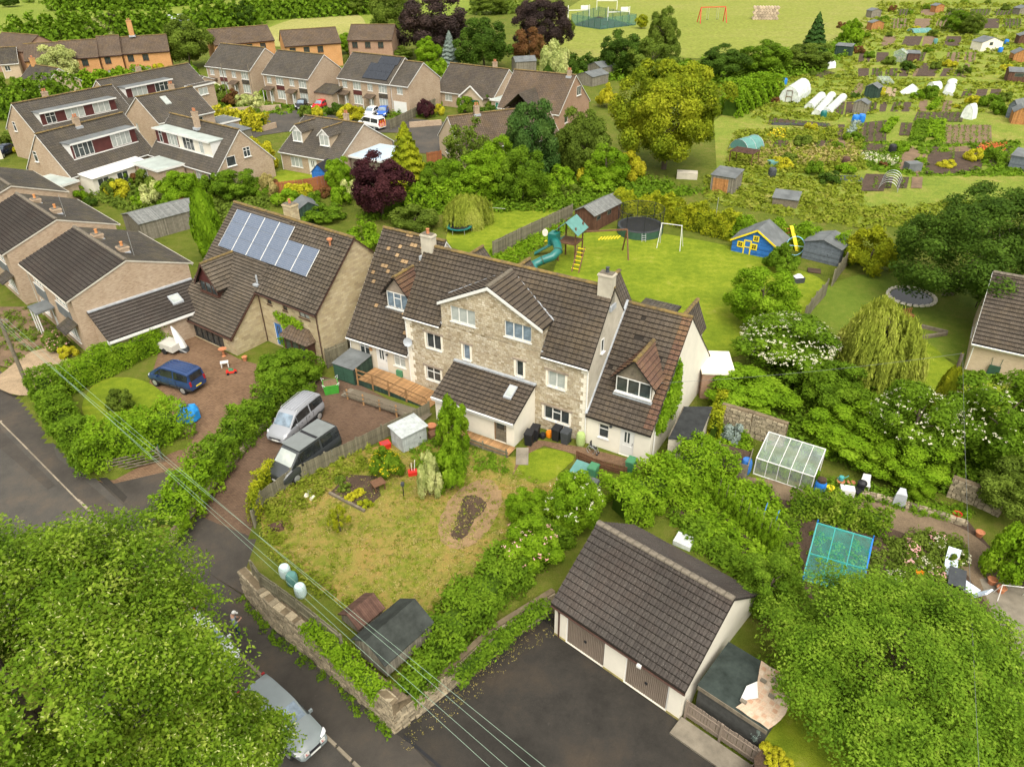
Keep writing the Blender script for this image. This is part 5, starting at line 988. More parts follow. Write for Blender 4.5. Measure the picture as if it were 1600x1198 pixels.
# ================================================================ vegetation
RG = np.random.default_rng(11)
def unit(v): return v/np.maximum(np.linalg.norm(v,axis=-1,keepdims=True),1e-9)
def sph(n): return unit(RG.normal(size=(n,3)))
def leafverts(p,nrm,size,asp=.55,wild=.8,tdir=None):
 n = len(p); nn = unit(nrm+RG.normal(size=(n,3))*wild*.6); t = RG.normal(size=(n,3)) if tdir is None else tdir+RG.normal(size=(n,3))*.25
 t = unit(t-nn*(t*nn).sum(1,keepdims=True)); b = np.cross(nn,t); s = (size*(.45+1.1*RG.random((n,1))))
 V = np.stack([p-t*s,p+b*s*asp-nn*s*.12,p+t*s,p-b*s*asp-nn*s*.12],1); return V.reshape(-1,3)
def leafmesh(name,V,mat):
 n = len(V)//4; return npmesh(name,V,np.arange(4*n).reshape(n,4),mat)
def crown_round(n,size,lobes=24,lr=.36,flat=1.0,zmin=-.75,seed=0,fill=.15,rag=.12):
 """clumped crown of unit radius centred on the origin"""
 global RG; RG = np.random.default_rng(100+seed)
 k = np.arange(lobes)+.5; ph = np.arccos(1-2*k/lobes); th = math.pi*(1+5**.5)*k+RG.random()*6
 C = np.stack([np.cos(th)*np.sin(ph),np.sin(th)*np.sin(ph),np.cos(ph)],1)+RG.normal(size=(lobes,3))*.16; C = C[C[:,2] > zmin]; m = len(C)
 C = C*(.62+.14*RG.random((m,1))); r = lr*(.7+.6*RG.random(m))
 w = r**2; i = RG.choice(m,n,p=w/w.sum()); d = sph(n); out = unit(C[i]); d = unit(d+out*.75+np.array([0,0,.25])); rr = r[i][:,None]*(1-np.abs(RG.normal(size=(n,1)))*rag*1.6+RG.normal(size=(n,1))*.05)
 P = C[i]+d*rr; q = RG.random(n) < fill; P[q] *= RG.random((q.sum(),1))**.4
 P[:,2] *= flat; return leafverts(P,d,size)
def crown_spray(n,size,sprays=150,seed=0,zmin=-.4,fl=.42,sr=.24):
 """unit crown of flattened, drooping leaf sprays with dark gaps between"""
 global RG; RG = np.random.default_rng(600+seed); d = sph(sprays*2); d = d[d[:,2] > zmin][:sprays]; m = len(d); C = d*(.50+.42*RG.random((m,1))**.6); r = sr*(.55+.8*RG.random(m)); i = RG.choice(m,n,p=r**2/(r**2).sum())
 ax = unit(d+RG.normal(size=(m,3))*.35); q = sph(n)*(RG.random((n,1))**.45); lng = 1.0+.8*RG.random(m); P = q*r[i][:,None]; al = (P*ax[i]).sum(1,keepdims=True); P = P+ax[i]*al*(lng[i][:,None]-1); P[:,2] *= fl; P[:,2] -= .35*(P[:,0]**2+P[:,1]**2)/np.maximum(r[i],.05); P += C[i]
 return leafverts(P,d[i]*.5+np.array([0,0,.9]),size,.55,.9)
def crown_cone(n,size,top=.02,seed=0,lay=9):
 global RG; RG = np.random.default_rng(200+seed); z = 1-np.sqrt(RG.random(n)); a = RG.random(n)*2*math.pi
 rr = (1-z)**.85*(.78+.22*np.sin(z*lay*6.28+np.sin(a*5)*1.3))*(1-.35*RG.random(n)**2)+top
 P = np.stack([np.cos(a)*rr,np.sin(a)*rr,z*2],1); nr = np.stack([np.cos(a),np.sin(a),np.full(n,.6)],1); return leafverts(P,nr,size)
def crown_col(n,size,seed=0):
 global RG; RG = np.random.default_rng(300+seed); z = RG.random(n); a = RG.random(n)*2*math.pi; rr = (np.sin(np.clip(z*1.05+.12,0,1)*math.pi)**.45)*(.86+.14*np.sin(a*4+z*17))*(1-.3*RG.random(n)**2)
 P = np.stack([np.cos(a)*rr,np.sin(a)*rr,z*2],1); return leafverts(P,np.stack([np.cos(a),np.sin(a),np.full(n,.4)],1),size)
def crown_weep(n,size,strands=430,seed=0):
 global RG; RG = np.random.default_rng(400+seed); a = RG.random(strands)*6.28; r0 = np.sqrt(RG.random(strands))*.95; z0 = (np.sqrt(np.maximum(0,1-r0**2))*.7+.25+RG.random(strands)*.10)*(.86+.12*np.sin(a*3+1)*r0); r0 = r0*(.84+.16*np.sin(a*2.0+.7)+.08*np.sin(a*5)); ln = .25+.75*RG.random(strands)*z0
 i = RG.integers(0,strands,n); t = RG.random(n); rr = r0[i]+.10*t; P = np.stack([np.cos(a[i])*rr,np.sin(a[i])*rr,z0[i]-t*ln[i]],1)+RG.normal(size=(n,3))*.02
 td = np.tile(np.array([0,0,-1.]),(n,1)); nr = np.stack([np.cos(a[i]),np.sin(a[i]),np.full(n,.35)],1); return leafverts(P,nr,size,.3,.8,td)
LIB = {}
def lib(shape):
 if shape in LIB: return LIB[shape]
 base,v = shape.split(':') if ':' in shape else (shape,'0'); v = int(v)
 V = {'round': lambda: crown_round(24000,.033,52,.25,1,-.75,v,.15,.2),'fine': lambda: crown_round(60000,.021,90,.19,1,-.8,v+20,.12,.2),'bush': lambda: crown_round(10000,.05,34,.30,1,-.3,v+40,.15,.22),'small': lambda: crown_round(2600,.10,11,.45,1,-.3,v+60),
  'open': lambda: crown_round(5200,.042,34,.26,1,-.7,v+80,.3,.3),'cone': lambda: crown_cone(14000,.055,seed=v),'col': lambda: crown_col(9000,.075,v),'weep': lambda: crown_weep(36000,.03,seed=v),'tuft': lambda: tuftV(260,v)}[base]()
 LIB[shape] = leafmesh('crown',V,MT['L_mid']); return LIB[shape]
def tuftV(n,seed):
 global RG; RG = np.random.default_rng(500+seed); a = RG.random(n)*6.28; r = np.sqrt(RG.random(n)); h = .5+.5*RG.random(n); P0 = np.stack([np.cos(a)*r*.6,np.sin(a)*r*.6,np.zeros(n)],1); P1 = P0+np.stack([np.cos(a)*r*.5,np.sin(a)*r*.5,h],1)+RG.normal(size=(n,3))*.06
 w_ = np.stack([-np.sin(a),np.cos(a),np.zeros(n)],1)*.035; return np.stack([P0-w_,P0+w_,P1+w_*.2,P1-w_*.2],1).reshape(-1,3)
def setmat(o,m):
 o.material_slots[0].link = 'OBJECT'; o.material_slots[0].material = m
_tr = {}
def trunkmesh(kind='std',seed=0):
 if (kind,seed) in _tr: return _tr[kind,seed]
 r = random.Random(seed); m = MB(); m.tube([(0,0,-.1),(.02,.01,.3),(0,.03,.62),(.03,0,.9)],[.05,.036,.03,.012],8)
 for k in range(6):
  a = k*1.05+r.random(); z = .35+.08*k; m.tube([(0,0,z),(math.cos(a)*.16,math.sin(a)*.16,z+.14),(math.cos(a)*.34,math.sin(a)*.34,z+.2+.05*r.random())],[.02,.012,.004],5)
 _tr[kind,seed] = m.mesh('trunk',MT['bark'],smooth=True); return _tr[kind,seed]
def plant(name,label,cat,loc,r,h,shape='round',leaf='mid',group=None,trunk=True,zc=None,bloom=None,nb=0,rz=None,bs=.05,stretch=(1,1),cname='crown'):
 """a plant standing at loc: crown of radius r, total height h"""
 rz = rnd.uniform(0,6.28) if rz is None else rz; t = thing(name,label,cat,loc,rz,group); base = shape.split(':')[0]
 c = put(cname,lib(shape),t); setmat(c,MT['L_'+leaf])
 if base in ('cone','col'): c.scale = (r,r,h/2*.98); c.location = (0,0,.02*h)
 elif base == 'weep': c.scale = (r,r,h/1.05)
 elif base in ('bush','small'): c.scale = (r*stretch[0],r*stretch[1],h*.72); c.location = (0,0,h*.30)
 elif base == 'tuft': c.scale = (r,r,h)
 else:
  rzv = h*.5 if zc is None else h-zc; c.scale = (r*stretch[0],r*stretch[1],rzv); c.location = (0,0,h-rzv)
 if trunk and base not in ('tuft','col','small'):
  k = put('trunk',trunkmesh(seed=rnd.randint(0,2)),t); k.scale = (h*.55,h*.55,h*.8) if base not in ('bush',) else (h*.5,h*.5,h*.6)
 if bloom:
  global RG; RG = np.random.default_rng(rnd.randint(0,9999)); n = nb or 160; d = sph(n); d[:,2] = np.abs(d[:,2])*.9+.1; sc = np.array(c.scale); P = np.array(c.location)+d*sc*(.82+.14*RG.random((n,1)))
  k = 6; P = np.repeat(P,k,axis=0)+RG.normal(size=(n*k,3))*bs*1.1*np.array([1,1,.4]); nr = np.repeat(d,k,axis=0)+np.array([0,0,.8]); put('blossom',leafmesh('blossom',leafverts(P,nr,bs*.75,.8,.5),MT['L_'+bloom]),t)
 return t
def treepx(name,label,cat,x0,x1,yt,yb,shape='round',leaf='mid',z=0,**k):
 xc = (x0+x1)/2; b = G(xc,yb,z); s = PPM(b); r = (x1-x0)/2/s; k.setdefault('trunk',True)
 u = Vector((b.x,b.y)).normalized()*(r*(.3 if shape.startswith(('cone','col')) else .45 if b.length > 95 else .65)); b = Vector((b.x+u.x,b.y+u.y,z))
 d = _X*((xc-800)/CAM_F)-_Y*((yt-599)/CAM_F)+_fw; h = max(.35,(CAM_H+d[2]*(math.hypot(b.x,b.y)+r*.15)/math.hypot(d[0],d[1])-z)*.95); return plant(name,label,cat,b,r,h,shape,leaf,**k)
def hedge(name,label,path,w,h,leaf='bright',dens=260,size=.085,group=None,z=0,top=None,rag=.18,cat='hedge',hz=None):
 """clipped or rambling hedge along a path of world points"""
 global RG; RG = np.random.default_rng(rnd.randint(0,99999)); pts = [Vector((p[0],p[1],0)) for p in path]; o = pts[0]; t = thing(name,label,cat,(o.x,o.y,z),0,group)
 VV = []; core = MB()
 for i in range(len(pts)-1):
  a,b = pts[i]-o,pts[i+1]-o; L = (b-a).length; d = (b-a)/L; sx = np.array([-d.y,d.x,0]); dd = np.array(d[:]); n = int(L*(w+2*h)*dens)
  u = RG.random(n)*(L+w*.6)-w*.3; q = RG.random(n)*(w+2*h); H_ = h*(1+rag*np.sin(u*1.7+i)+rag*.6*np.sin(u*4.3+2*i)); side = np.where(q < h,-1,np.where(q < 2*h,1,0)); zz = np.where(side != 0,RG.random(n)**.8*H_,H_); xx = np.where(side != 0,side*w/2,(RG.random(n)-.5)*w)
  bulge = 1+rag*np.sin(u*2.3+zz*2.1)+rag*.8*np.sin(u*5.1-zz*3); xx = xx*bulge*np.where(side != 0,1-.25*(zz/h)**3,1); P = np.array(a[:])+dd*u[:,None]+sx*xx[:,None]; P[:,2] = zz; P += RG.normal(size=(n,3))*.07
  zt = np.where(side == 0,1.0,.35); nr = sx*side[:,None]*.9; nr = nr+np.stack([np.zeros(n)]*2+[zt],1); VV.append(leafverts(P,nr,size))
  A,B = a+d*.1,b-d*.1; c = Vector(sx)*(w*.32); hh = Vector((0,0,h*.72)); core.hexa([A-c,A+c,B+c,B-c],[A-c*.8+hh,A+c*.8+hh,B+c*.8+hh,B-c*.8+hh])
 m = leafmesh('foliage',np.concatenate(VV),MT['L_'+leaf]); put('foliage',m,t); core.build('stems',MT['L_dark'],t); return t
def scatter(name,label,cat,poly,n,r=(.2,.5),hh=(.2,.6),leaf='mid',size=.09,per=26,z=0,kind='stuff',avoid=()):
 """ground cover: many small tufts inside a polygon, one mass"""
 global RG; RG = np.random.default_rng(rnd.randint(0,99999)); P = np.array([p[:2] for p in poly]); lo,hi = P.min(0),P.max(0); c = RG.random((n*4,2))*(hi-lo)+lo; c = c[inpoly(poly,c[:,0],c[:,1])]
 for q in avoid: c = c[~inpoly(q,c[:,0],c[:,1])]
 c = c[:n]; n = len(c)
 if n == 0: return
 rr = r[0]+(r[1]-r[0])*RG.random(n); hv = hh[0]+(hh[1]-hh[0])*RG.random(n)**1.5; i = np.repeat(np.arange(n),per); d = sph(n*per); d[:,2] = np.abs(d[:,2]); q = RG.random((n*per,1))**.4
 p = np.concatenate([c[i],np.zeros((n*per,1))],1)+d*q*np.stack([rr[i],rr[i],hv[i]],1); p[:,2] += z+.03
 o = p.mean(0); o[2] = 0; t = put(name,leafmesh(name,leafverts(p-o,d+np.array([0,0,.6]),size),MT['L_'+leaf]),None,o); tag(t,label,cat,kind=kind); return t
def polyG(px,z=0): return [G(*p,z) for p in px]
TE = 'trees and shrubs between the estate houses'; TM = 'trees along the meadow'; TG = 'garden trees and shrubs'; TA = 'allotment bushes'; TF = 'playing field trees'
def vegetation():
 # ---- near trees, built one by one
 global RG
 def neartree(name,label,c,r,rzv,n,size,leaf,lobes,lr,seed,h0=0.0,tr=.35,bract=None,zmin=-.45,flat=None,sub=None):
  t = thing(name,label,'tree',(c.x,c.y,h0)); V = crown_spray(n,size/r,lobes,seed,zmin,.42,lr) if not sub else crown_round(n,size/r,lobes,lr,1,zmin,seed,.1,.2); P = V*np.array([r,r,rzv])
  o = put('crown',leafmesh('crown',P,MT['L_'+leaf]),t,(0,0,c.z-h0))
  if bract:
   k = RG.integers(0,len(V)//4,bract[1]); B = P.reshape(-1,4,3)[k].mean(1); nr = unit(B)+np.array([0,0,.4]); B = B+unit(B)*.05
   put('bracts',leafmesh('bracts',leafverts(B,nr,bract[2],.35),MT['L_'+bract[0]]),t,(0,0,c.z-h0))
  m = MB(); H_ = c.z-h0; m.tube([(0,0,-.2),(.05,.05,H_*.4),(0,.1,H_*.8),(.1,0,H_+rzv*.3)],[tr,tr*.75,tr*.5,tr*.2],10)
  rr = random.Random(seed)
  for k in range(11):
   a = k*.9+rr.random(); z = H_*.45+k*H_*.05; q = r*(.55+.3*rr.random()); m.tube([(0,0,z),(math.cos(a)*q*.4,math.sin(a)*q*.4,z+rzv*.18),(math.cos(a)*q*.8,math.sin(a)*q*.8,z+rzv*.30),(math.cos(a)*q,math.sin(a)*q,z+rzv*.34)],[tr*.35,tr*.22,tr*.12,.02],6)
  m.build('trunk',MT['bark'],t,smooth=True); return t
 l1 = neartree('lime_tree','huge lime tree with pale bracts filling the lower left corner',G(28,1095,8.0),6.9,5.6,215000,.068,'lime',230,.185,3,-1.2,.4,('pale',16000,.05))
 l2 = neartree('lime_tree','lime',G(340,1170,5.0),2.2,2.5,34000,.066,'lime',70,.30,5,-1.2,.22,('pale',3500,.055))
 for ch in list(l2.children):          # the low right-hand bough belongs to the same tree
  if ch.name.startswith('trunk'): bpy.data.objects.remove(ch); continue
  ch.parent = l1; ch.location = ch.location+l2.location-l1.location
 e_ = l2.location-l1.location; MB().tube([(0,0,4.5),e_*.4+Vector((0,0,6.0)),e_*.8+Vector((0,0,6.2)),e_+Vector((0,0,6.4))],[.2,.15,.1,.05],8).build('bough',MT['bark'],l1,smooth=True); bpy.data.objects.remove(l2)
 neartree('apple_tree','broad apple tree filling the lower right corner',G(1408,1048,2.6),5.5,3.3,130000,.066,'apple',260,.18,7,0,.22)
 t = neartree('sycamore','big dark sycamore leaning from many pale stems at the right',G(1556,392,5.3),7.8,5.3,80000,.125,'dark',110,.2,9,0,.05,zmin=-.85,sub=1)
 m = MB(); b = G(1478,462)-Vector(t.location)
 for k in range(8):
  e = Vector(((k-2.5)*1.1+2.0,.6+k*.25,5.0+.3*k)); m.tube([b+Vector((.1*k-.3,0,0)),b+Vector((.5+.25*k,.4,1.7)),(b+e)*.5+Vector((.5,0,1.6)),b+e],[.13,.10,.08,.03],7)
 m.build('stems',MT['barkpale'],t,smooth=True)
 # ---- named trees by place
 treepx('acer_tree','large round golden-green tree in front of the allotments','tree',945,1125,70,276,'fine:1','goldgreen',group=TG)
 treepx('apple_tree','small fruit tree behind the garage ridge end','tree',1135,1245,868,975,'round:2','apple',group=TG)
 W = [
 ('plum_tree','dark purple-leaved plum tree behind the stone house',548,650,238,352,'round:1','purple',TG),
 ('golden_cypress','pointed golden conifer right of the purple plum',598,682,182,305,'cone:1','yellow',TG),
 ('thin_tree','sparse thin-crowned tree in front of the mossy bungalow',690,775,180,292,'open:1','olive',TG),
 ('cypress','broad dark green cypress left of the big golden tree',782,878,150,295,'round:0','conif',TG),
 ('garden_tree','fresh green tree at the left foot of the dark cypress',735,815,212,312,'round:1','bright',TG),
 ('garden_tree','mid green tree right of the golden conifer foot',652,728,248,318,'round:2','mid',TG),
 ('garden_tree','olive tree between the dark cypress and the big golden tree',862,948,165,285,'round:0','olive',TG),
 ('garden_tree','bright tree right behind the brown shed',905,985,225,300,'round:2','bright',TG),
 ('garden_tree','bright green bushy tree below the thin-crowned tree',700,800,238,320,'round:2','bright',TG),
 ('garden_tree','mid green tree below the dark cypress',775,860,225,325,'round:0','mid',TG),
 ('garden_tree','dark tree under the brown brick gable',870,960,185,290,'round:1','olive',TG),
 ('golden_shrub','small golden shrub at the foot of the big golden tree',958,1008,232,285,'bush:1','gold',TG),
 ('garden_shrub','green shrub left of the little golden shrub',900,965,262,305,'bush:0','bright',TG),
 ('column_conifer','bright green column conifer behind the solar house',312,360,262,408,'col:1','bright',TG),
 ('garden_tree','green tree left of the column conifer top',255,330,262,335,'round:1','bright',TG),
 ('garden_tree','green tree right of the column conifer top',335,415,262,318,'round:2','mid',TG),
 ('golden_shrub','round golden shrub by the chalet house gable',384,438,216,268,'bush:2','gold',TG),
 ('tan_conifer','tan coloured dwarf conifer below the round golden shrub',402,440,266,312,'bush:1','dry',TG),
 ('garden_tree','green tree left of the purple plum',508,560,243,305,'round:0','bright',TG),
 ('round_shrub','round bright shrub above the gap between the two stone houses',540,602,345,395,'bush:0','bright',TG),
 ('garden_shrub','dark shrub between the plum and the weeping birch',610,690,318,365,'bush:1','olive',TG),
 ('garden_shrub','bright shrub behind the stone house ridge',470,545,318,352,'bush:2','mid',TG),
 ('round_shrub','large round green shrub on the back lawn',1122,1240,412,525,'round:2','bright',TG),
 ('garden_shrub','small pale green shrub beside the blue playhouse',1188,1245,380,432,'bush:0','mid',TG),
 ('golden_shrub','feathery yellow-green shrub right of the slate shed',1312,1395,348,432,'bush:1','yellow',TG),
 ('garden_shrub','bright green shrub at the right edge of the kitchen garden',1525,1625,800,925,'bush:0','bright',TG),
 ('tall_shrub','tall feathery green shrub against the white porch',683,738,622,712,'bush:2','bright',TG),
 ('flowering_shrub','round shrub with yellow flowers beside the metal shed',577,634,698,752,'bush:0','mid',TG),
 ('variegated_shrub','cream variegated shrub in the front garden',650,694,700,782,'bush:1','pale',TG),
 ('garden_shrub','green shrub right of the variegated one',678,738,688,775,'bush:2','bright',TG),
 ('sapling','thin yellow-green sapling on the dry front lawn',515,552,785,838,'open:2','yellow',TG),
 ('garden_shrub','shrub clump between the drives, left of the silver car',402,505,545,625,'round:0','mid',TG),
 ('garden_shrub','small shrub on the left garden lawn',172,215,605,645,'bush:2','olive',TG),
 ('flower_shrub','pink and cream shrub on the gravel garden',76,112,520,552,'bush:0','pink',TG),
 ('yellow_shrub','round yellow shrub on the gravel garden',96,121,538,560,'small:0','gold',TG),
 ('grey_shrub','grey-green shrub behind the pink one on the gravel',70,100,512,540,'small:1','olive',TG),
 # estate
 ('pale_tree','tree covered in cream blossom before the orange row',68,136,66,138,'round:0','pale',TE),
 ('grey_willow','grey-green feathery tree between the orange houses',260,338,24,110,'round:1','olive',TE),
 ('garden_tree','small round green tree between the two long dormers',118,174,140,192,'bush:0','bright',TE),
 ('garden_tree','dark green tree in front of the orange chimney house',158,200,82,120,'round:2','mid',TE),
 ('garden_tree','rounded green tree right of the orange chimney house',205,248,82,118,'round:0','bright',TE),
 ('golden_shrub','golden round shrub by the small white garage',291,314,130,158,'small:1','gold',TE),
 ('column_shrub','narrow green shrub by the long dormer house end',296,318,94,135,'col:0','bright',TE),
 ('blossom_shrub','white blossom shrub by the small white garage',327,352,125,158,'bush:1','white',TE),
 ('blossom_shrub','white blossom shrub beside the estate road',386,418,145,174,'bush:2','pale',TE),
 ('rust_shrub','rust-coloured shrub in front of the left semi',350,385,140,168,'bush:0','rust',TE),
 ('golden_shrub','bright yellow shrub mound by the white car',530,572,160,192,'bush:1','gold',TE),
 ('red_maple','small dark red maple by the wooden fence',650,682,155,186,'bush:2','purple',TE),
 ('golden_shrub','tiny yellow round shrub beside the red maple',679,695,162,180,'small:0','gold',TE),
 ('garden_shrub','dark shrub before the green-blinded bungalow',735,790,150,178,'bush:0','dark',TE),
 ('pale_tree','cream variegated maple in front of the fields',838,892,64,128,'bush:2','pale',TE),
 ('dark_column','dark clipped column conifer by the cream maple',845,866,92,145,'col:1','dark',TE),
 ('blue_spruce','pale blue spruce between darker trees',686,722,44,106,'cone:1','blue',TE),
 ('garden_tree','bright green maple behind the right semi',646,692,58,106,'round:1','bright',TE),
 ('garden_tree','bright green tree below the maple behind the right semi',664,702,86,128,'bush:0','bright',TE),
 ('rust_tree','rust red tree below the copper beech',798,856,44,104,'round:2','rust',TE),
 ('dark_tree','large dark green tree right of the blue spruce',712,802,24,112,'round:0','dark',TE),
 ('dark_tree','tall evergreen at the far end of the hay field',578,650,-30,66,'round:1','olive',TE),
 ('copper_beech','wide dark copper beech, the left one of two',618,738,-14,92,'round:2','copper',TE),
 ('copper_beech','dark copper beech beside the ball court, the right one of two',798,896,-16,90,'fine:1','copper',TE),
 ('golden_shrub','yellow shrub left of the big golden tree',930,965,132,170,'bush:0','gold',TE),
 # field edge
 ('birch','tall pale green birch at the playing field edge',1005,1058,8,100,'round:0','olive',TF),
 ('field_tree','dark round tree left of the birch',932,1010,48,122,'round:1','dark',TF),
 ('field_tree','olive tree in front of the birch',975,1060,60,128,'round:2','olive',TF),
 ('pine','lone dark pine at the corner of the playing field',1244,1292,14,92,'cone:2','conif',TF),
 ('field_tree','bright tree at the allotment corner',1308,1346,32,72,'bush:0','bright',TF),
 ('field_tree','green bush on the field edge, left of the pine',1150,1235,62,122,'round:0','mid',TF),
 ('field_tree','dark bush on the field edge, middle of the row',1085,1165,70,128,'round:1','dark',TF),
 ('field_tree','green bush right under the lone pine',1215,1300,66,112,'round:2','olive',TF),
 ]
 for nm,lb,x0,x1,yt,yb,sh,lf,gp in W:
  bl = {}
  if 'yellow flowers' in lb: bl = dict(bloom='yflower',nb=150,bs=.025)
  if nm == 'tall_shrub': bl = {}
  if 'gravel' in lb and 'pink' in lb: lf = 'olive'; bl = dict(bloom='pink',nb=45,bs=.04)
  if lf == 'white': lf = 'pale'; bl = dict(bloom='white',nb=220,bs=.12)
  treepx(nm,lb,'shrub' if 'shrub' in nm else 'tree',x0,x1,yt,yb,sh,lf,group=gp,**bl)
 treepx('weeping_willow','golden weeping willow in the middle of the right-hand gardens','tree',1272,1442,440,610,'weep:1','willow',group=TG)
 treepx('weeping_birch','small weeping birch on the lawn behind the stone house','tree',690,772,290,362,'weep:2','willow',group=TG)
 for lb,x0,x1,yt,yb,n in (('elder in cream flower right of the cream-roofed hut',1135,1300,485,605,420),('elder in cream flower left of the ivy-clad pole',1330,1480,585,740,150),('elder in cream flower right of the ivy-clad pole',1445,1620,570,745,150)):
  treepx('elder',lb,'shrub',x0,x1,yt,yb,'round:%d' % rnd.randint(0,2),'mid',group='flowering elders',bloom='white',nb=int(n*1.2),bs=.055)
 for lb,x0,x1,yt,yb,lf in (('dark green bush mass under the flowering elder',1080,1230,580,660,'bright'),('bush mass beside the weeping willow foot',1235,1345,560,660,'mid'),('rambling bush above the greenhouse',1240,1400,640,730,'bright'),('bushes below the left elder, right of the greenhouse',1340,1470,680,770,'bright'),('dark bush at the right edge above the path',1500,1640,700,830,'olive'),('bush by the broken stone wall',1400,1450,740,785,'bright')):
  treepx('rambling_bush',lb,'shrub',x0,x1,yt,yb,'round:%d' % rnd.randint(0,2),lf,group=TG,trunk=False)
 # ---- hedges
 hedge('hedge','clipped bright hedge between the brick terrace and the blue car',polyG([(298,512),(240,545),(170,580),(105,612)]),1.8,1.9,'bright',320,.07,rag=.08)
 hedge('hedge','overgrown hedge along the footway left of the gate',polyG([(72,612),(100,665),(150,735)]),1.7,1.9,'mid')
 hedge('hedge','rambling hedge above the old five-bar gate',polyG([(150,722),(215,702),(275,672)]),2.6,2.1,'bright')
 hedge('hedge','ivy-grown hedge on the wall between the two drives',polyG([(486,586),(436,630),(380,688),(326,748)]),1.7,1.9,'mid')
 hedge('hedge','bright overgrown end of the wall between the drives',polyG([(322,748),(292,785),(264,822)]),2.1,1.8,'bright',z=-.4)
 hedge('hedge','wide bright hedge beside the white wing, above the garage',polyG([(1112,735),(1045,770),(968,808)]),2.6,2.0,'bright',330)
 hedge('hedge','tall hedge along the allotment side of the back lawn',polyG([(958,335),(1040,345),(1140,372)]),2.0,2.4,'yellow',180,.11)
 hedge('hedge','hedge behind the blue playhouse and slate shed',polyG([(1140,370),(1250,385),(1330,410)]),1.8,2.0,'bright',150,.11)
 hedge('hedge','clipped golden-topped hedge beside the estate road',polyG([(308,195),(360,200),(412,204)]),2.2,2.6,'gold',60,.18)
 hedge('hedge','hedge behind the two long dormer houses',polyG([(100,138),(160,136),(232,126)]),3,2.6,'bright',30,.26)
 hedge('hedge','thick hedge at the left edge before the chalets',polyG([(-30,185),(50,182),(112,168)]),5,5,'mid',30,.26)
 for lb,px in (('irregular hedgerow along the far edge of the hay field',[(398,31),(480,27),(590,20)]),('irregular hedgerow above the orange gable house',[(305,44),(350,42),(402,38)]),('irregular hedgerow between the orange row and the meadow',[(30,74),(120,70),(262,54)]),('irregular hedgerow on the hillside',[(90,16),(200,15),(330,5)])): hedge('hedgerow',lb,polyG(px),7,5.5,'mid',9,.55,'meadow hedgerows',rag=.3)
 hedge('hedge','clipped dark hedge at the playing field end',polyG([(885,112),(945,116)]),3,3,'dark',40,.24)
 hedge('hedge','yellow-green arched hedge right of the golden tree',polyG([(1138,182),(1168,166),(1205,150)]),3.6,3.6,'bright',45,.22)
 hedge('hedge','rambling hedge along the lawn behind the weeping birch',polyG([(640,330),(700,322),(790,308),(880,300)]),3,2.5,'bright',70,.17)
 hedge('hedge','climbers along the fence on the court side of the front garden',polyG([(900,792),(850,850),(790,905),(730,965),(690,1010)]),2.4,1.3,'mid',260)
 hedge('hedge','bramble bank between the little shed and the court wall',polyG([(700,1012),(668,1052),(640,1088)]),1.3,.9,'mid',260)
 hedge('hedge','ground ivy along the top of the court wall',[G(850,950,.2),G(785,1000,.2),G(715,1062,.2)],.8,.35,'mid',320,.07,z=.2)
 hedge('hedge','white-flowered bramble bank on the roadside wall',[G(488,985,.8),G(535,1030,.8),G(592,1085,.8)],.9,.6,'bright',300,.07,z=.75)
 hedge('hedge','leafy raspberry row beside the teal frame',polyG([(1240,800),(1300,812),(1375,832)]),1.1,1.5,'lime',260)
 hedge('hedge','yellow climber on the fence by the black van',polyG([(398,815),(408,770),(430,742)]),.5,1.3,'yellow',260,.07)
 hedge('ivy','ivy growing over the dark flat roof edge by the hedge',polyG([(1112,690),(1122,655),(1128,632)]),.7,1.6,'yellow',260,cat='ivy')
 # roses and scramblers in the front garden
 for lb,x0,x1,yt,yb,lf,bl in (('white rambling rose at the corner of the wide hedge',845,945,735,852,'bright','white'),('scrambling shrub with pink roses beside the garage',775,880,815,905,'bright','pink'),('leafy shrub left of the white rose',785,862,765,835,'bright',None)):
  treepx('rambling_rose' if bl else 'garden_shrub',lb,'shrub',x0,x1,yt,yb,'round:1',lf,group=TG,bloom=bl,nb=45 if bl else 0,bs=.045,trunk=False)
 # ivy sheet on the right gable of the stone house
 RG = np.random.default_rng(5); n = 9000; a = RG.random((n,2)); d = .4+4.4*a[:,0]; zmax = np.minimum(2.4+d*1.0,7.4); z = 1.6+(zmax-1.6)*a[:,1]**.7; keep = (d < 4.6-.25*(z-2))&(z > 1.0+1.4*np.abs(np.sin(d*1.9))); P = np.stack([np.full(n,18.95)+RG.random(n)*.22,d,z],1)[keep]
 iv = put('ivy',leafmesh('ivy',leafverts(P,np.tile([1.,0,.4],(len(P),1)),.10),MT['L_bright']),None,MO,MAZ); tag(iv,'ivy covering the front half of the right-hand gable end','ivy')
 RG = np.random.default_rng(6); n = 2600; a = RG.random((n,2)); P = np.stack([-6.2+5.6*a[:,0],-.12-.2*RG.random(n),.3+3.2*a[:,1]],1); keep = (np.abs(a[:,0]-.62) < .16+.1*np.sin(a[:,1]*9))|((a[:,1] > .66)&(a[:,0] > .45)&(np.sin(a[:,0]*23) > -.2)); P = P[keep]
 c0 = G(508.9,571.5); az = R(-36.4); o = c0-Vector((math.cos(az),math.sin(az),0))*1.0
 iv = put('climber',leafmesh('climber',leafverts(P,np.tile([0,-1.,.4],(len(P),1)),.11),MT['L_bright']),None,o,az); tag(iv,'green climber on the wall beside the blue door','climber')
 # ivy-clad pole
 p = thing('ivy_pole','telegraph pole wrapped in ivy among the elders','pole',G(1462,668)); h = HG(1462,668,1476,545); MB().tube([(0,0,0),(0,0,h)],[.14,.11],10).build('post',MT['bark'],p)
 c = put('ivy',lib('col:0'),p); setmat(c,MT['L_yellow']); c.scale = (.85,.85,h*.49)
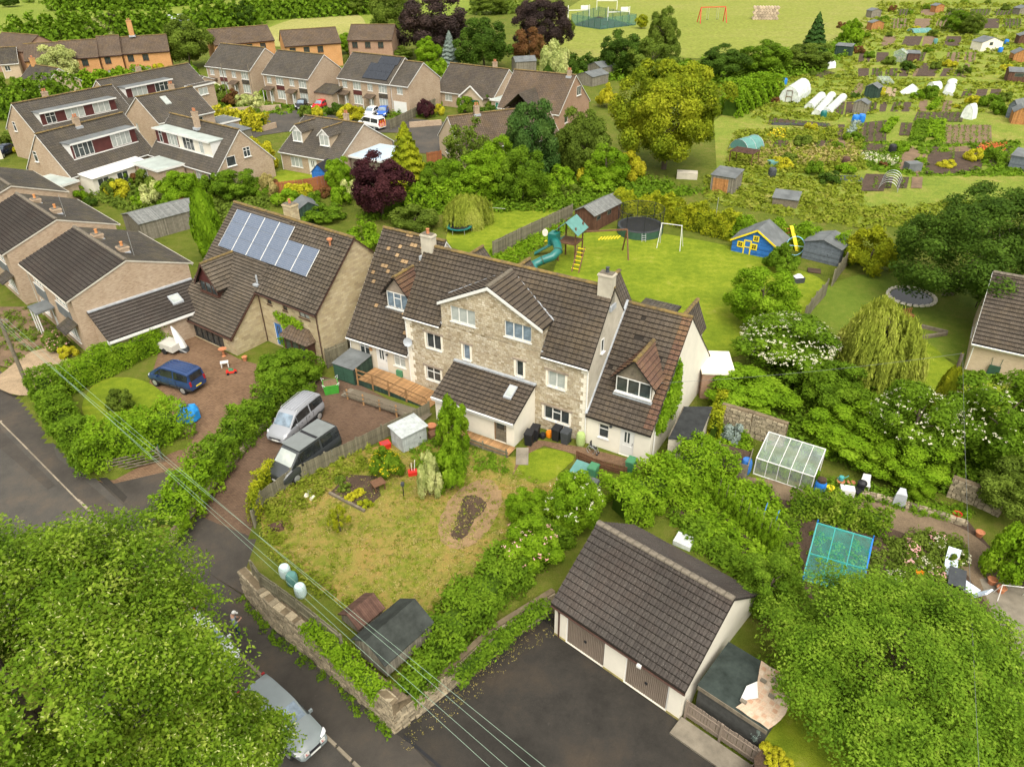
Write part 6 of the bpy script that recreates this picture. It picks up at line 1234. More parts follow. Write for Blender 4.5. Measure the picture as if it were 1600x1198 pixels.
 # ---- meadow and far trees
 far = [('hedgerow_tree','tree clump at the top left corner of the meadow',2,34,-10,12,'dark'),('meadow_tree','round green tree in the meadow left of the cream tree',104,142,18,62,'mid'),('meadow_tree','pale yellow-green tree on the meadow edge',134,192,22,66,'pale'),('meadow_tree','dark purple tree behind the pale yellow-green tree',165,208,20,58,'copper'),
  ('meadow_tree','low tree row left of the meadow trees, left one',22,62,42,70,'mid'),('meadow_tree','low tree row left of the meadow trees, middle one',58,95,46,72,'bright'),('meadow_tree','low tree row left of the meadow trees, right one',82,118,40,72,'olive'),('meadow_tree','bush beside the meadow barn',212,240,22,56,'dark'),('meadow_tree','bush row behind the grey feathery tree',238,282,24,50,'dark'),
  ('meadow_tree','dark tree group at the hay field corner',360,405,2,42,'dark'),('meadow_tree','dark tree group above the orange gable',312,365,8,42,'dark'),('meadow_tree','small light tree above the orange gable',368,402,46,74,'bright'),('meadow_tree','tree at the left end of the hay field hedge',398,445,2,30,'dark'),('meadow_tree','tree in the hay field hedge, second from left',440,490,-4,26,'mid'),('meadow_tree','tree in the hay field hedge, third from left',485,535,-8,22,'dark'),('meadow_tree','tree in the hay field hedge, right end',530,582,-12,24,'olive'),
  ('meadow_tree','green tree by the low grey-roofed orange house',518,560,52,86,'bright'),('meadow_tree','green tree right of the red brick gables',540,580,62,92,'mid'),('meadow_tree','round green bush behind the middle semi',600,648,72,96,'olive'),
  ('meadow_tree','bushes on the hill, left of centre',125,165,-14,14,'olive'),('meadow_tree','bushes on the hill, centre',160,215,-16,16,'mid'),('meadow_tree','bushes on the hill, right of centre',210,262,-18,10,'dark'),('meadow_tree','bushes at the hilltop edge',255,312,-20,6,'olive'),('meadow_tree','bush at the right end of the hilltop',318,355,-22,2,'dark'),
  ('meadow_tree','rough bush between the copper beeches',735,800,-10,24,'olive'),('meadow_tree','pale rough bush left of the ball court',876,900,30,55,'olive'),('meadow_tree','small pale tree right of the ball court',992,1014,22,46,'yellow')]
 for nm,lb,x0,x1,yt,yb,lf in far: treepx(nm,lb,'tree',x0,x1,yt,yb,'round:%d' % rnd.randint(0,2),lf,group=TM,trunk=False)
 # ---- back gardens between terrace and estate: shrubs in three shades
 r2 = random.Random(21); adj = {'mid': 'mid green','bright': 'bright green','olive': 'olive green','gold': 'golden','rust': 'rusty','dark': 'dark green','pale': 'cream-leaved'}
 rows = [('by the white lean-to of the nearest chalet',150,320,278,300,9),('behind the terrace ridge',110,330,305,330,9),('above the corrugated shed roof',215,330,318,345,5),('in the gardens right of the chalets',300,420,285,320,7),('behind the solar house ridge',400,560,300,330,8),('below the estate road',610,760,262,290,6),('right of the thin-crowned tree',700,960,290,318,9),('beside the parked red car',470,540,165,185,4),('in the front gardens of the semis',345,640,150,172,10),('by the chalets at the left edge',10,90,215,240,5),('before the orange row',90,260,116,134,6),('round the front bungalow',690,800,160,180,5)]
 for wh,x0,x1,y0,y1,n in rows:
  for k in range(n):
   x = x0+(x1-x0)*(k+r2.uniform(.2,.8))/n; y = r2.uniform(y0,y1); lf = r2.choice(['mid','bright','olive','bright','mid','gold','rust','dark','pale'] if k % 2 else ['mid','bright','olive']); wpx = r2.uniform(16,30)*(.6+y/420)
   treepx('garden_shrub','%s shrub %s, %s from the left' % (adj[lf],wh,['first','second','third','fourth','fifth','sixth','seventh','eighth','ninth','tenth'][k]),'shrub',x-wpx/2,x+wpx/2,y-wpx*r2.uniform(.7,1.1),y,'small:%d' % r2.randint(0,2),lf,group='garden shrubs '+wh)
 # ---- ground cover
 S = scatter
 S('garden_weeds','rough grass and weeds along the front garden fence','weeds',polyG([(412,790),(470,735),(570,690),(600,715),(520,760),(470,800),(440,850),(520,920),(560,960),(480,920),(410,850)]),260,(.2,.5),(.2,.6),'grass',.07,40)
 S('garden_weeds','leafy border on the court side of the front garden','weeds',polyG([(880,770),(800,870),(740,940),(650,1000),(680,1020),(760,960),(860,860),(910,800)]),240,(.25,.5),(.2,.6),'bright',.08,36)
 S('garden_weeds','border plants below the white porch','weeds',polyG([(640,690),(700,690),(790,720),(800,745),(720,730),(650,745)]),110,(.2,.4),(.2,.5),'mid',.07,40)
 S('wall_weeds','green weeds along the foot of the roadside wall','weeds',[Vector((p.x-.35,p.y-.35,0)) for p in WALLB]+[Vector((p.x+.1,p.y+.1,0)) for p in reversed(WALLB)],170,(.15,.32),(.15,.4),'mid',.06,36,z=-1.2)
 S('verge_weeds','weeds along the foot of the hedge by the footway','weeds',polyG([(78,690),(150,745),(160,735),(90,675)],-.5),60,(.15,.3),(.15,.4),'mid',.07,30,z=-.6)
 S('kitchen_garden_plants','vegetable plants between the hedge and the teal frame','plants',polyG([(1060,770),(1120,745),(1200,765),(1235,820),(1200,890),(1130,880),(1080,830)]),330,(.25,.5),(.3,.9),'bright',.10,46)
 S('kitchen_garden_plants','tall leafy plants beside the garage roof','plants',polyG([(1040,800),(1100,830),(1180,900),(1240,930),(1230,960),(1150,900),(1080,850)]),220,(.3,.6),(.4,1.2),'mid',.11,50)
 S('kitchen_garden_plants','low crops beside the teal frame','plants',polyG([(1200,800),(1245,815),(1250,905),(1225,930),(1190,880)]),150,(.2,.4),(.2,.6),'mid',.08,36)
 S('kitchen_garden_plants','seedlings under the teal frame','plants',polyG([(1265,830),(1360,850),(1345,925),(1258,900)]),60,(.15,.3),(.1,.3),'bright',.07,24)
 S('kitchen_garden_plants','weeds right of the teal frame','plants',polyG([(1365,850),(1400,840),(1400,930),(1350,930)]),60,(.2,.4),(.2,.5),'olive',.08,30)
 S('flower_border','straggling flower bed right of the teal frame','plants',polyG([(1390,860),(1440,830),(1505,850),(1500,910),(1430,930),(1395,900)]),190,(.2,.5),(.3,.9),'olive',.08,40)
 S('path_weeds','weeds along the kitchen garden path edge','weeds',polyG([(1290,745),(1420,775),(1520,800),(1500,822),(1420,800),(1290,768)]),160,(.2,.4),(.2,.6),'mid',.08,36)
 S('bank_weeds','undergrowth around the elders','weeds',polyG([(1120,600),(1230,560),(1340,590),(1480,640),(1620,720),(1620,790),(1480,770),(1330,730),(1200,690),(1120,660)]),800,(.4,.9),(.4,1.3),'mid',.13,40)
 S('bank_weeds','undergrowth between the wide hedge and the greenhouse','weeds',polyG([(1100,700),(1130,660),(1170,690),(1160,740),(1110,760)]),110,(.3,.6),(.3,.9),'bright',.1,40)
 S('garden_weeds','undergrowth along the fence of the willow lawn','weeds',polyG([(760,400),(890,335),(900,350),(800,415)]),200,(.3,.6),(.3,.9),'bright',.11,34)
 S('garden_weeds','undergrowth behind the estate gardens','weeds',polyG([(620,300),(950,270),(1100,300),(960,325),(700,335),(560,345)]),1100,(.5,1.1),(.4,1.6),'mid',.18,34)
 S('garden_weeds','planting in the gardens behind the terrace','weeds',polyG([(100,290),(420,290),(420,335),(330,350),(220,340)]),700,(.4,.9),(.3,1.3),'olive',.18,34)
 S('garden_weeds','planting round the semis','weeds',polyG([(300,160),(660,170),(700,185),(500,182),(330,175)]),260,(.4,.9),(.3,1.0),'mid',.2,26)
 S('terrace_weeds','weedy front gardens of the brick terrace','weeds',polyG([(-30,500),(50,480),(110,530),(60,545),(0,580)]),110,(.25,.5),(.2,.6),'olive',.09,34)
 S('lawn_grass','short tufty grass over the dry front lawn','grass',polyG([(430,790),(600,700),(790,725),(860,760),(740,920),(640,975),(560,950),(450,870)]),900,(.1,.3),(.04,.10),'dry',.045,12)
 S('lawn_grass','greener tufts over the dry front lawn','grass',polyG([(430,790),(600,700),(790,725),(860,760),(740,920),(640,975),(560,950),(450,870)]),900,(.1,.35),(.05,.15),'grass',.045,14)
 if False: S('lawn_tufts','longer grass round the back lawn edge','grass',polyG([(960,360),(1140,388),(1300,440),(1290,455),(1140,400),(960,372)]),300,(.2,.4),(.15,.35),'grass',.08,34)
 S('court_litter','dead leaves and grit along the foot of the court wall','litter',[Vector((p.x-.1,p.y-.1,0)) for p in COURTB]+[Vector((p.x+.7,p.y-.9,0)) for p in reversed(COURTB)],260,(.05,.3),(.005,.015),'dry',.025,7,z=-1.2)
 S('meadow_scrub','scrubby hillside at the top left','scrub',polyG([(-60,4),(130,10),(300,8),(330,-30),(-60,-60)]),500,(1.5,3.5),(1,3.5),'olive',.7,26)
 S('field_scrub','scrub between the beeches and the ball court','scrub',polyG([(735,25),(870,20),(880,-10),(740,-12)]),220,(1,2.5),(.5,2),'olive',.6,24)
 S('field_edge_scrub','undergrowth along the field edge','scrub',polyG([(890,125),(1000,128),(1130,140),(1290,112),(1345,72),(1330,62),(1220,92),(1090,98),(960,108)]),620,(.8,1.8),(.6,2.6),'mid',.4,30)
vegetation()
# ================================================================ things in the gardens and on the road
def boards(name,c,step=.14,horiz=False,rough=.85,var=.22):
 m,nt,b = newmat(name,rough,.2); uv = coord(nt,'UV'); sp = N(nt,'ShaderNodeSeparateXYZ'); nt.links.new(uv,sp.inputs[0]); x = math_(nt,'DIVIDE',sp.outputs[1 if horiz else 0],step)
 fr = math_(nt,'FRACT',x); line = math_(nt,'LESS_THAN',fr,.13); wn = N(nt,'ShaderNodeTexWhiteNoise',noise_dimensions='1D'); nt.links.new(math_(nt,'FLOOR',x),wn.inputs['W'])
 col = ramp(nt,wn.outputs['Value'],[(0,sc3(c,1-var)),(1,sc3(c,1+var))]); col = mix(nt,math_(nt,'MULTIPLY',line,.6),col,sc3(c,.3)); col = mix(nt,1.0,col,ramp(nt,noise(nt,coord(nt),3,4),[(.3,(.75,)*3),(.7,(1.2,)*3)]),'MULTIPLY')
 nt.links.new(col,b.inputs['Base Color']); bump(nt,b,math_(nt,'MULTIPLY',line,-1.0),.01); return m
MT['bgrey'] = boards('grey_weathered_boards',(.20,.18,.14)); MT['bbrown'] = boards('brown_boards',(.11,.055,.035)); MT['bslate'] = boards('slate_boards',(.125,.145,.165),.16,True); MT['bblue'] = boards('blue_boards',(.03,.14,.42),.16,True); MT['bgreen'] = boards('green_boards',(.03,.055,.04)); MT['borange'] = boards('orange_boards',(.36,.17,.06)); MT['bred'] = boards('rusty_corrugated',(.10,.055,.040),.1)
MT['ridged'] = boards('corrugated_metal',(.42,.45,.44),.09,False,.5,.05); MT['corrug'] = boards('grey_corrugated_sheet',(.17,.175,.165),.12)
def boxthing(name,label,cat,loc,rz,dims,mat,group=None):
 b = MB().box(-dims[0]/2,dims[0]/2,-dims[1]/2,dims[1]/2,0,dims[2]); o = b.build(name,mat,None,loc,rz); return tag(o,label,cat,group)
def shed(label,loc,az,L,W,he,hr,wall='bgrey',roof='felt',ridge='x',doors=None,win=None,name='shed',group=None,ov=.12,cat='shed',doormat=None,rd=.5,trim=None):
 """garden shed: front along az; ridge along the front (x) or from front to back (y); hr = he for a flat roof"""
 t = thing(name,label,cat,loc,az,group); m = MB(); r = MB()
 if ridge == 'x':
  a = W*rd; m.face([(0,0,0),(L,0,0),(L,0,he),(0,0,he)]); m.face([(L,W,0),(0,W,0),(0,W,he),(L,W,he)]); m.face([(L,0,0),(L,W,0),(L,W,he),(L,a,hr-.02),(L,0,he)]); m.face([(0,W,0),(0,0,0),(0,0,he),(0,a,hr-.02),(0,W,he)])
  s0,s1 = (hr-he)/a,(hr-he)/(W-a); slope(r,(-ov,-ov,he-ov*s0+.04),(L+ov,-ov,he-ov*s0+.04),(L+ov,a,hr+.04),(-ov,a,hr+.04),.05); slope(r,(L+ov,W+ov,he-ov*s1+.04),(-ov,W+ov,he-ov*s1+.04),(-ov,a,hr+.04),(L+ov,a,hr+.04),.05)
 elif ridge == 'y':
  a = L*rd; m.face([(0,0,0),(L,0,0),(L,0,he),(a,0,hr-.02),(0,0,he)]); m.face([(L,W,0),(0,W,0),(0,W,he),(a,W,hr-.02),(L,W,he)]); m.face([(L,0,0),(L,W,0),(L,W,he),(L,0,he)]); m.face([(0,W,0),(0,0,0),(0,0,he),(0,W,he)])
  s0,s1 = (hr-he)/a,(hr-he)/(L-a); slope(r,(-ov,W+ov,he-ov*s0+.04),(-ov,-ov,he-ov*s0+.04),(a,-ov,hr+.04),(a,W+ov,hr+.04),.05); slope(r,(L+ov,-ov,he-ov*s1+.04),(L+ov,W+ov,he-ov*s1+.04),(a,W+ov,hr+.04),(a,-ov,hr+.04),.05)
 else:      # pent roof, high at the back
  m.face([(0,0,0),(L,0,0),(L,0,he),(0,0,he)]); m.face([(L,W,0),(0,W,0),(0,W,hr),(L,W,hr)]); m.face([(L,0,0),(L,W,0),(L,W,hr),(L,0,he)]); m.face([(0,W,0),(0,0,0),(0,0,he),(0,W,hr)]); slope(r,(-ov,-ov,he+.05),(L+ov,-ov,he+.05),(L+ov,W+ov,hr+.05),(-ov,W+ov,hr+.05),.05)
 m.build('wall',MT[wall],t); r.build('roof',MT[roof],t)
 if doors: u,w_,h_ = doors; d = MB().box(u,u+w_,-.03,0,.03,h_).build('door',MT[doormat or wall],t); MB().box(u+w_*.8,u+w_*.8+.04,-.06,-.03,h_*.5,h_*.6).build('handle',MT['black'],d)
 if win:
  for (u,z,w_,h_) in win: o = MB().box(u,u+w_,-.035,0,z,z+h_).build('window',MT[trim or 'timber'],t); MB().box(u+.05,u+w_-.05,-.042,-.036,z+.05,z+h_-.05).build('pane',MT['glass'],o)
 return t
def shedpx(label,a,b,W,he,hr,**k):
 A,B = G(*a),G(*b); return shed(label,A,azof(A,B),(B-A).length,W,he,hr,**k)
def lathe_thing(name,label,cat,loc,prof,mat,n=14,group=None,lid=None):
 o = MB().lathe(prof,n).build(name,mat,None,loc,0,smooth=False); tag(o,label,cat,group)
 if lid: MB().lathe(lid[0],n).build('lid',lid[1],o)
 return o
def butt(label,loc,h=.95,r=.29,mat='bluebar',group=None,name='barrel',lid=None): return lathe_thing(name,label,'barrel',loc,[(r*.82,0),(r,h*.2),(r*1.03,h*.5),(r,h*.8),(r*.85,h*.97),(r*.8,h),(r*.75,h*.97),(.02,h*.95)],MT[mat],16,group,lid)
def wheelie(label,loc,az,mat='black',h=1.05,group='wheelie bins by the front wall'):
 t = thing('wheelie_bin',label,'bin',loc,az,group); b = MB(); b.hexa([(-.22,-.25,.06),(.22,-.25,.06),(.22,.25,.06),(-.22,.25,.06)],[(-.28,-.31,h-.08),(.28,-.31,h-.08),(.28,.33,h-.08),(-.28,.33,h-.08)]); b.build('body',MT[mat],t)
 l = MB(); l.hexa([(-.3,-.34,h-.08),(.3,-.34,h-.08),(.3,.34,h-.08),(-.3,.34,h-.08)],[(-.27,-.3,h),(.27,-.3,h),(.27,.32,h+.02),(-.27,.32,h+.02)]); l.build('lid',MT[mat],t)
 h_ = MB().tube([(-.24,.4,h-.12),(.24,.4,h-.12)],.018,6); h_.build('handle',MT[mat],t)
 for x in (-.22,.22): w_ = MB().tube([(x-.03,.28,.1),(x+.03,.28,.1)],.1,10); w_.build('wheel',MT['rubber'],t)
 pl_ = MB().box(-.1,.1,-.345,-.335,h*.55,h*.68) if False else None
 return t
def fence(label,path,h=1.3,mat='fence',bw=.14,zf=None,posts=1.9,name='fence',z=0,gap=.012,joined=False,group=None):
 """close-boarded fence: every board, post and rail a piece of its own"""
 pts = [Vector((p[0],p[1],p[2] if len(p) > 2 else z)) for p in path]; o = pts[0]; t = thing(name,label,'fence',o,0,group)
 bm_ = MB().box(-bw/2+gap/2,bw/2-gap/2,-.012,.012,.04,h).mesh('board',MT[mat]); pm = MB().box(-.05,.05,-.05,.05,-.1,h+.06).mesh('post',MT[mat]); jb = MB()
 for a,b in zip(pts,pts[1:]):
  d = b-a; L = math.hypot(d.x,d.y); az = azof(a,b); n = max(1,int(L/bw)); k = max(1,round(L/posts))
  for i in range(n):
   p = a+d*((i+.5)/n)-o
   if joined: jb.add(MB().box(-bw/2+gap/2,bw/2-gap/2,-.012,.012,.04,h+rnd.uniform(-.03,.03)),Matrix.Translation(p) @ Matrix.Rotation(az,4,'Z'))
   else: q = put('board',bm_,t,p+Vector((0,0,rnd.uniform(-.03,.02))),az+rnd.uniform(-.02,.02)); q.rotation_euler.y = rnd.uniform(-.012,.012)
  for i in range(k+1):
   p = a+d*(i/k)-o; put('post',pm,t,p+Vector((math.sin(az)*.06,-math.cos(az)*.06,0)),az)
  for zz in (.3,h-.25): MB().bar(a-o+Vector((math.sin(az)*.03,-math.cos(az)*.03,zz)),b-o+Vector((math.sin(az)*.03,-math.cos(az)*.03,zz)),.035,.07).build('rail',MT[mat],t)
 if joined: tag(jb.build('boards',MT[mat],t,fix=False),kind='stuff')
 return t
_st = {}
def stonewall(label,path,h,thick=.42,sl=.42,sh=.135,cap=True,limit=290,name='stone_wall',hz=None,mat='stone3'):
 """rubble wall: the faces are separate stones over a dark core"""
 pts = [Vector(p) for p in path]; o = pts[0].copy(); t = thing(name,label,'wall',o); core = MB(); jn = MB(); cnt = 0
 cols = [(.36,.29,.18),(.48,.40,.26),(.42,.34,.22),(.54,.46,.31),(.33,.27,.18)]
 if 'm' not in _st:
  _st['m'] = plain('wall_stone',(.27,.225,.15),.95,.3,3,bs=14,bd=.02,objr=.32,fine=.2,fscale=10); _st['mj'] = plain('wall_stone_small',(.27,.225,.15),.95,.3,3,bs=14,bd=.02,isl=.32,fine=.2,fscale=10); _st['c'] = plain('wall_core_earth',(.15,.115,.07),.95,.3,3)
 for i,(a,b) in enumerate(zip(pts,pts[1:])):
  d = b-a; L = math.hypot(d.x,d.y); az = azof(a,b); T = Matrix.Translation(a-o) @ Matrix.Rotation(az,4,'Z'); zs = d.z/L
  core.hexa([T @ Vector(p) for p in ((0,.06,-.2),(L,.06,zs*L-.2),(L,thick-.06,zs*L-.2),(0,thick-.06,-.2))],[T @ Vector(p) for p in ((0,.06,h-.03),(L,.06,zs*L+h-.03),(L,thick-.06,zs*L+h-.03),(0,thick-.06,h-.03))])
  for j in range(int(h/sh)):
   x = rnd.uniform(-.2,0)
   while x < L:
    w_ = sl*rnd.uniform(.55,1.35); x1 = min(x+w_,L); x0 = max(x,0); x += w_
    if x1-x0 < .08: continue
    hh = sh*rnd.uniform(.82,1.0); y = rnd.uniform(-.06,.03); z = j*sh+zs*x0+rnd.uniform(-.01,.01)
    for yy0,yy1 in (((y,thick/2),) if j*sh < h-sh*1.5 else ((y,thick+rnd.uniform(-.02,.03)),)):
     b_ = MB(); e = .015; b_.hexa([(x0+e,yy0,z),(x1-e,yy0+rnd.uniform(-.01,.01),z),(x1-e,yy1,z),(x0+e,yy1,z)],[(x0+e*1.5,yy0+.012,z+hh),(x1-e*1.8,yy0+.012,z+hh+rnd.uniform(-.012,.012)),(x1-e*1.5,yy1,z+hh),(x0+e*1.5,yy1,z+hh)])
     if cnt < limit and j*sh > h*.0:
      cnt += 1; q = b_.build('stone',_st['m'],t); q.matrix_local = T
     else: jn.add(b_,T)
 core.build('wall_core',_st['c'],t)
 if jn.f: tag(jn.build('small_stones',_st['mj'],t,fix=False),kind='stuff')
 return t
# ---------------------------------------------------------------- cars
CARS = {
'mpv': (4.45,1.85,1.82,[(0,.42,.72,.74,.80),(.012,.40,1.02,1.06,.88),(.03,.36,1.08,1.70,.90),(.10,.34,1.08,1.80,.92),(.35,.34,1.07,1.83,.92),(.55,.34,1.06,1.82,.92),(.66,.34,1.05,1.72,.92),(.82,.34,1.02,1.08,.91),(.92,.36,.88,.98,.88),(.985,.38,.72,.80,.80),(1,.42,.58,.62,.70)]),
'van': (5.0,1.95,1.95,[(0,.42,.80,.82,.86),(.012,.40,1.10,1.14,.94),(.025,.36,1.15,1.88,.96),(.08,.34,1.15,1.95,.97),(.35,.34,1.14,1.97,.97),(.60,.34,1.13,1.96,.97),(.70,.34,1.12,1.84,.96),(.85,.34,1.08,1.16,.95),(.94,.36,.92,1.02,.92),(.99,.38,.76,.84,.85),(1,.42,.60,.64,.75)]),
'hatch': (4.2,1.78,1.48,[(0,.40,.66,.70,.72),(.02,.36,.90,.95,.80),(.14,.32,.95,1.36,.86),(.24,.30,.95,1.45,.88),(.45,.30,.93,1.48,.89),(.55,.30,.92,1.45,.89),(.72,.30,.90,.95,.88),(.88,.32,.78,.86,.85),(.98,.36,.62,.68,.74),(1,.40,.52,.56,.64)]),
'estate': (4.75,1.84,1.50,[(0,.40,.70,.74,.76),(.015,.36,.92,.96,.84),(.09,.32,.96,1.38,.88),(.2,.30,.96,1.47,.90),(.45,.30,.94,1.50,.91),(.55,.30,.93,1.47,.91),(.71,.30,.91,.96,.90),(.88,.32,.80,.88,.88),(.98,.36,.64,.70,.78),(1,.40,.52,.56,.66)])}
_paint = {}
def paint(c,rough=.25,metal=.0):
 if c not in _paint: _paint[c] = plain('car_paint',c,rough,.05,1.5,spec=.6,metal=metal)
 return _paint[c]
_platew = plain('number_plate_white',(.7,.7,.66),.5,.03); _platey = plain('number_plate_yellow',(.75,.58,.05),.5,.03); _lamp = glassmat('headlamp_glass',(.45,.46,.46),.1); _rlamp = plain('rear_lamp',(.35,.02,.02),.25,.1); _cgl = glassmat('car_glass',(.012,.014,.015),.03)
def car(name,label,style,front,rear,color,group=None,z=0.0,roof=None,rails=False,tilt=0.0,wscol=None):
 """car whose nose is near `front` and tail near `rear` (world points); the middle is kept, the length is the model's"""
 L,W,H,ST = CARS[style]; a = azof(rear,front); mid = (Vector(front)+Vector(rear))/2; t = thing(name,label,'van' if style == 'van' else 'car',(mid.x,mid.y,z),a,group); t.rotation_euler.y = tilt
 hw = W/2; rings = []
 for fx,zl,zb,zt,wf in ST:
  x = (fx-.5)*L; cab = zt-zb > .2; wt = hw*wf*(.80 if cab else .86)
  rings.append([(x,hw*wf*.92,zl),(x,hw*wf*1.0,zl+(zb-zl)*.35),(x,hw*wf*1.0,zb-.12 if zb-.12 > zl+.1 else zl+(zb-zl)*.7),(x,hw*wf*.965,zb),(x,wt,zt-.04),(x,wt*.86,zt+.0),(x,0,zt+.025)])
 b = MB(); k = len(rings[0])
 for r in rings: b.v += r+[(p[0],-p[1],p[2]) for p in r]
 for i in range(len(rings)-1):
  for j in range(k-1):
   a0 = i*2*k+j; a1 = (i+1)*2*k+j; b.f.append((a0,a1,a1+1,a0+1)); b.m.append(j == 0); b.f.append((a0+k,a0+k+1,a1+k+1,a1+k)); b.m.append(j == 0)
  b.f.append((i*2*k,i*2*k+k,(i+1)*2*k+k,(i+1)*2*k)); b.m.append(0)
 n0 = (len(rings)-1)*2*k; b.f.append(tuple(range(k))+tuple(reversed(range(k,2*k)))); b.m.append(0); b.f.append(tuple(reversed(range(n0,n0+k)))+tuple(range(n0+k,n0+2*k))); b.m.append(0)
 b.m = [int(x) for x in b.m]; me = b.mesh('body',[paint(color),MT['darkgrey']]); bm = bmesh.new(); bm.from_mesh(me); bmesh.ops.remove_doubles(bm,verts=bm.verts,dist=.001); bmesh.ops.recalc_face_normals(bm,faces=bm.faces)
 for f in bm.faces: f.smooth = True
 for e in bm.edges:
  if len(e.link_faces) == 2 and e.calc_face_angle(0) > R(38): e.smooth = False
 bm.to_mesh(me); bm.free(); put('body',me,t)
 cabs = [i for i,s in enumerate(ST) if s[3]-s[2] > .2]; i0,i1 = cabs[0],cabs[-1]
 def lerp(p,q,f): return Vector(p)*(1-f)+Vector(q)*f
 def pane(nm,P,off,mat=None):
  c = sum((Vector(p) for p in P),Vector())/4; m = MB(); m.face([Vector(p)+Vector(off) for p in P]); m.build(nm,mat or _cgl,t)
 xs = [i0]+cabs[1:-1]+[i1]
 groups_ = [(i0,cabs[len(cabs)//2]),(cabs[len(cabs)//2],i1)] if len(cabs) > 2 else [(i0,i1)]
 for s in (1,-1):
  f_ = lambda p: (p[0],p[1]*s,p[2])
  for q,(ia,ib) in enumerate(groups_):
   m = MB()
   for i in range(ia,ib):
    A,B = rings[i],rings[i+1]; e0 = .06 if i == ia else 0; e1 = .06 if i == ib-1 else 0
    lo0,hi0 = lerp(A[3],A[4],.08),lerp(A[3],A[4],.88); lo1,hi1 = lerp(B[3],B[4],.08),lerp(B[3],B[4],.88)
    P = [lerp(lo0,lo1,e0),lerp(lo0,lo1,1-e1),lerp(hi0,hi1,1-e1),lerp(hi0,hi1,e0)]; m.face([Vector((p.x,(p.y+.012)*s,p.z+.004)) for p in P])
   if q == len(groups_)-1:
    A,B = rings[i1],rings[i1+1]; m.face([Vector((p[0],(p[1]+.012)*s,p[2]+.004)) for p in (lerp(A[3],A[4],.08),lerp(B[3],B[4],.6),lerp(A[3],A[4],.8))])
   m.build('side_window',_cgl,t)
 A,B = rings[i1],rings[i1+1]; m = MB(); ys = lambda p,f: Vector((p[0],p[1]*f,p[2]+.014)); p0,p1 = lerp(A[5],B[5],.06),lerp(A[5],B[5],.95); q0,q1 = lerp(A[6],B[6],.06),lerp(A[6],B[6],.95)
 w0,w1 = A[4][1]*.94,B[4][1]*.93
 m.face([(p0.x,w0*.93,p0.z+.012),(p0.x,0,q0.z+.012),(p1.x,0,q1.z+.012),(p1.x,w1*.97,p1.z+.012)]); m.face([(p0.x,0,q0.z+.012),(p0.x,-w0*.93,p0.z+.012),(p1.x,-w1*.97,p1.z+.012),(p1.x,0,q1.z+.012)]); m.build('windscreen',MT['glassb'] if wscol is None else wscol,t)
 A,B = rings[i0-1],rings[i0]; m = MB(); p0,p1 = lerp(A[5],B[5],.12),lerp(A[5],B[5],.9); w0 = B[4][1]*.85; m.face([(p0.x-.02,w0,p0.z),(p0.x-.02,-w0,p0.z),(p1.x-.025,-w0*.95,p1.z),(p1.x-.025,w0*.95,p1.z)]); m.build('rear_window',_cgl,t)
 wr = .33 if style != 'van' else .35
 wm = MB(); wm.tube([(0,-.11,0),(0,.11,0)],wr,18); wme = wm.mesh('wheel',MT['rubber']); rm = MB(); rm.lathe([(.02,.0),(wr*.62,.0),(wr*.66,.012),(wr*.62,.02),(wr*.2,.03),(.02,.03)],14); rme = rm.mesh('rim',MT['steel'])
 for x in (-.5*L+L*.18,.5*L-L*.19):
  for s in (1,-1):
   w_ = put('wheel',wme,t,(x,s*(hw*.93-.10),wr)); r_ = put('rim',rme,w_,(0,s*.112,0)); r_.rotation_euler = (R(-90*s),0,0)
 for s in (1,-1):
  MB().hexa([(L*.47,s*hw*.5,ST[-2][2]-.02),(L*.485,s*hw*.5,ST[-2][2]-.02),(L*.445,s*hw*.86,ST[-3][2]-.08),(L*.42,s*hw*.86,ST[-3][2]-.08)],[(L*.455,s*hw*.5,ST[-2][2]+.12),(L*.47,s*hw*.5,ST[-2][2]+.11),(L*.43,s*hw*.87,ST[-3][2]+.06),(L*.41,s*hw*.86,ST[-3][2]+.07)]).build('headlight',_lamp,t)
  MB().box(-L*.5-.005,-L*.5+.10,s*hw*.72-.07,s*hw*.72+.07,ST[1][2]-.25,ST[1][2]+.12).build('rear_light',_rlamp,t)
  MB().box(L*.19,L*.19+.10,s*(hw*.93+.04)-.09,s*(hw*.93+.04)+.09,ST[-4][2]-.04,ST[-4][2]+.12).build('mirror',paint(color) if style != 'van' else MT['black'],t)
 MB().box(L*.5-.005,L*.5+.012,-.26,.26,.42,.53).build('front_plate',_platew,t); MB().box(-L*.5-.012,-L*.5+.005,-.26,.26,.55,.66).build('rear_plate',_platey,t)
 for s in (1,-1):
  for fx in ((.30,.47,.66) if style in ('mpv','van') else (.33,.52,.68)): MB().box((fx-.5)*L-.008,(fx-.5)*L+.008,s*hw*.915-.02,s*hw*.915+.02,.45,ST[4][2]-.02).build('door_seam',MT['black'],t)
  for fx in (.40,.58): MB().box((fx-.5)*L-.07,(fx-.5)*L+.07,s*hw*.92-.025,s*hw*.92+.025,ST[4][2]-.16,ST[4][2]-.13).build('door_handle',MT['darkgrey'],t)
 if style in ('mpv','van'): [MB().box(-L*.42,L*.10,y-.02,y+.02,ST[4][3]-.01,ST[4][3]+.035).build('roof_rib',paint(color),t) for y in (-.45,-.22,0,.22,.45)]
 MB().box(L*.485,L*.5+.008,-hw*.5,hw*.5,.56,.66).build('grille',MT['black'],t)
 if rails:
  for s in (1,-1): MB().tube([(-L*.36,s*hw*.68,ST[4][3]+.02),(-L*.33,s*hw*.68,ST[4][3]+.08),(L*.08,s*hw*.68,ST[4][3]+.07),(L*.11,s*hw*.68,ST[4][3]+.0)],.02,6).build('roof_rail',MT['steel'],t)
 return t
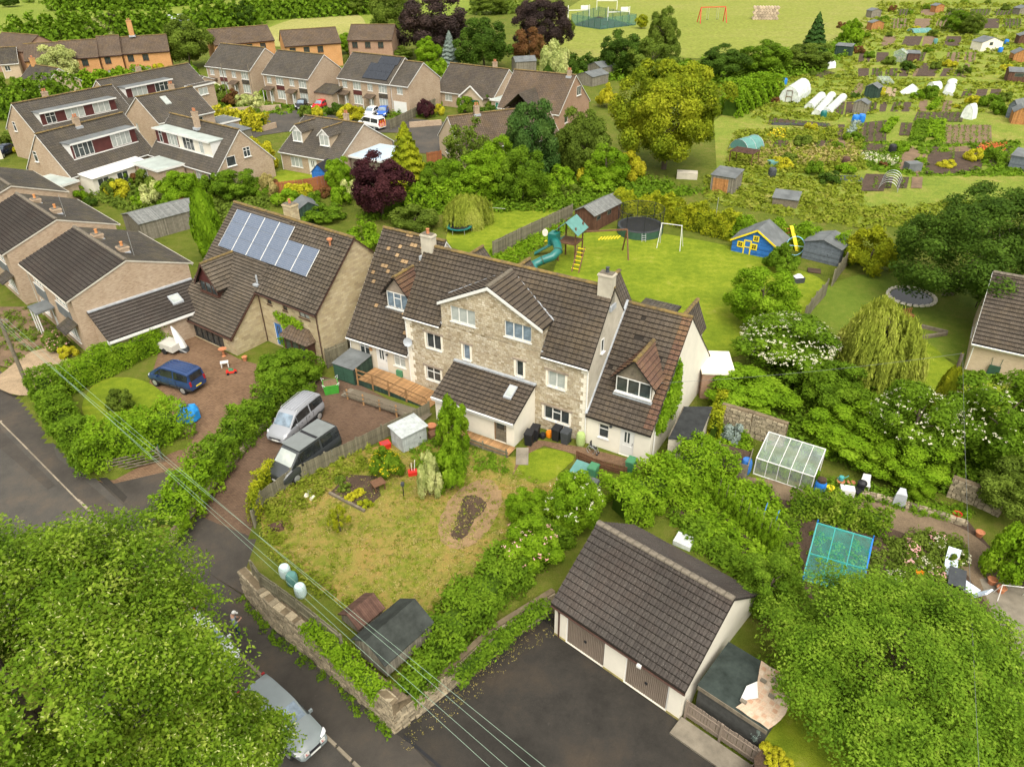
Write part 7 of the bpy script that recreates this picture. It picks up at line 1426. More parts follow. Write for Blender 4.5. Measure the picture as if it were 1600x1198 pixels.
# ================================================================ front walls, fences, drive
def front():
 P = [Vector((p.x,p.y,-1.2)) for p in WALLB]; stonewall('tall rubble retaining wall along the footway',P,2.1,.45,.42,.13)
 P = [Vector((p.x,p.y,-1.2)) for p in COURTB]; stonewall('rubble wall between the front garden and the garage court',P,1.4,.42,.42,.13)
 fence('low weathered board fence beside the parked black van',[G(672,650),G(560,706),G(460,755),G(412,790),G(400,822)],1.15)
 FB = [G(399,900,.75),G(411,918,.75),G(469,960,.75),G(538,1016,.75)]; fence('weathered board fence on top of the roadside wall',FB,1.15)
 W_ = [Vector((p.x+.1,p.y+.1,.75)) for p in WALLB]; sheet('wall_ledge',W_+[G(640,1090,.75),G(575,1040,.75)]+FB[::-1],plain('ledge_earth',(.125,.095,.060),.95,.3,1.5,fine=.25,fscale=12),.75)
 fence('brown picket fence between the wide hedge bins and path',[G(902,718),G(935,732),G(978,744)],.7,'timber2',.12)
 stonewall('rubble wall with rambling growth between the two drives',[G(498,592),G(440,640),G(330,765),G(268,850,-.5)][::-1],.55,.3,.45,.16,limit=60)
 stonewall('exposed stone wall beside the dark flat roof',[G(1122,668),G(1170,682),G(1222,700)],1.9,.45,.40,.15,limit=150)
 stonewall('broken stone wall showing through the bushes at the right',[G(1478,775),G(1520,790),G(1560,808)],1.4,.45,.40,.15,limit=120)
 stonewall('low concrete-block edging along the kitchen garden path',[G(1330,772),G(1420,795),G(1510,824)],.35,.3,.5,.17,limit=60)
 # five-bar gate
 a,b = GL(174,742),GL(254,722); t = thing('field_gate','old grey five-bar gate half swallowed by the hedge','gate',a,azof(a,b)); L = (b-a).length
 for k in range(5): MB().box(0,L,-.02,.02,.2+k*.22,.28+k*.22).build('rail',MT['timber'],t)
 for x in (.04,L-.04): MB().box(x-.05,x+.05,-.04,.04,.1,1.35).build('stile',MT['timber'],t)
 MB().bar((.1,-.03,1.15),(L*.6,-.03,.25),.07,.03).build('brace',MT['timber'],t)
 p = GL(256,722); t = thing('sign_board','dark green sign board at the end of the old gate','sign',p,R(-60)); MB().box(-.04,.04,-.04,.04,0,1.0).build('post',MT['timber'],t); MB().box(-.35,.35,-.05,-.02,.5,1.3).build('board',MT['green'],t)
 # cars
 car('parked_car','silver people carrier parked on the red-brown drive','mpv',G(424,704),G(502,636),(.27,.28,.30),rails=True,z=.0)
 car('parked_van','black camper van parked along the garden fence','van',G(425,764),G(527,690),(.040,.044,.046),z=-.02,wscol=MT['curtain'])
 car('parked_car','dark blue people carrier parked on the left drive','mpv',G(243,590),G(316,612),(.02,.045,.125),rails=False)
 vr = [o for o in bpy.data.objects if o.get('label') == 'black camper van parked along the garden fence'][0]
 MB().box(-2.2,.9,-.78,.78,1.985,2.01).build('pop_top_roof',plain('grey_roof_panel',(.16,.175,.17),.5,.12,2,spec=.5),vr); MB().box(-.75,-.55,-.72,.72,2.012,2.03).build('roof_bar',MT['black'],vr)
 d = (KERB[5]-KERB[4]).normalized(); nrm = Vector((d.y,-d.x,0)); f = G(496,1182,-1.3)
 gc = car('parked_car','pale grey estate car with L plates parked under the lime tree','estate',f,f-d*4.75,(.20,.23,.23),z=-1.3)
 for x in (-.42,.42):
  pl = MB().box(2.36,2.385,x-.12,x+.12,.62,.86).build('learner_plate',MT['white'],gc); MB().box(2.386,2.39,x-.05,x-.02,.66,.82).box(2.386,2.39,x-.02,x+.06,.66,.69).build('letter',MT['red'],pl)
 car('parked_car','pale car nearly hidden by the lime tree leaves','hatch',f-d*6.6,f-d*10.8,(.60,.62,.62),z=-1.25)
 # trailer, covered sail, tarp, toys on the left drive
 p = G(268,548); t = thing('trailer','small trailer under a grey cover behind the blue car','trailer',p,R(-30)); MB().hexa([(-1,-.6,.35),(1,-.6,.35),(1,.6,.35),(-1,.6,.35)],[(-.95,-.55,.85),(.95,-.55,.85),(.95,.55,.9),(-.95,.55,.9)]).build('cover',plain('grey_cover',(.45,.43,.38),.8,.1),t)
 for s in (-.62,.62): MB().tube([(0,s-.06,.25),(0,s+.06,.25)],.25,12).build('wheel',MT['rubber'],t)
 MB().bar((1,0,.4),(1.9,0,.35),.07).build('drawbar',MT['steel'],t)
 p = G(288,548); t = thing('covered_boat','white covered dinghy standing on end by the hedge','boat',p,R(20)); MB().tube([(0,0,0),(-.15,.1,.8),(-.35,.2,1.7),(-.5,.3,2.2)],[.38,.34,.2,.04],8).build('cover',MT['white'],t); MB().tube([(.0,-.02,0),(0,0,.35)],[.42,.4],8).build('base',MT['darkgrey'],t)
 p = G(296,652); t = thing('tarpaulin_heap','bright blue tarpaulin heap beside the left drive','tarpaulin',p); m = MB(); m.lathe([(.85,0),(.78,.25),(.7,.55),(.5,.85),(.2,1.0),(.02,1.02)],11); me = m.mesh('tarpaulin',plain('blue_tarpaulin',(.02,.24,.60),.5,.2,4),smooth=False)
 for v in me.vertices: v.co *= 1+.12*math.sin(v.co.x*7+v.co.z*5)+.08*math.sin(v.co.y*9)
 put('tarpaulin',me,t); MB().box(-.1,.12,-.1,.1,1.0,1.12).build('stone_weight',MT['concrete'],t)
 p = G(362,583); t = thing('toy_car','red and green ride-on toy on the left drive','toy',p,.4); MB().hexa([(-.4,-.18,.1),(.4,-.18,.1),(.4,.18,.1),(-.4,.18,.1)],[(-.36,-.14,.3),(.3,-.14,.22),(.3,.14,.22),(-.36,.14,.3)]).build('body',MT['red'],t); MB().hexa([(-.2,-.13,.25),(.2,-.13,.25),(.2,.13,.25),(-.2,.13,.25)],[(-.15,-.1,.42),(.1,-.1,.38),(.1,.1,.38),(-.15,.1,.42)]).build('seat',MT['greenbin'],t)
 for x in (-.28,.28):
  for s in (-.2,.2): MB().tube([(x,s-.03,.1),(x,s+.03,.1)],.1,8).build('wheel',MT['black'],t)
 p = G(352,573); t = thing('plastic_stool','white and blue plastic table set by the glazed doors','table',p,.3); MB().box(-.3,.3,-.2,.2,.4,.45).build('top',MT['white'],t)
 for x in (-.25,.25):
  for y in (-.15,.15): MB().box(x-.03,x+.03,y-.03,y+.03,0,.4).build('leg',MT['white'],t)
 lathe_thing('flower_pot','terracotta pot at the corner of the solar house wing','pot',G(383,563),[(.14,0),(.2,.32),(.23,.34),(.2,.36),(.17,.33),(.02,.3)],MT['terracotta'])
 p = G(350,556); t = thing('water_feature','reddish stone bird bath by the glazed doors','bird bath',p); MB().lathe([(.18,0),(.1,.1),(.08,.5),(.3,.62),(.34,.66),(.28,.66),(.02,.6)],12).build('bowl',MT['terracotta'],t)
 # decking, ramps and store beside the left wing (stone house frame)
 ro = lambda u,d,z=0: ML(u,d,z)
 t = thing('bike_store','low store with grey felt lid and green doors by the left wing','shed',ro(-5.55,-2.25),MAZ); MB().hexa([(0,0,0),(2.0,0,0),(2.0,2.1,0),(0,2.1,0)],[(0,0,1.35),(2.0,0,1.35),(2.0,2.1,1.55),(0,2.1,1.55)]).build('body',MT['bgreen'],t); s = MB(); slope(s,(-.06,-.08,1.42),(2.06,-.08,1.42),(2.06,2.1,1.63),(-.06,2.1,1.63),.05); s.build('lid',MT['felt'],t)
 for x in (.04,1.02): MB().box(x,x+.94,-.03,0,.08,1.28).build('door',MT['green'],t)
 t = thing('decking_ramp','timber deck and upper ramp along the left wing','decking',ro(-3.45,0),MAZ); zd = lambda u: .5 if u < 1.9 else .5-.42*(u-1.9)/4.6
 sl_ = MB().box(-.055,.055,-2.05,-.12,-.02,.02).mesh('board',MT['deck'])
 for k in range(52): u = .1+k*.125; o = put('board',sl_,t,(u,0,zd(u)+.0)); o.rotation_euler.y = 0 if u < 1.9 else math.atan(.42/4.6)
 g = MB(); g.face([(0,-2.06,0),(6.5,-2.06,0),(6.5,-2.06,.06),(1.9,-2.06,.47),(0,-2.06,.47)]); g.build('skirt',MT['bgreen'],t)
 for u in (.05,1.5,3.0,4.6,6.4): MB().box(u-.05,u+.05,-2.14,-2.065,0,zd(u)+.95).build('post',MT['deck'],t)
 for z in (.45,.85): MB().bar((.05,-2.1,zd(0)+z),(1.9,-2.1,zd(0)+z),.04,.1).bar((1.9,-2.1,zd(0)+z),(6.4,-2.1,zd(6.4)+z),.04,.1).build('handrail',MT['deck'],t)
 t = thing('lower_ramp','slatted lower ramp with wooden rail, returning towards the drive','decking',ro(-3.2,-3.9),MAZ); z2 = lambda u: .05+.25*u/7.0
 sl2 = MB().box(-.05,.05,0,1.15,-.02,.02).mesh('board',MT['timber'])
 for k in range(48): u = .1+k*.148; put('board',sl2,t,(u,0,z2(u)+.05))
 for u in (.4,1.9,3.4,4.9): MB().box(u-.05,u+.05,-.08,-.005,0,z2(u)+.8).build('post',MT['deck'],t)
 for z in (.3,.6): MB().bar((.1,-.09,z2(0)+z),(5.2,-.09,z2(5.2)+z),.03,.1).build('handrail',MT['timber'],t)
 MB().box(-.35,.35,.05,1.1,0,.09).build('threshold',MT['concrete'],t)
 t = thing('porch_walkway','slatted walkway along the front of the white porch','decking',ro(5.2,-3.95),MAZ)
 sl3 = MB().box(-.055,.055,0,.95,.18,.22).mesh('board',MT['deck'])
 for k in range(40): put('board',sl3,t,(.1+k*.14,0,0))
 MB().box(0,5.6,-.03,0,0,.2).build('edge_board',MT['timber'],t)
 for u in (.1,1.9,3.7,5.5): MB().box(u-.04,u+.04,-.1,-.03,0,.7).build('post',MT['fence'],t)
 MB().box(0,5.6,-.07,-.035,.35,.5).build('rail',MT['fence'],t)
 # bulk bag
 p = G(518,611); t = thing('garden_waste_bag','green bulk bag of soil standing by the fence','bag',p,.3); m = MB(); m.hexa([(-.5,-.45,0),(.5,-.45,0),(.5,.45,0),(-.5,.45,0)],[(-.56,-.5,.75),(.56,-.5,.75),(.56,.5,.75),(-.56,.5,.75)]); me = m.mesh('bag',plain('lime_green_bag',(.05,.27,.03),.6,.2,4)); put('bag',me,t)
 MB().hexa([(-.5,-.45,.75),(.5,-.45,.75),(.5,.45,.75),(-.5,.45,.75)],[(-.2,-.2,.92),(.2,-.2,.9),(.2,.2,.92),(-.2,.2,.9)]).build('soil',MT['soilp'],t)
 for x in (-.56,.56):
  for y in (-.5,.5): MB().tube([(x,y,.7),(x*1.1,y*1.1,.98),(x*.75,y*1.1,.8)],.025,5).build('strap',MT['white'],t)
 # metal shed and things round it
 A,B = G(631,708),G(666,690); t = shed('low galvanised metal shed with a pale roof in the front garden',A,azof(A,B),(B-A).length*1.05,1.35,1.25,1.45,wall='ridged',roof='ridged',ridge='p',doors=(.3,1.3,1.15))
 p = G(603,702); t = thing('red_tub','red plastic tub leaning behind the yellow-flowered shrub','tub',p,.5); MB().hexa([(-.25,-.2,0),(.25,-.2,0),(.25,.2,0),(-.25,.2,0)],[(-.33,-.28,.55),(.33,-.28,.55),(.33,.28,.55),(-.33,.28,.55)]).build('tub',MT['red'],t); MB().box(-.26,.26,-.22,.22,.552,.556).build('inside',plain('tub_inside',(.35,.04,.04),.6,.1),t)
 p = G(645,741); t = thing('tool_crate','bright red crate of tools by the variegated shrub','crate',p,.2); MB().box(-.28,.28,-.2,.2,0,.3).build('crate',MT['red'],t)
 for k in range(4): MB().tube([(-.1+k*.07,0,.2),(-.15+k*.12,.1,.75+.1*k)],.02,5).build('tool_handle',MT['white' if k % 2 else 'black'],t)
 lathe_thing('flower_pot','round terracotta pot behind the metal shed','pot',G(675,672),[(.2,0),(.3,.4),(.34,.42),(.3,.45),(.25,.4),(.02,.38)],MT['terracotta'])
 boxthing('planter_box','brown wooden planter right of the metal shed','planter',G(681,684),.5,(.9,.6,.5),MT['timber2'])
 p = G(592,764); t = thing('bird_table','brown square garden table on the rockery','table',p,.6); MB().box(-.4,.4,-.35,.35,.52,.58).build('top',MT['timber2'],t); [MB().box(x-.03,x+.03,y-.03,y+.03,0,.52).build('leg',MT['timber2'],t) for x in (-.3,.3) for y in (-.25,.25)]
 p = G(631,775); t = thing('bird_feeder','small dark bird feeder post on the front lawn','bird feeder',p); MB().tube([(0,0,0),(0,0,.9)],.03,6).build('post',MT['black'],t); MB().box(-.1,.1,-.1,.1,.85,1.05).build('tray',MT['darkgrey'],t)
 for k,(x,y) in enumerate(((480,775),(488,779),(484,771))): o = MB().hexa([(-.2,-.15,0),(.2,-.15,0),(.15,.15,0),(-.15,.12,0)],[(-.12,-.1,.2),(.12,-.12,.25),(.1,.1,.22),(-.1,.08,.18)]).build('stone',MT['quoin'],None,G(x,y),k*.9); tag(o,['left pale rockery stone by the fence','right pale rockery stone by the fence','back pale rockery stone by the fence'][k],'stone','pale rockery stones')
 a,b = G(515,772),G(570,800); o = MB().bar((0,0,.1),tuple(b-a+Vector((0,0,.1))),.15,.2).build('bed_edging',MT['timber'],None,a); tag(o,'old sleeper edging the small flower bed','edging')
 flat('flower_bed',[(516,770),(545,742),(590,745),(595,775),(570,798)],MT['soil'],.01)
 for k,(x,y,lf) in enumerate(((548,780,'gold'),(562,772,'gold'),(572,790,'yellow'),(540,765,'olive'),(532,752,'olive'))): plant('rockery_plant',['left gold cushion plant in the small flower bed','middle gold cushion plant in the small flower bed','domed yellow-green plant at the sleeper edging','grey-green plant at the left of the small flower bed','tall grey-green plant behind the small flower bed'][k],'plant',G(x,y),.38,.4,'small:%d' % (k % 3),lf,'rockery plants')
 o = MB().hexa([(-.45,-.3,0),(.45,-.3,0),(.45,.3,0),(-.45,.3,0)],[(-.5,-.3,.25),(.3,-.25,.35),(.35,.3,.3),(-.4,.3,.2)]).build('rusty_barrow',MT['bred'],None,G(432,826),.3); tag(o,'rusty upturned barrow by the fence corner','barrow')
 for k,(x,y,mt_) in enumerate(((447,900,'white'),(458,912,'tealpale'),(471,930,'white'))):
  q = plain('pale_blue_plastic',(.50,.62,.62),.5,.08) if mt_ == 'white' else MT['tealpale']
  butt(['upper pale blue tub by the roadside fence','middle open teal tub by the roadside fence','lower pale blue tub by the roadside fence'][k],G(x,y),.75,.3,'white','pale tubs by the fence','tub').data.materials[0] = q
 # sheds on the front corner
 A = G(605,1057,.5); t = shed('small old shed with patched dark felt roof at the front corner',A,R(50),2.9,2.1,1.0,1.7,wall='bgrey',roof='feltd',ridge='x',rd=.52)
 A = G(562,990,.6); t = shed('little rusty-roofed hen house behind the old shed',A,R(50),1.5,1.3,.5,.95,wall='bgrey',roof='bred',ridge='x',name='hen_house')
 # wheelie bins etc along the front
 for k,(x,y,m_) in enumerate(((827,694,'black'),(836,686,'black'),(870,687,'black'),(884,692,'darkgrey'))): wheelie(['front black wheelie bin against the porch side','rear black wheelie bin against the porch side','black wheelie bin under the three-light window','dark grey wheelie bin left of the lime water butt'][k],G(x,y),MAZ+(R(0) if k > 1 else R(10)),m_)
 wheelie('green wheelie bin behind the picket fence',G(926,748),MAZ,'greenbin'); wheelie('green wheelie bin half hidden by the wide hedge',G(985,738),MAZ,'greenbin')
 butt('pale lime water butt by the downpipe',G(907,695),.95,.3,'limebutt',None,'water_butt')
 butt('squat orange tub between the bins',G(858,682),.45,.22,'orangepl',None,'tub'); butt('small black and yellow tub beside the orange one',G(848,684),.4,.2,'black',None,'tub')
 p = G(903,748); t = thing('tank_lid','sloping teal tank lid in front of the path','tank',p,MAZ); MB().hexa([(-.5,-.8,0),(.5,-.8,0),(.5,.8,0),(-.5,.8,0)],[(-.5,-.8,.5),(.5,-.8,.5),(.5,.8,.8),(-.5,.8,.8)]).build('lid',MT['tealpale'],t)
 boxthing('flat_store','flat grey store in front of the teal tank','store',G(917,758),MAZ,(1.3,.9,.4),MT['felt'])
 p = G(816,716); t = thing('leaning_panel','pale board lying at the end of the porch walkway','board',p,MAZ+.5); MB().hexa([(-.4,-.7,.02),(.4,-.7,.02),(.4,.7,.3),(-.4,.7,.3)],[(-.4,-.7,.06),(.4,-.7,.06),(.4,.7,.34),(-.4,.7,.34)]).build('panel',MT['concrete'],t)
 # folded wheelchair
 p = G(924,707); t = thing('wheelchair','folded wheelchair against the white wall','wheelchair',p,MAZ)
 for y in (-.12,.12):
  q = [(math.cos(a)*.3,y,.3+math.sin(a)*.3) for a in np.linspace(0,2*math.pi,15)]; MB().tube(q,.02,5,cap=False).build('wheel',MT['steel'],t); MB().tube([(.45,y,0.08),(.45,y,.12)],.08,8).build('castor',MT['black'],t); MB().tube([(-.1,y,.9),(-.05,y,.5),(.35,y,.45),(.45,y,.12)],.018,5).build('side_frame',MT['steel'],t)
 MB().box(-.1,.35,-.1,.1,.42,.5).build('seat',MT['black'],t); MB().box(-.12,-.05,-.1,.1,.5,.9).build('backrest',MT['black'],t)
 # beside the garage
 ex = Vector((math.cos(GAZ),math.sin(GAZ),0)); ey = Vector((-ex.y,ex.x,0)); GP = lambda u,d,z=-1.2: Vector((GA.x,GA.y,0))+ex*u+ey*d+Vector((0,0,z))
 t = thing('flat_shed','black felted flat shed with a flapping floral oilcloth by the garage','shed',GP(GLEN+.35,.75,-.9),GAZ); MB().hexa([(0,0,0),(3.2,0,0),(3.2,2.6,0),(0,2.6,0)],[(0,0,1.75),(3.2,0,1.75),(3.2,2.6,2.0),(0,2.6,2.0)]).build('wall',plain('black_tarred_boards',(.055,.055,.05),.85,.3,3),t); s = MB(); slope(s,(-.06,-.1,1.84),(3.26,-.1,1.84),(3.26,2.7,2.1),(-.06,2.7,2.1),.06); s.build('roof',plain('green_black_felt',(.035,.045,.04),.9,.4,1.5,spec=.1),t)
 MB().bar((0,-.13,1.75),(3.25,-.13,1.75),.04,.22).build('roof_edge',MT['timber'],t)
 m = MB(); n = 8
 for i in range(n):
  for j in range(n):
   f_ = lambda a,b: (1.75+1.5*a/n+.25*math.sin(b*.5),-.05+2.7*b/n,1.89+.25*b/n*.95+.05+.03*math.sin(a*1.3+b)); m.face([f_(i,j),f_(i+1,j),f_(i+1,j+1),f_(i,j+1)])
 oc = m.build('oilcloth',masonry('floral_oilcloth',[(.45,.27,.17),(.52,.37,.26),(.55,.45,.35)],.25,.25,(.50,.39,.28),.03,.05,stainamt=.3,bd=.002,off=0),t)
 m = MB(); m.face([(1.75,.3,2.02),(2.3,.9,2.08),(1.9,1.6,2.13),(1.65,1.1,2.1)]); m.build('oilcloth_underside',MT['white'],t)
 for x,y in ((1.9,.35),(2.1,1.75),(2.7,1.3),(2.5,2.1)): MB().box(x-.13,x+.13,y-.07,y+.07,1.98+y*.09,2.09+y*.09).build('brick_weight',MT['concrete'],t)
 fence('dark brown board fence in front of the black flat shed',[GP(GLEN+.15,.35,-1.15),GP(GLEN+3.6,.35,-1.15)],1.15,'brownpl',.14)
 o = MB().hexa([(0,0,-.2),(4.2,0,-.2),(4.2,1.0,-.2),(0,1.0,-.2)],[(0,0,.12),(4.2,0,.12),(4.2,1.0,.16),(0,1.0,.16)]).build('concrete_step',MT['concrete'],None,GP(GLEN+.05,-.85,-1.2),GAZ); tag(o,'mossy concrete strip beside the garage','step')
 fence('low brown fence at the bottom edge right of the court',[GP(GLEN+3.7,.3,-1.15),GP(GLEN+3.5,-1.4,-1.15),GP(GLEN+2.2,-3.6,-1.15)],.85,'brownpl',.14)
 t = thing('iron_gate','small iron gate left of the garage','gate',GP(-1.5,.25),GAZ); [MB().tube([(k*.11,0,.05),(k*.11,0,1.05)],.012,5).build('bar',MT['black'],t) for k in range(13)]; [MB().box(0,1.35,-.012,.012,z,z+.04).build('rail',MT['black'],t) for z in (.12,.95)]
 butt('white paint tub on the corner lawn',G(1198,1118),.35,.17,'white',None,'tub')
 flat('corner_bed',[(1178,1185),(1195,1165),(1240,1190),(1235,1240),(1180,1240)],MT['soil'],.014)
 for k,(x,y) in enumerate(((1197,1172),(1215,1180),(1204,1194),(1228,1196))): plant('yellow_flower',['top yellow flower clump in the corner bed','second yellow flower clump in the corner bed','lower left yellow flower clump in the corner bed','lower right yellow flower clump in the corner bed'][k],'plant',G(x,y),.3,.4,'small:1','gold','yellow flowers in the corner bed')
 plant('silver_shrub','silvery shrub at the end of the brown fence','shrub',G(1180,1148,-.5),.5,1.3,'bush:1','blue'); plant('silver_shrub','silvery shrub at the bottom edge beside the low fence','shrub',GP(GLEN+3.1,-2.2,-1.0),.7,1.0,'bush:2','blue')
front()

# ================================================================ telegraph pole and wires
def wires():
 b = G(48,614); h = HG(48,614,2,498); t = thing('telegraph_pole','leaning grey telegraph pole at the left edge','pole',b); MB().tube([(0,0,-.2),(0,0,h+.4)],[.15,.11],10).build('post',MT['timber'],t); MB().box(-.6,.6,-.05,.05,h-.1,h).build('crossarm',MT['timber'],t)
 top = Vector((b.x,b.y,h))
 ends = [G(860,1198,9.0),G(800,1198,8.7),G(772,1198,8.6),G(836,1198,8.9)]
 lab = ['upper wire of the four across the front garden','third wire of the four across the front garden','lowest wire of the four across the front garden','second wire of the four across the front garden']
 for k,e in enumerate(ends):
  s = top+Vector((-.45+.3*k,0,.05)); d = e-s; e2 = s+d*1.5; n = 24; P = []
  for i in range(n+1): f = i/n; p = s.lerp(e2,f); p.z -= .9*4*f*(1-f)*.25; P.append(p-s)
  o = MB().tube(P,.0065,5).build('overhead_wire',MT['wire'],None,s); tag(o,lab[k],'wire','overhead wires across the front')
 pt = G(1462,668); pt.z = HG(1462,668,1476,545)
 for lb,e in (('thin grey wire from the ivy pole to the lower right',G(1532,1240,5)),('thin grey wire from the ivy pole towards the stone house',ML(18.6,1.5,5.2))):
  P = [pt.lerp(Vector(e),i/16)-Vector((0,0,1.0*(i/16)*(1-i/16)))-pt for i in range(17)]; tag(MB().tube(P,.009,5).build('service_wire',MT['wired'],None,pt),lb,'wire','service wires from the ivy pole')
 for lb,p,h in (('estate lamp post by the rust shrub',(358,164),7),('tall pole beside the estate road',(400,172),7.5)): tag(MB().tube([(0,0,0),(0,0,h)],[.09,.06],8).build('lamp_post',MT['timber'],None,G(*p)),lb,'pole','estate poles')
wires()

# ================================================================ person
def person():
 p = GL(372,992); t = thing('person','person in a white cap and grey top looking down at a phone','person',p,R(-60))
 V = [(0,0,.95),(0,.0,1.15),(.0,.02,1.36),(.0,.05,1.47),(.02,.08,1.52),(-.10,0,.90),(-.11,.05,.50),(-.11,0,.08),(-.11,.12,.04),(.10,0,.90),(.12,.10,.50),(.12,.04,.08),(.12,.17,.04),(-.20,.01,1.40),(-.25,.02,1.14),(-.12,.26,1.10),(-.05,.33,1.12),(.20,.01,1.40),(.25,.02,1.14),(.12,.26,1.10),(.05,.33,1.13)]
 E_ = [(0,1),(1,2),(2,3),(3,4),(0,5),(5,6),(6,7),(7,8),(0,9),(9,10),(10,11),(11,12),(2,13),(13,14),(14,15),(15,16),(2,17),(17,18),(18,19),(19,20)]; rad = [.15,.15,.15,.065,.06,.10,.07,.05,.04,.10,.07,.05,.04,.075,.055,.04,.035,.075,.055,.04,.035]
 base = len(V)
 for s,w_ in ((-1,16),(1,20)):          # five fingers on each hand
  for k in range(5):
   x,y,z = V[w_]; a = (x-s*.012*k+.02*s,y+.05-.006*abs(k-2),z+.012*(k-2)); b = (a[0]-s*.03,a[1]+.035-.005*k,a[2]+.01); V += [a,b]; E_ += [(w_,len(V)-2),(len(V)-2,len(V)-1)]; rad += [.011,.009]
 me = bpy.data.meshes.new('body'); me.from_pydata(V,E_,[]); o = put('body',me,t); sk = o.modifiers.new('skin','SKIN')
 for i,v in enumerate(me.skin_vertices[0].data): v.radius = (rad[i],rad[i]*(.72 if i < 3 else 1)); v.use_root = i == 0
 o.modifiers.new('sub','SUBSURF').levels = 1; dg = bpy.context.evaluated_depsgraph_get(); ev = o.evaluated_get(dg); nm = bpy.data.meshes.new_from_object(ev); o.modifiers.clear(); o.data = nm
 skin,top,jean,shoe = plain('skin',(.42,.24,.16),.6,.08),plain('grey_blue_top',(.22,.26,.30),.9,.12,6),plain('blue_jeans',(.035,.055,.10),.9,.15,6),MT['black']
 for m_ in (top,jean,skin,shoe): nm.materials.append(m_)
 for f in nm.polygons:
  c = f.center; f.use_smooth = True
  f.material_index = 3 if c.z < .10 else 1 if c.z < .98 else 2 if (c.z > 1.44 or (c.y > .17 and c.z < 1.3)) else 0
 h = MB(); h.lathe([(.03,-.12),(.065,-.09),(.08,-.02),(.085,.04),(.075,.10),(.04,.13),(.01,.135)],12); hd = h.build('head',skin,t,(.02,.10,1.62),smooth=True); hd.rotation_euler = (R(-28),0,0); hd.scale = (.92,1.12,1)
 MB().box(-.012,.012,.08,.11,-.03,.01).build('nose',skin,hd); [MB().box(x-.012,x+.012,.078,.09,.02,.03).build('eye',MT['black'],hd) for x in (-.03,.03)]; MB().box(-.025,.025,.07,.084,-.065,-.058).build('mouth',plain('lips',(.3,.12,.1),.6,.05),hd); [MB().box(x-.01,x+.01,-.015,.015,-.03,.03).build('ear',skin,hd) for x in (-.088,.088)]
 MB().lathe([(.086,-.03),(.088,.02),(.085,.03)],12).build('hair',plain('grey_hair',(.25,.22,.2),.9,.2),hd)
 c = MB(); c.lathe([(.10,.03),(.10,.07),(.085,.12),(.04,.155),(.01,.16)],12); c.hexa([(-.08,.07,.03),(.08,.07,.03),(.06,.19,.015),(-.06,.19,.015)],[(-.08,.07,.045),(.08,.07,.045),(.06,.19,.025),(-.06,.19,.025)]); c.build('cap',MT['white'],hd)
 ph = MB().box(-.04,.04,-.004,.004,0,.15).build('phone',MT['darkgrey'],None,p+Vector((math.cos(R(30))*.40,math.sin(R(30))*.40,1.10)),R(-60)); ph.rotation_euler = (R(50),0,R(-60)); tag(ph,'dark phone held by the person in the white cap','phone')
person()

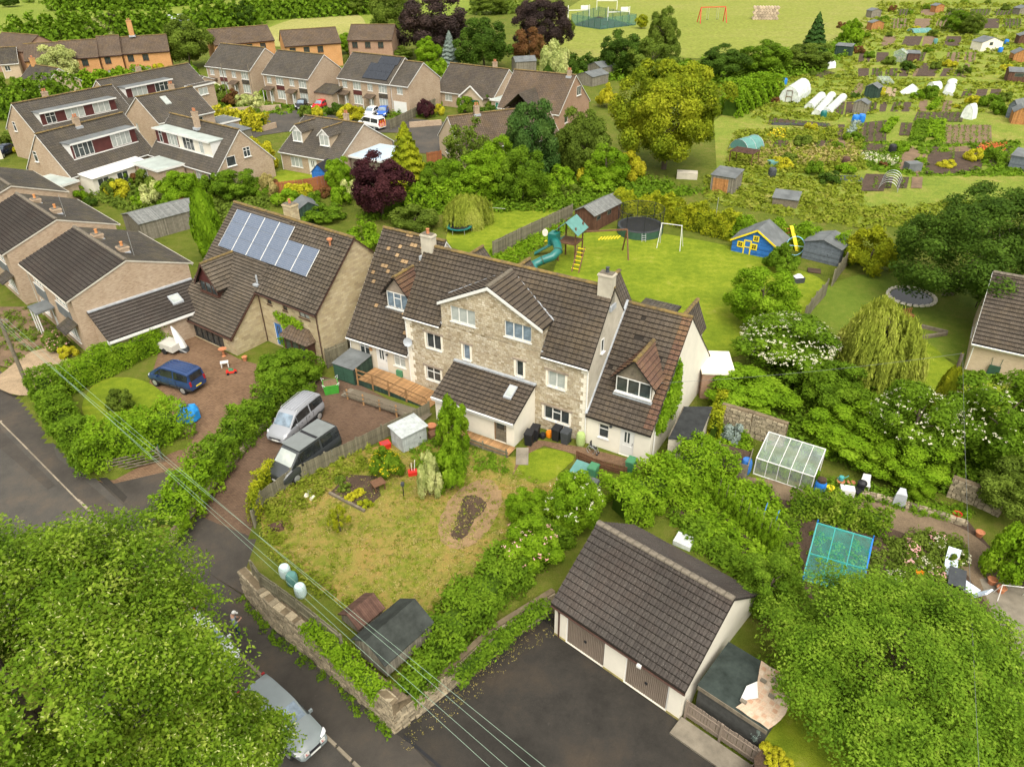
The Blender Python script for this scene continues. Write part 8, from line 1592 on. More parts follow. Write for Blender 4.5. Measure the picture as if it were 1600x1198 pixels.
# ================================================================ back garden
def playground():
 # climbing tower with tube slide and swing arm
 o = G(872,408); t = thing('climbing_tower','timber climbing tower with teal tube slide and canopy','play tower',o,R(-28)); t.scale = (1.2,1.2,1.15)
 for x in (0,1.5):
  for y in (0,1.5): MB().box(x-.05,x+.05,y-.05,y+.05,0,3.3).build('post',MT['timber2'],t)
 MB().box(-.05,1.55,-.05,1.55,1.7,1.78).build('platform',MT['timber2'],t)
 s = MB(); slope(s,(-.35,-.35,2.75),(-.35,1.85,2.75),(.75,1.85,3.75),(.75,-.35,3.75),.04); slope(s,(1.85,1.85,2.75),(1.85,-.35,2.75),(.75,-.35,3.75),(.75,1.85,3.75),.04); s.build('canopy',MT['tealpale'],t)
 MB().box(-.55,.15,-.9,.0,1.75,2.75).build('slide_entry',MT['teal'],t)
 P = [(-.2,-.6,2.2),(.35,-1.1,2.05),(.75,-1.7,1.75),(.55,-2.35,1.45),(-.15,-2.7,1.15),(-.7,-3.2,.85),(-.35,-3.9,.55),(.4,-4.3,.4),(1.1,-4.5,.35)]
 MB().tube(P,.36,14).build('tube_slide',MT['teal'],t,smooth=True)
 for k in (2,4,6): q = Vector(P[k]); d = (Vector(P[k+1])-Vector(P[k-1])).normalized()*.05; MB().tube([q-d,q+d],.385,14).build('slide_joint',MT['green'],t)
 MB().hexa([(1.1,-4.8,.05),(2.0,-4.8,.05),(2.0,-4.2,.05),(1.1,-4.2,.05)],[(1.1,-4.85,.35),(2.0,-4.8,.2),(2.0,-4.2,.2),(1.1,-4.15,.35)]).build('slide_end',MT['teal'],t)
 for x in (1.75,2.35): MB().bar((x,.0,1.75),(x+.15,-1.5,0),.08).build('ladder_rail',MT['timber2'],t)
 for k in range(6): z = .25+k*.27; y = -1.5+1.5*z/1.75; MB().box(1.78,2.45,y-.03,y+.03,z-.03,z+.03).build('rung',MT['yellow'],t)
 MB().bar((1.5,1.5,2.4),(4.6,3.6,2.4),.12).build('swing_beam',MT['timber2'],t)
 for dx,dy in ((.6,-.9),(-.6,.9)): MB().bar((4.6,3.6,2.4),(4.6+dx,3.6+dy,0),.1).build('swing_leg',MT['timber2'],t)
 for k in range(7): f = .35+k*.07; MB().box(1.5+3.1*f-.05,1.5+3.1*f+.05,1.5+2.1*f+.2,1.5+2.1*f+.9,1.5,1.56).build('monkey_bar',MT['yellow'],t)
 MB().bar((-.05,1.4,1.7),(-2.4,.4,.1),.55,.06).build('flat_slide',MT['teal'],t); [MB().box(-1.2+k*.3,-1.05+k*.3,-.2,.1,1.65,1.7).build('step',MT['yellow'],t) for k in range(4)]
 MB().lathe([(.02,-.03),(.3,-.03),(.32,0),(.3,.03),(.02,.03)],14).build('target_disc',MT['quoin'],t,(-.9,-.7,2.7)).rotation_euler = (R(80),0,R(-20))
 # brown shed
 A,B = G(927,363),G(967,342); t = shed('red-brown shed with grey corrugated roof by the hedge',A,azof(A,B),(B-A).length*1.1,2.5,1.95,2.6,wall='bbrown',roof='corrug',ridge='x',win=[(.5,1.15,.8,.5),(2.6,1.15,.8,.5)],ov=.2)
 # trampoline
 c = Vector((14.1,77.0,0)); t = thing('trampoline','round trampoline with dark green pads and black safety net','trampoline',c); n = 16; r = 2.45
 MB().lathe([(.02,.84),(r-.3,.84),(r-.3,.86),(.02,.86)],24).build('mat',MT['black'],t); m = MB(); m.lathe([(r-.3,.85),(r,.82),(r+.02,.88),(r-.28,.9)],24); m.f = m.f[:-2]; m.m = m.m[:-2]; m.build('pad',MT['darkgrey'],t); m = MB(); m.lathe([(r,.05),(r,.85)],24); m.f = m.f[:-2]; m.m = m.m[:-2]; m.build('skirt',MT['green'],t)
 m = MB(); m.lathe([(r,.88),(r,2.7)],24); m.f = m.f[:-2]; m.m = m.m[:-2]; m.build('safety_net',MT['net'],t)
 for k in range(8): a = k*math.pi/4; MB().tube([(math.cos(a)*r,math.sin(a)*r,0),(math.cos(a)*r,math.sin(a)*r,2.75)],.03,6).build('pole',MT['black'],t)
 MB().tube([(math.cos(a)*r,math.sin(a)*r,2.72) for a in np.linspace(0,2*math.pi,25)],.025,5).build('top_ring',MT['black'],t)
 l = MB(); [l.tube([(x,-r-.05,.85),(x,-r-.35,0)],.02,5) for x in (-.2,.2)]; [l.tube([(-.2,-r-.05-.3*f,.85-.85*f),(.2,-r-.05-.3*f,.85-.85*f)],.02,5) for f in (.25,.5,.75)]; l.build('ladder',MT['steel'],t)
 # white swing frame
 a,b = G(1028,385),G(1064,390); t = thing('swing_frame','white A-frame swing without a seat on the back lawn','swing',(a+b)/2,azof(a,b)); L = (b-a).length
 for x in (-L/2,L/2):
  MB().tube([(x,-.6,0),(x*.85,0,2.55)],.035,6).build('leg',MT['white'],t); MB().tube([(x,.9,0),(x*.85,0,2.55)],.035,6).build('leg',MT['white'],t)
 MB().tube([(-L/2*.9,0,2.55),(L/2*.9,0,2.55)],.04,6).build('top_bar',MT['white'],t)
 tag(MB().tube([(0,0,0),(.0,0,3.9)],.03,6).build('clothes_pole',MT['steel'],None,G(1115,364)),'thin clothes pole on the back lawn','pole')
 # blue playhouse
 A,B = G(1142,392),G(1212,407); t = shed('blue playhouse with yellow trim and grey felt roof',A,azof(A,B),(B-A).length,3.3,1.35,2.75,wall='bblue',roof='felt',ridge='y',name='playhouse',cat='playhouse',rd=.52,ov=.2); L = (B-A).length
 e = .2; sl0 = 1.4/(.52*L)
 for x0,x1 in ((-e,.52*L),(L+e,.52*L)): MB().bar((x0,-e-.02,1.35-e*sl0-.04),(x1,-e-.02,2.72),.05,.16).build('bargeboard',MT['yellow'],t)
 for (u,z,w_,h_) in ((.55,.62,.62,.62),(1.95,.62,.62,.62),(2.05,1.5,.6,.6)):
  o = MB().box(u,u+w_,-.06,0,z,z+h_).build('window',MT['yellow'],t)
  for i in range(2):
   for j in range(2): MB().box(u+.1+i*(w_-.2)/2+.02,u+.1+(i+1)*(w_-.2)/2-.02,-.07,-.061,z+.1+j*(h_-.2)/2+.02,z+.1+(j+1)*(h_-.2)/2-.02).build('pane',MT['black'],o)
 o = MB().box(1.2,1.32,-.06,0,0,1.5).box(1.85,1.97,-.06,0,0,1.5).box(1.32,1.85,-.06,0,1.38,1.5).box(1.32,1.85,-.06,0,.72,.8).build('door_frame',MT['yellow'],t); MB().box(1.32,1.85,-.03,0,.02,1.38).build('door',MT['blue'],t)
 # ring, planks, tiles leaning between the playhouse and the slate shed
 c = G(1240,398); t = thing('blue_ring','pale blue plastic ring leaning behind the playhouse','ring',c,R(-20)); MB().tube([(math.cos(a)*.85,math.sin(a)*.25,.95+math.sin(a)*.9) for a in np.linspace(0,2*math.pi,25)],.03,6).build('hoop',plain('pale_blue_tube',(.25,.55,.75),.4,.05),t); MB().tube([(-.83,0,.95),(.83,0,.95)],.025,5).build('cross_bar',plain('pale_blue_bar',(.3,.58,.78),.4,.05),t)
 tag(MB().hexa([(-.2,0,0),(.2,0,0),(.2,.2,0),(-.2,.2,0)],[(-.9,.9,2.3),(-.55,.9,2.3),(-.55,1.1,2.3),(-.9,1.1,2.3)]).build('yellow_board',MT['yellow'],None,G(1246,392)),'yellow plastic board leaning behind the blue ring','board')
 for k in range(3): tag(MB().hexa([(-.14,0,0),(.14,0,0),(.14,.1,0),(-.14,.1,0)],[(-.7,.6,1.9),(-.4,.6,1.9),(-.4,.7,1.9),(-.7,.7,1.9)]).build('orange_board',plain('orange_sheet',(.45,.14,.05),.7,.1),None,G(1228+k*5,386+k)),['left orange sheet leaning behind the playhouse','middle orange sheet leaning behind the playhouse','right orange sheet leaning behind the playhouse'][k],'sheet','orange sheets behind the playhouse')
 A,B = G(1252,403),G(1308,417); shed('slate-blue double-door shed with grey felt roof',A,azof(A,B),(B-A).length,3.0,1.8,2.35,wall='bslate',roof='felt',ridge='y',doors=((B-A).length*.32,1.6,1.65),doormat='bslate',ov=.15)
 tag(MB().box(-.6,.6,-.5,.5,.02,.12).build('shed_step',MT['soil'],None,G(1272,424),R(-20)),'earth-filled doorstep of the slate shed','step')
 p = G(1246,441); t = thing('toy_box','dark box heaped with pale toys on the lawn edge','box',p,.2); MB().box(-.5,.5,-.35,.35,0,.55).build('box',MT['darkgrey'],t); MB().hexa([(-.4,-.3,.55),(.4,-.3,.55),(.4,.3,.55),(-.4,.3,.55)],[(-.1,-.1,.85),(.2,-.1,.8),(.2,.1,.8),(-.1,.1,.85)]).build('toys',MT['white'],t)
 fence('tall weathered fence between the willow lawn and the climbing tower',[G(770,402),G(830,372),G(893,342)],1.7,'fence',.22,joined=False)
 fence('grey fence panel below the slate shed',[G(1326,412),G(1312,430),G(1300,448)],1.7,'fence',.2); fence('grey fence panel left of the weeping willow',[G(1290,462),G(1272,482),G(1256,505)],1.6,'fence',.2)
 fence('orange-brown fence behind the purple plum and solar house',[G(430,308),G(480,302),G(560,286)],1.8,'fenceb',.3); fence('brown fence beside the cul-de-sac bungalow',[G(668,262),G(690,258)],2.0,'fenceb',.3); fence('pale wooden fence running from the right semi',[G(610,203),G(690,164)],1.6,'fence',.45)
 fence('grey fence at the end of the solar house',[G(512,575),G(545,562),G(558,545)],1.7,'fence',.2)
 # small green trampoline under the weeping birch
 c = G(718,362); t = thing('small_trampoline','small teal trampoline half hidden by the weeping birch','trampoline',c); m = MB(); m.lathe([(1.1,.6),(1.4,.6),(1.4,.66),(1.1,.66)],20); m.f = m.f[:-2]; m.m = m.m[:-2]; m.build('pad',MT['teal'],t); MB().lathe([(.02,.6),(1.1,.6),(1.1,.62),(.02,.62)],20).build('mat',MT['black'],t); [MB().tube([(math.cos(a)*1.3,math.sin(a)*1.3,0),(math.cos(a)*1.3,math.sin(a)*1.3,.62)],.03,5).build('leg',MT['steel'],t) for a in np.linspace(0,5.2,6)]
 a,b = G(790,352),G(722,340); tag(MB().tube([Vector((0,0,1.9)),(b-a)*.5+Vector((0,0,1.7)),(b-a)+Vector((0,0,1.9))],.015,5).build('washing_line',MT['white'],None,a),'white washing line over the willow lawn','washing line')
 # pond with stones
 c = G(1424,464); t = thing('garden_pond','dark round pond ringed with pale stones','pond',c); MB().lathe([(.02,.0),(1.75,.0),(1.75,.05),(.02,.05)],22).build('water',plain('pond_water',(.006,.008,.006),.12,.3,spec=.25),t)
 for k in range(24): a = k*2*math.pi/24; o = MB().hexa([(-.22,-.16,0),(.22,-.16,0),(.2,.16,0),(-.2,.16,0)],[(-.17,-.12,.16),(.15,-.12,.2),(.16,.12,.18),(-.15,.1,.15)]).build('stone',MT['quoin'],t,(math.cos(a)*1.95,math.sin(a)*1.95,0),a+1.6+rnd.uniform(-.2,.2))
 p = G(1413,500); t = thing('garden_bench','orange-brown slatted bench beside the pond','bench',p,R(15)); [MB().box(-.75,.75,-.3+k*.14,-.2+k*.14,.42,.46).build('seat_slat',MT['borange'],t) for k in range(4)]; [MB().box(-.75+k*.2,-.65+k*.2,.26,.3,.46,.95).build('back_slat',MT['borange'],t) for k in range(8)]; [MB().box(x-.04,x+.04,y-.04,y+.04,0,.42).build('leg',MT['borange'],t) for x in (-.65,.65) for y in (-.2,.22)]
 for k,(a,b) in enumerate((((1438,512),(1480,522)),((1436,530),(1478,524)))): A,B = G(*a),G(*b); tag(MB().bar((0,0,.15),tuple(B-A+Vector((0,0,.15))),.25,.3).build('sleeper',MT['timber'],None,A),['upper old sleeper beside the pond lawn','lower old sleeper beside the pond lawn'][k],'sleeper','old sleepers')
 # cream-roofed hut, dark flat roof, wheelbarrow
 z = 2.2; A,B = G(1097,583,z),G(1123,543,z); t = thing('cream_roofed_hut','low hut with a flat cream roof below the right-hand gable','hut',(A.x,A.y,0),azof(A,G(1150,585,z))); L = (G(1150,585,z)-A).length; W = 3.2; MB().box(.1,L-.1,.1,W-.1,0,2.1).build('wall',MT['brick2'],t); MB().box(0,L,0,W,2.1,2.22).build('roof',MT['quoin'],t)
 z = 2.1; P = [G(*q,z) for q in ((1045,684),(1091,687),(1112,637),(1068,637))]; c = sum(P,Vector())/4; m = MB(); m.hexa([Vector((p.x-c.x,p.y-c.y,0)) for p in P],[Vector((p.x-c.x,p.y-c.y,2.05)) for p in P]); t = thing('flat_roofed_store','black flat-roofed store beside the white wing','shed',(c.x,c.y,0)); m.build('wall',MT['creamgrey'],t); m = MB(); m.hexa([Vector(((p.x-c.x)*1.04,(p.y-c.y)*1.04,2.06)) for p in P],[Vector(((p.x-c.x)*1.04,(p.y-c.y)*1.04,2.16)) for p in P]); m.build('roof',plain('black_felt',(.028,.03,.03),.85,.4,2),t); MB().bar(Vector((P[3].x-c.x,P[3].y-c.y,2.2)),Vector((P[0].x-c.x,P[0].y-c.y,2.2)),.06,.06).build('roof_batten',MT['timber'],t)
 p = G(1549,588); t = thing('wheelbarrow','green wheelbarrow tipped against the bungalow wall','wheelbarrow',p,R(-32)); MB().hexa([(-.4,0,.15),(.4,0,.15),(.4,.25,.2),(-.4,.25,.2)],[(-.36,-.1,.95),(.36,-.1,.95),(.36,.35,.8),(-.36,.35,.8)]).build('tray',MT['green'],t); [MB().tube([(x,0,.5),(x*1.3,.1,1.5)],.02,5).build('handle',MT['green'],t) for x in (-.25,.25)]; MB().tube([(-.04,-.1,.15),(.04,-.1,.15)],.17,10).build('wheel',MT['rubber'],t)
playground()

# ================================================================ kitchen garden
def kitchen():
 A,B = G(1177,740),G(1266,770); az = azof(A,B); L = (B-A).length; W = 2.3; t = thing('greenhouse','aluminium lean-to greenhouse with clear roof over green plants','greenhouse',A,az); he,hr = 1.25,1.8
 f = MB(); b = .05
 for x in (0,L): f.bar((x,0,0),(x,0,he),b); f.bar((x,W,0),(x,W,hr),b); f.bar((x,0,he),(x,W,hr),b)
 for a_,c_ in (((0,0,he),(L,0,he)),((0,W,hr),(L,W,hr)),((0,0,.03),(L,0,.03)),((0,W,.03),(L,W,.03))): f.bar(a_,c_,b)
 for k in range(1,5): x = L*k/5; f.bar((x,0,he),(x,W,hr),.035); f.bar((x,0,0),(x,0,he),.035)
 f.build('frame',MT['white'],t)
 for k in range(5):
  x0,x1 = L*k/5+.03,L*(k+1)/5-.03; m = MB(); m.face([(x0,.02,he),(x1,.02,he),(x1,W-.02,hr-.01),(x0,W-.02,hr-.01)]); m.build('roof_pane',MT['ghouse'],t); m = MB(); m.face([(x0,0,.05),(x1,0,.05),(x1,0,he-.03),(x0,0,he-.03)]); m.build('pane',clearg,t)
 for x in (0,L): m = MB(); m.face([(x,.03,.05),(x,W-.03,.05),(x,W-.03,hr-.05),(x,.03,he-.05)]); m.build('end_pane',clearg,t)
 for k in range(7): plant('tomato_plant','green crop plant inside the greenhouse, %s from the left' % ['first','second','third','fourth','fifth','sixth','seventh'][k],'plant',A+(B-A)*((k+.5)/7)+Vector((-math.sin(az),math.cos(az),0))*.9,.42,1.2,'small:%d' % (k % 3),'bright','crops in the greenhouse')
 butt('blue barrel left of the greenhouse',G(1164,738),1.05,.33,'blue','blue barrels by the greenhouse'); butt('bright blue barrel right of the greenhouse',G(1279,770),.95,.33,'bluebar','blue barrels by the greenhouse',lid=([(.28,.9),(.26,1.1),(.1,1.2),(.02,1.2)],MT['soil']))
 # compost bay
 P = G(1112,735); t = thing('compost_bay','old timber compost bay at the end of the wide hedge','compost bay',P,R(-25)); MB().box(0,2.1,-.05,0,0,1.1).build('board_front',MT['timber'],t); MB().box(2.05,2.1,0,1.8,0,1.1).build('board_side',MT['timber'],t); MB().box(0,.05,0,1.8,0,1.1).build('board_side',MT['timber'],t); MB().hexa([(.1,.05,0),(2,.05,0),(2,1.7,0),(.1,1.7,0)],[(.1,.05,.8),(2,.05,.7),(2,1.7,.9),(.1,1.7,1.0)]).build('compost',MT['soil'],t)
 tag(MB().tube([(0,0,0),(0,0,1.7)],.035,6).build('marker_post',MT['white'],None,G(1112,738)),'white post at the corner of the wide hedge','post')
 # teal fruit cage
 z = 1.1; Q = [G(1254,905,.2),G(1345,930,.2),G(1364,842,z),G(1277,817,z)]; o = Q[0].copy(); o.z = 0; t = thing('fruit_cage','teal netted frame leaning over a seed bed','frame',o); q = [p-o for p in Q]
 for k,(a_,b_) in enumerate(((0,1),(1,2),(2,3),(3,0))): MB().bar(q[a_],q[b_],.07).build('rail',plain('teal_rail',(.06,.30,.31),.6,.1) if k == 0 else MT['bluebar'] if k == 1 else MT['tealrail'],t)
 for f_ in (.33,.66): MB().bar(q[0].lerp(q[1],f_),q[3].lerp(q[2],f_),.05).build('cross_rail',MT['tealrail'],t)
 MB().bar(q[0].lerp(q[3],.45),q[1].lerp(q[2],.45),.06).build('cross_rail',MT['tealrail'],t); m = MB(); m.face([p+Vector((0,0,.03)) for p in q]); m.build('net',MT['tealnet'],t)
 for p in q: MB().bar((p.x,p.y,0),(p.x,p.y,p.z+.25),.05).build('leg',MT['bluebar'],t)
 # small things along the path
 def chair(lb,p,az,m_): 
  t = thing('garden_chair',lb,'chair',p,az,'garden chairs by the path'); MB().box(-.25,.25,-.25,.25,.4,.44).build('seat',MT[m_],t); MB().hexa([(-.25,.22,.44),(.25,.22,.44),(.25,.26,.44),(-.25,.26,.44)],[(-.22,.32,.9),(.22,.32,.9),(.22,.36,.9),(-.22,.36,.9)]).build('backrest',MT[m_],t); [MB().tube([(x,y,0),(x*.9,y*.9,.4)],.02,5).build('leg',MT[m_],t) for x in (-.22,.22) for y in (-.22,.22)]
 chair('white plastic chair behind the kettle grill',G(1350,764),R(-20),'white'); chair('black metal chair by the white crate',G(1337,774),R(-60),'black')
 p = G(1343,770); t = thing('kettle_grill','black kettle grill between the garden chairs','grill',p); MB().lathe([(.05,.55),(.22,.62),(.28,.75),(.26,.85),(.1,.95),(.02,.96)],14).build('bowl',MT['black'],t); [MB().tube([(math.cos(a)*.1,math.sin(a)*.1,.6),(math.cos(a)*.28,math.sin(a)*.28,0)],.015,5).build('leg',MT['black'],t) for a in (0,2.1,4.2)]
 boxthing('white_crate','white crate with printed panels beside the path','crate',G(1322,772),R(-15),(.8,.55,.5),MT['white']); p = G(1403,788); t = thing('covered_barbecue','barbecue under a grey cover on the path','barbecue',p,R(-25)); MB().hexa([(-.35,-.25,0),(.35,-.25,0),(.35,.25,0),(-.35,.25,0)],[(-.3,-.2,.9),(.3,-.2,.9),(.15,.15,1.15),(-.15,.15,1.15)]).build('cover',MT['lead'],t); MB().tube([(.3,-.3,.12),(.36,-.3,.12)],.12,10).build('wheel',MT['rubber'],t)
 lathe_thing('red_bucket','red bucket on the earth path','bucket',G(1493,810),[(.17,0),(.24,.38),(.26,.4),(.22,.38),(.16,.06),(.02,.05)],MT['red'])
 for k,(x,y,m_,lb) in enumerate(((1296,768,'yellow','yellow pot right of the bright blue barrel'),(1312,758,'terracotta','terracotta pot under the teal watering can'),(1328,760,'terracotta','right terracotta pot by the white crate'),(1529,838,'terracotta','terracotta pot by the bright bush at the path end'),(1548,912,'terracotta','terracotta pot on the patio edge'),(1562,925,'terracotta','large terracotta pot on the patio'),(1435,902,'orangepl','orange pot in the flower bed'))): lathe_thing('flower_pot',lb,'pot',G(x,y),[(.15,0),(.22,.34),(.25,.36),(.21,.38),(.18,.34),(.02,.32)],MT[m_],group='flower pots')
 p = G(1312,757); t = thing('watering_can','teal watering can on a terracotta pot','watering can',p+Vector((0,0,.38))); MB().lathe([(.14,0),(.15,.25),(.1,.28),(.02,.28)],12).build('can',MT['tealrail'],t); MB().tube([(.13,0,.08),(.4,0,.32)],.025,6).build('spout',MT['tealrail'],t); MB().tube([(-.14,0,.22),(-.25,0,.2),(-.2,0,.05),(-.14,0,.05)],.015,5).build('handle',MT['tealrail'],t)
 # loungers on the patio
 for k,(x,y,az) in enumerate(((1482,895,R(60)),(1508,925,R(-60)))):
  t = thing('sun_lounger',['left garden lounger with checked blue cushion','right garden lounger with checked blue cushion'][k],'lounger',G(x,y),az,'checked loungers'); MB().box(-.9,.6,-.32,.32,.3,.36).build('frame',MT['steel'],t); MB().box(-.88,.5,-.3,.3,.36,.46).build('cushion',MT['check'],t); MB().hexa([(.5,-.3,.36),(.6,-.3,.36),(.6,.3,.36),(.5,.3,.36)],[(.9,-.3,.95),(1.0,-.3,.95),(1.0,.3,.95),(.9,.3,.95)]).build('back_cushion',MT['check'],t); [MB().box(x_-.03,x_+.03,y_-.03,y_+.03,0,.3).build('leg',MT['steel'],t) for x_ in (-.8,.5) for y_ in (-.28,.28)]
 p = G(1490,915); t = thing('patio_table','dark slatted patio table between the loungers','table',p,R(60)); MB().box(-.7,.7,-.4,.4,.62,.66).build('top',MT['darkgrey'],t); [MB().box(x_-.03,x_+.03,y_-.03,y_+.03,0,.62).build('leg',MT['darkgrey'],t) for x_ in (-.6,.6) for y_ in (-.3,.3)]
 p = G(1578,935); t = thing('plant_stand','white pipe stand on the patio','stand',p,R(-10)); [MB().tube([(x_,y_,0),(x_*.9,0,.9)],.022,5).build('leg',MT['white'],t) for x_ in (-.7,.7) for y_ in (-.3,.3)]; MB().tube([(-.63,0,.9),(.63,0,.9)],.022,5).build('bar',MT['white'],t)
 for k in range(9):     # bean canes and rows
  x,y = 1118+k*11,790+k*9; a_ = G(x,y); t = thing('bean_cane','bamboo cane wigwam row beside the wide hedge, cane %s' % ['one','two','three','four','five','six','seven','eight','nine'][k],'cane',a_,0,'bamboo canes'); MB().tube([(0,0,0),(.15,.2,1.9)],.012,5).build('cane',MT['timber'],t); c = put('beans',lib('small:%d' % (k % 3)),t,(.08,.1,.7)); setmat(c,MT['L_bright']); c.scale = (.35,.35,.8)
 for k,(x,y) in enumerate(((1196,800),(1214,812))): a_ = G(x,y); tag(MB().tube([(0,-.9,0),(0,-.9,.05),(0,0,.7),(0,.9,.05),(0,.9,0)],.02,5).build('cloche_hoop',MT['bluebar'],None,a_,R(-30)),['upper blue cloche hoop in the vegetable plot','lower blue cloche hoop in the vegetable plot'][k],'hoop','blue cloche hoops')
 tag(MB().hexa([(-.5,-.35,0),(.5,-.35,0),(.5,.35,0),(-.5,.35,0)],[(-.5,-.35,.3),(.5,-.35,.3),(.5,.35,.45),(-.5,.35,.45)]).build('cold_frame',MT['poly'],None,G(1068,850),R(-35)),'small white-edged cold frame behind the garage roof','cold frame')
 plant('rhubarb','grey-green artichoke plant on the compost heap','plant',G(1140,690),.7,1.3,'small:0','blue')
 RGx = random.Random(3)
 for k in range(10): x,y = RGx.uniform(1395,1500),RGx.uniform(845,915); plant('border_flower',['pink','white'][k % 2]+' flower clump in the straggling bed, %s' % ['far left','left','left of middle','front middle','middle','rear middle','right of middle','right','far right','by the path'][k],'plant',G(x,y),.4,.8,'small:%d' % (k % 3),'olive','border flowers',bloom=['pink','white'][k % 2],nb=26,bs=.06)
clearg = clearglass('clear_greenhouse_side',(.75,.82,.8),.16,.08); MT['tealrail'] = plain('teal_painted_rail',(.06,.30,.29),.6,.15); MT['check'] = masonry('blue_white_check',[(.35,.5,.72),(.75,.8,.84)],.12,.12,(.75,.8,.85),.02,.0,stainamt=.05,bd=.002,off=0)
kitchen()
# ================================================================ allotments, playing field, estate street
def allotments():
 r4 = lambda x,y: (1200+x*.2505,y*.2505); r3 = lambda x,y: (800+x*.2505,y*.2505); AL = 'allotment sheds'
 q0 = random.Random(12)
 def sh(label,a,b,W,he,hr,f=r4,**k): A,B = G(*f(*a)),G(*f(*b)); k.setdefault('group',AL); return shed(label,A,azof(A,B),(B-A).length,W,he,hr,**k)
 sh('dark green allotment shed with grey roof, above the blue barrels',(592,615),(672,625),2.4,2.0,2.6,wall='bgreen',ridge='y')
 sh('grey allotment shed behind the two blue barrels',(520,715),(602,725),2.2,1.9,2.4,wall='bgrey',ridge='y')
 sh('black allotment shed with grey felt, by the lone pine',(410,350),(508,358),2.6,2.2,2.5,wall='bgreen',ridge='p')
 sh('small glazed greenhouse shed in the middle of the plots',(770,392),(852,398),2.6,2.0,2.7,wall='ghouse',roof='ghouse',ridge='y',name='greenhouse',cat='greenhouse')
 sh('red-brown shed leaning on the small greenhouse',(862,392),(935,395),2.4,1.9,2.2,wall='bred',ridge='p')
 sh('orange-brown allotment shed near the playing field corner',(640,192),(716,190),2.6,1.9,2.5,wall='borange',ridge='y')
 sh('grey shed behind the orange-brown one at the field corner',(640,115),(700,112),2.6,2.0,2.6,wall='bgrey',ridge='y')
 sh('beige summerhouse with small window at the upper right',(1322,325),(1452,318),3.4,2.0,3.0,wall='quoin',ridge='y',win=[(2.0,1.3,.9,.7)])
 sh('orange shed at the right edge of the upper plots',(1520,395),(1620,398),3,1.9,2.8,wall='borange',ridge='y')
 sh('dark brown shed with pale window at the right edge',(1487,512),(1612,518),3,1.9,2.5,wall='bbrown',ridge='x',win=[(1,1.0,1.6,.7)])
 sh('grey twin-roofed shed at the right edge, left half',(1478,735),(1530,745),3,2.0,2.9,wall='bslate',ridge='y')
 sh('orange-fronted twin-roofed shed at the right edge, right half',(1512,775),(1600,782),3,1.9,2.6,wall='borange',ridge='y')
 sh('black tarred shed at the right edge above the sycamore',(1492,1055),(1640,1080),3.2,1.8,2.1,wall='bslate',ridge='p',roof='felt')
 sh('shed with pale roof at the top right of the plots',(1040,82),(1092,80),2.6,2,2.6,wall='borange',ridge='y'); sh('brown shed at the upper right edge',(1556,280),(1640,282),3,2,2.6,wall='bbrown',ridge='y'); sh('brown hut at the top right corner',(1560,100),(1640,98),3,2,2.7,wall='bgrey',ridge='y')
 sh('grey shed with a chipboard door below the golden tree',(1232,1190),(1375,1215),3.0,2.0,2.3,f=r3,wall='bgrey',roof='felt',ridge='p',doors=(.3,1.9,1.7),doormat='borange')
 sh('low hutch with dark roof and stacked timber',(22,1285),(175,1305),2.4,1.0,1.3,wall='timber',roof='felt',ridge='p',name='hutch')
 # pergola of brown slats
 A,B = G(*r3(1345,1035)),G(*r3(1490,1060)); t = thing('pergola','brown slatted pergola beside the chipboard-door shed','pergola',A,azof(A,B)); L = (B-A).length; [MB().box(0,L,k*.3,k*.3+.16,2.0,2.06).build('slat',MT['bred'],t) for k in range(9)]; [MB().box(x-.05,x+.05,y-.05,y+.05,0,2.0).build('post',MT['timber2'],t) for x in (.1,L-.1) for y in (.1,2.5)]
 # polytunnels, cloches, nets
 def tunnel(label,a,b,r,h,mat,name='polytunnel',f=r4,hoops=5,cat='polytunnel',group='tunnels and cloches'):
  A,B = G(*f(*a)),G(*f(*b)); az = azof(A,B); L = (B-A).length; t = thing(name,label,cat,A,az,group); m = MB(); n = 9
  pr = [(math.cos(math.pi*k/n)*r,math.sin(math.pi*k/n)*h) for k in range(n+1)]
  for k in range(n): m.face([(0,*pr[k]),(L,*pr[k]),(L,*pr[k+1]),(0,*pr[k+1])])
  m.face([(0,*p) for p in pr]); m.face([(L,*p) for p in pr]); m.build('cover',MT[mat],t)
  for j in range(hoops): x = L*j/(hoops-1); MB().tube([(x,p[0]*1.01,p[1]*1.01) for p in pr],.03,5).build('hoop',MT['steel'],t)
  return t,L
 t,L = tunnel('large white polytunnel with a dark framed door',(125,640),(205,585),1.75,2.7,'poly'); d = MB(); [d.bar(a,b,.07) for a,b in (((-.05,-.5,0),(-.05,-.5,2)),((-.05,.5,0),(-.05,.5,2)),((-.05,-.5,2),(-.05,.5,2)),((-.05,-.5,1),(-.05,.5,1)))]; d.build('door_frame',MT['timber2'],t)
 tunnel('left of three low white cloche tunnels',(255,680),(330,610),.85,1.0,'poly','cloche_tunnel',hoops=6,cat='cloche'); tunnel('middle of three low white cloche tunnels',(300,720),(395,605),.8,.9,'poly','cloche_tunnel',hoops=8,cat='cloche'); tunnel('right of three low white cloche tunnels',(365,710),(465,615),.75,.85,'poly','cloche_tunnel',hoops=8,cat='cloche')
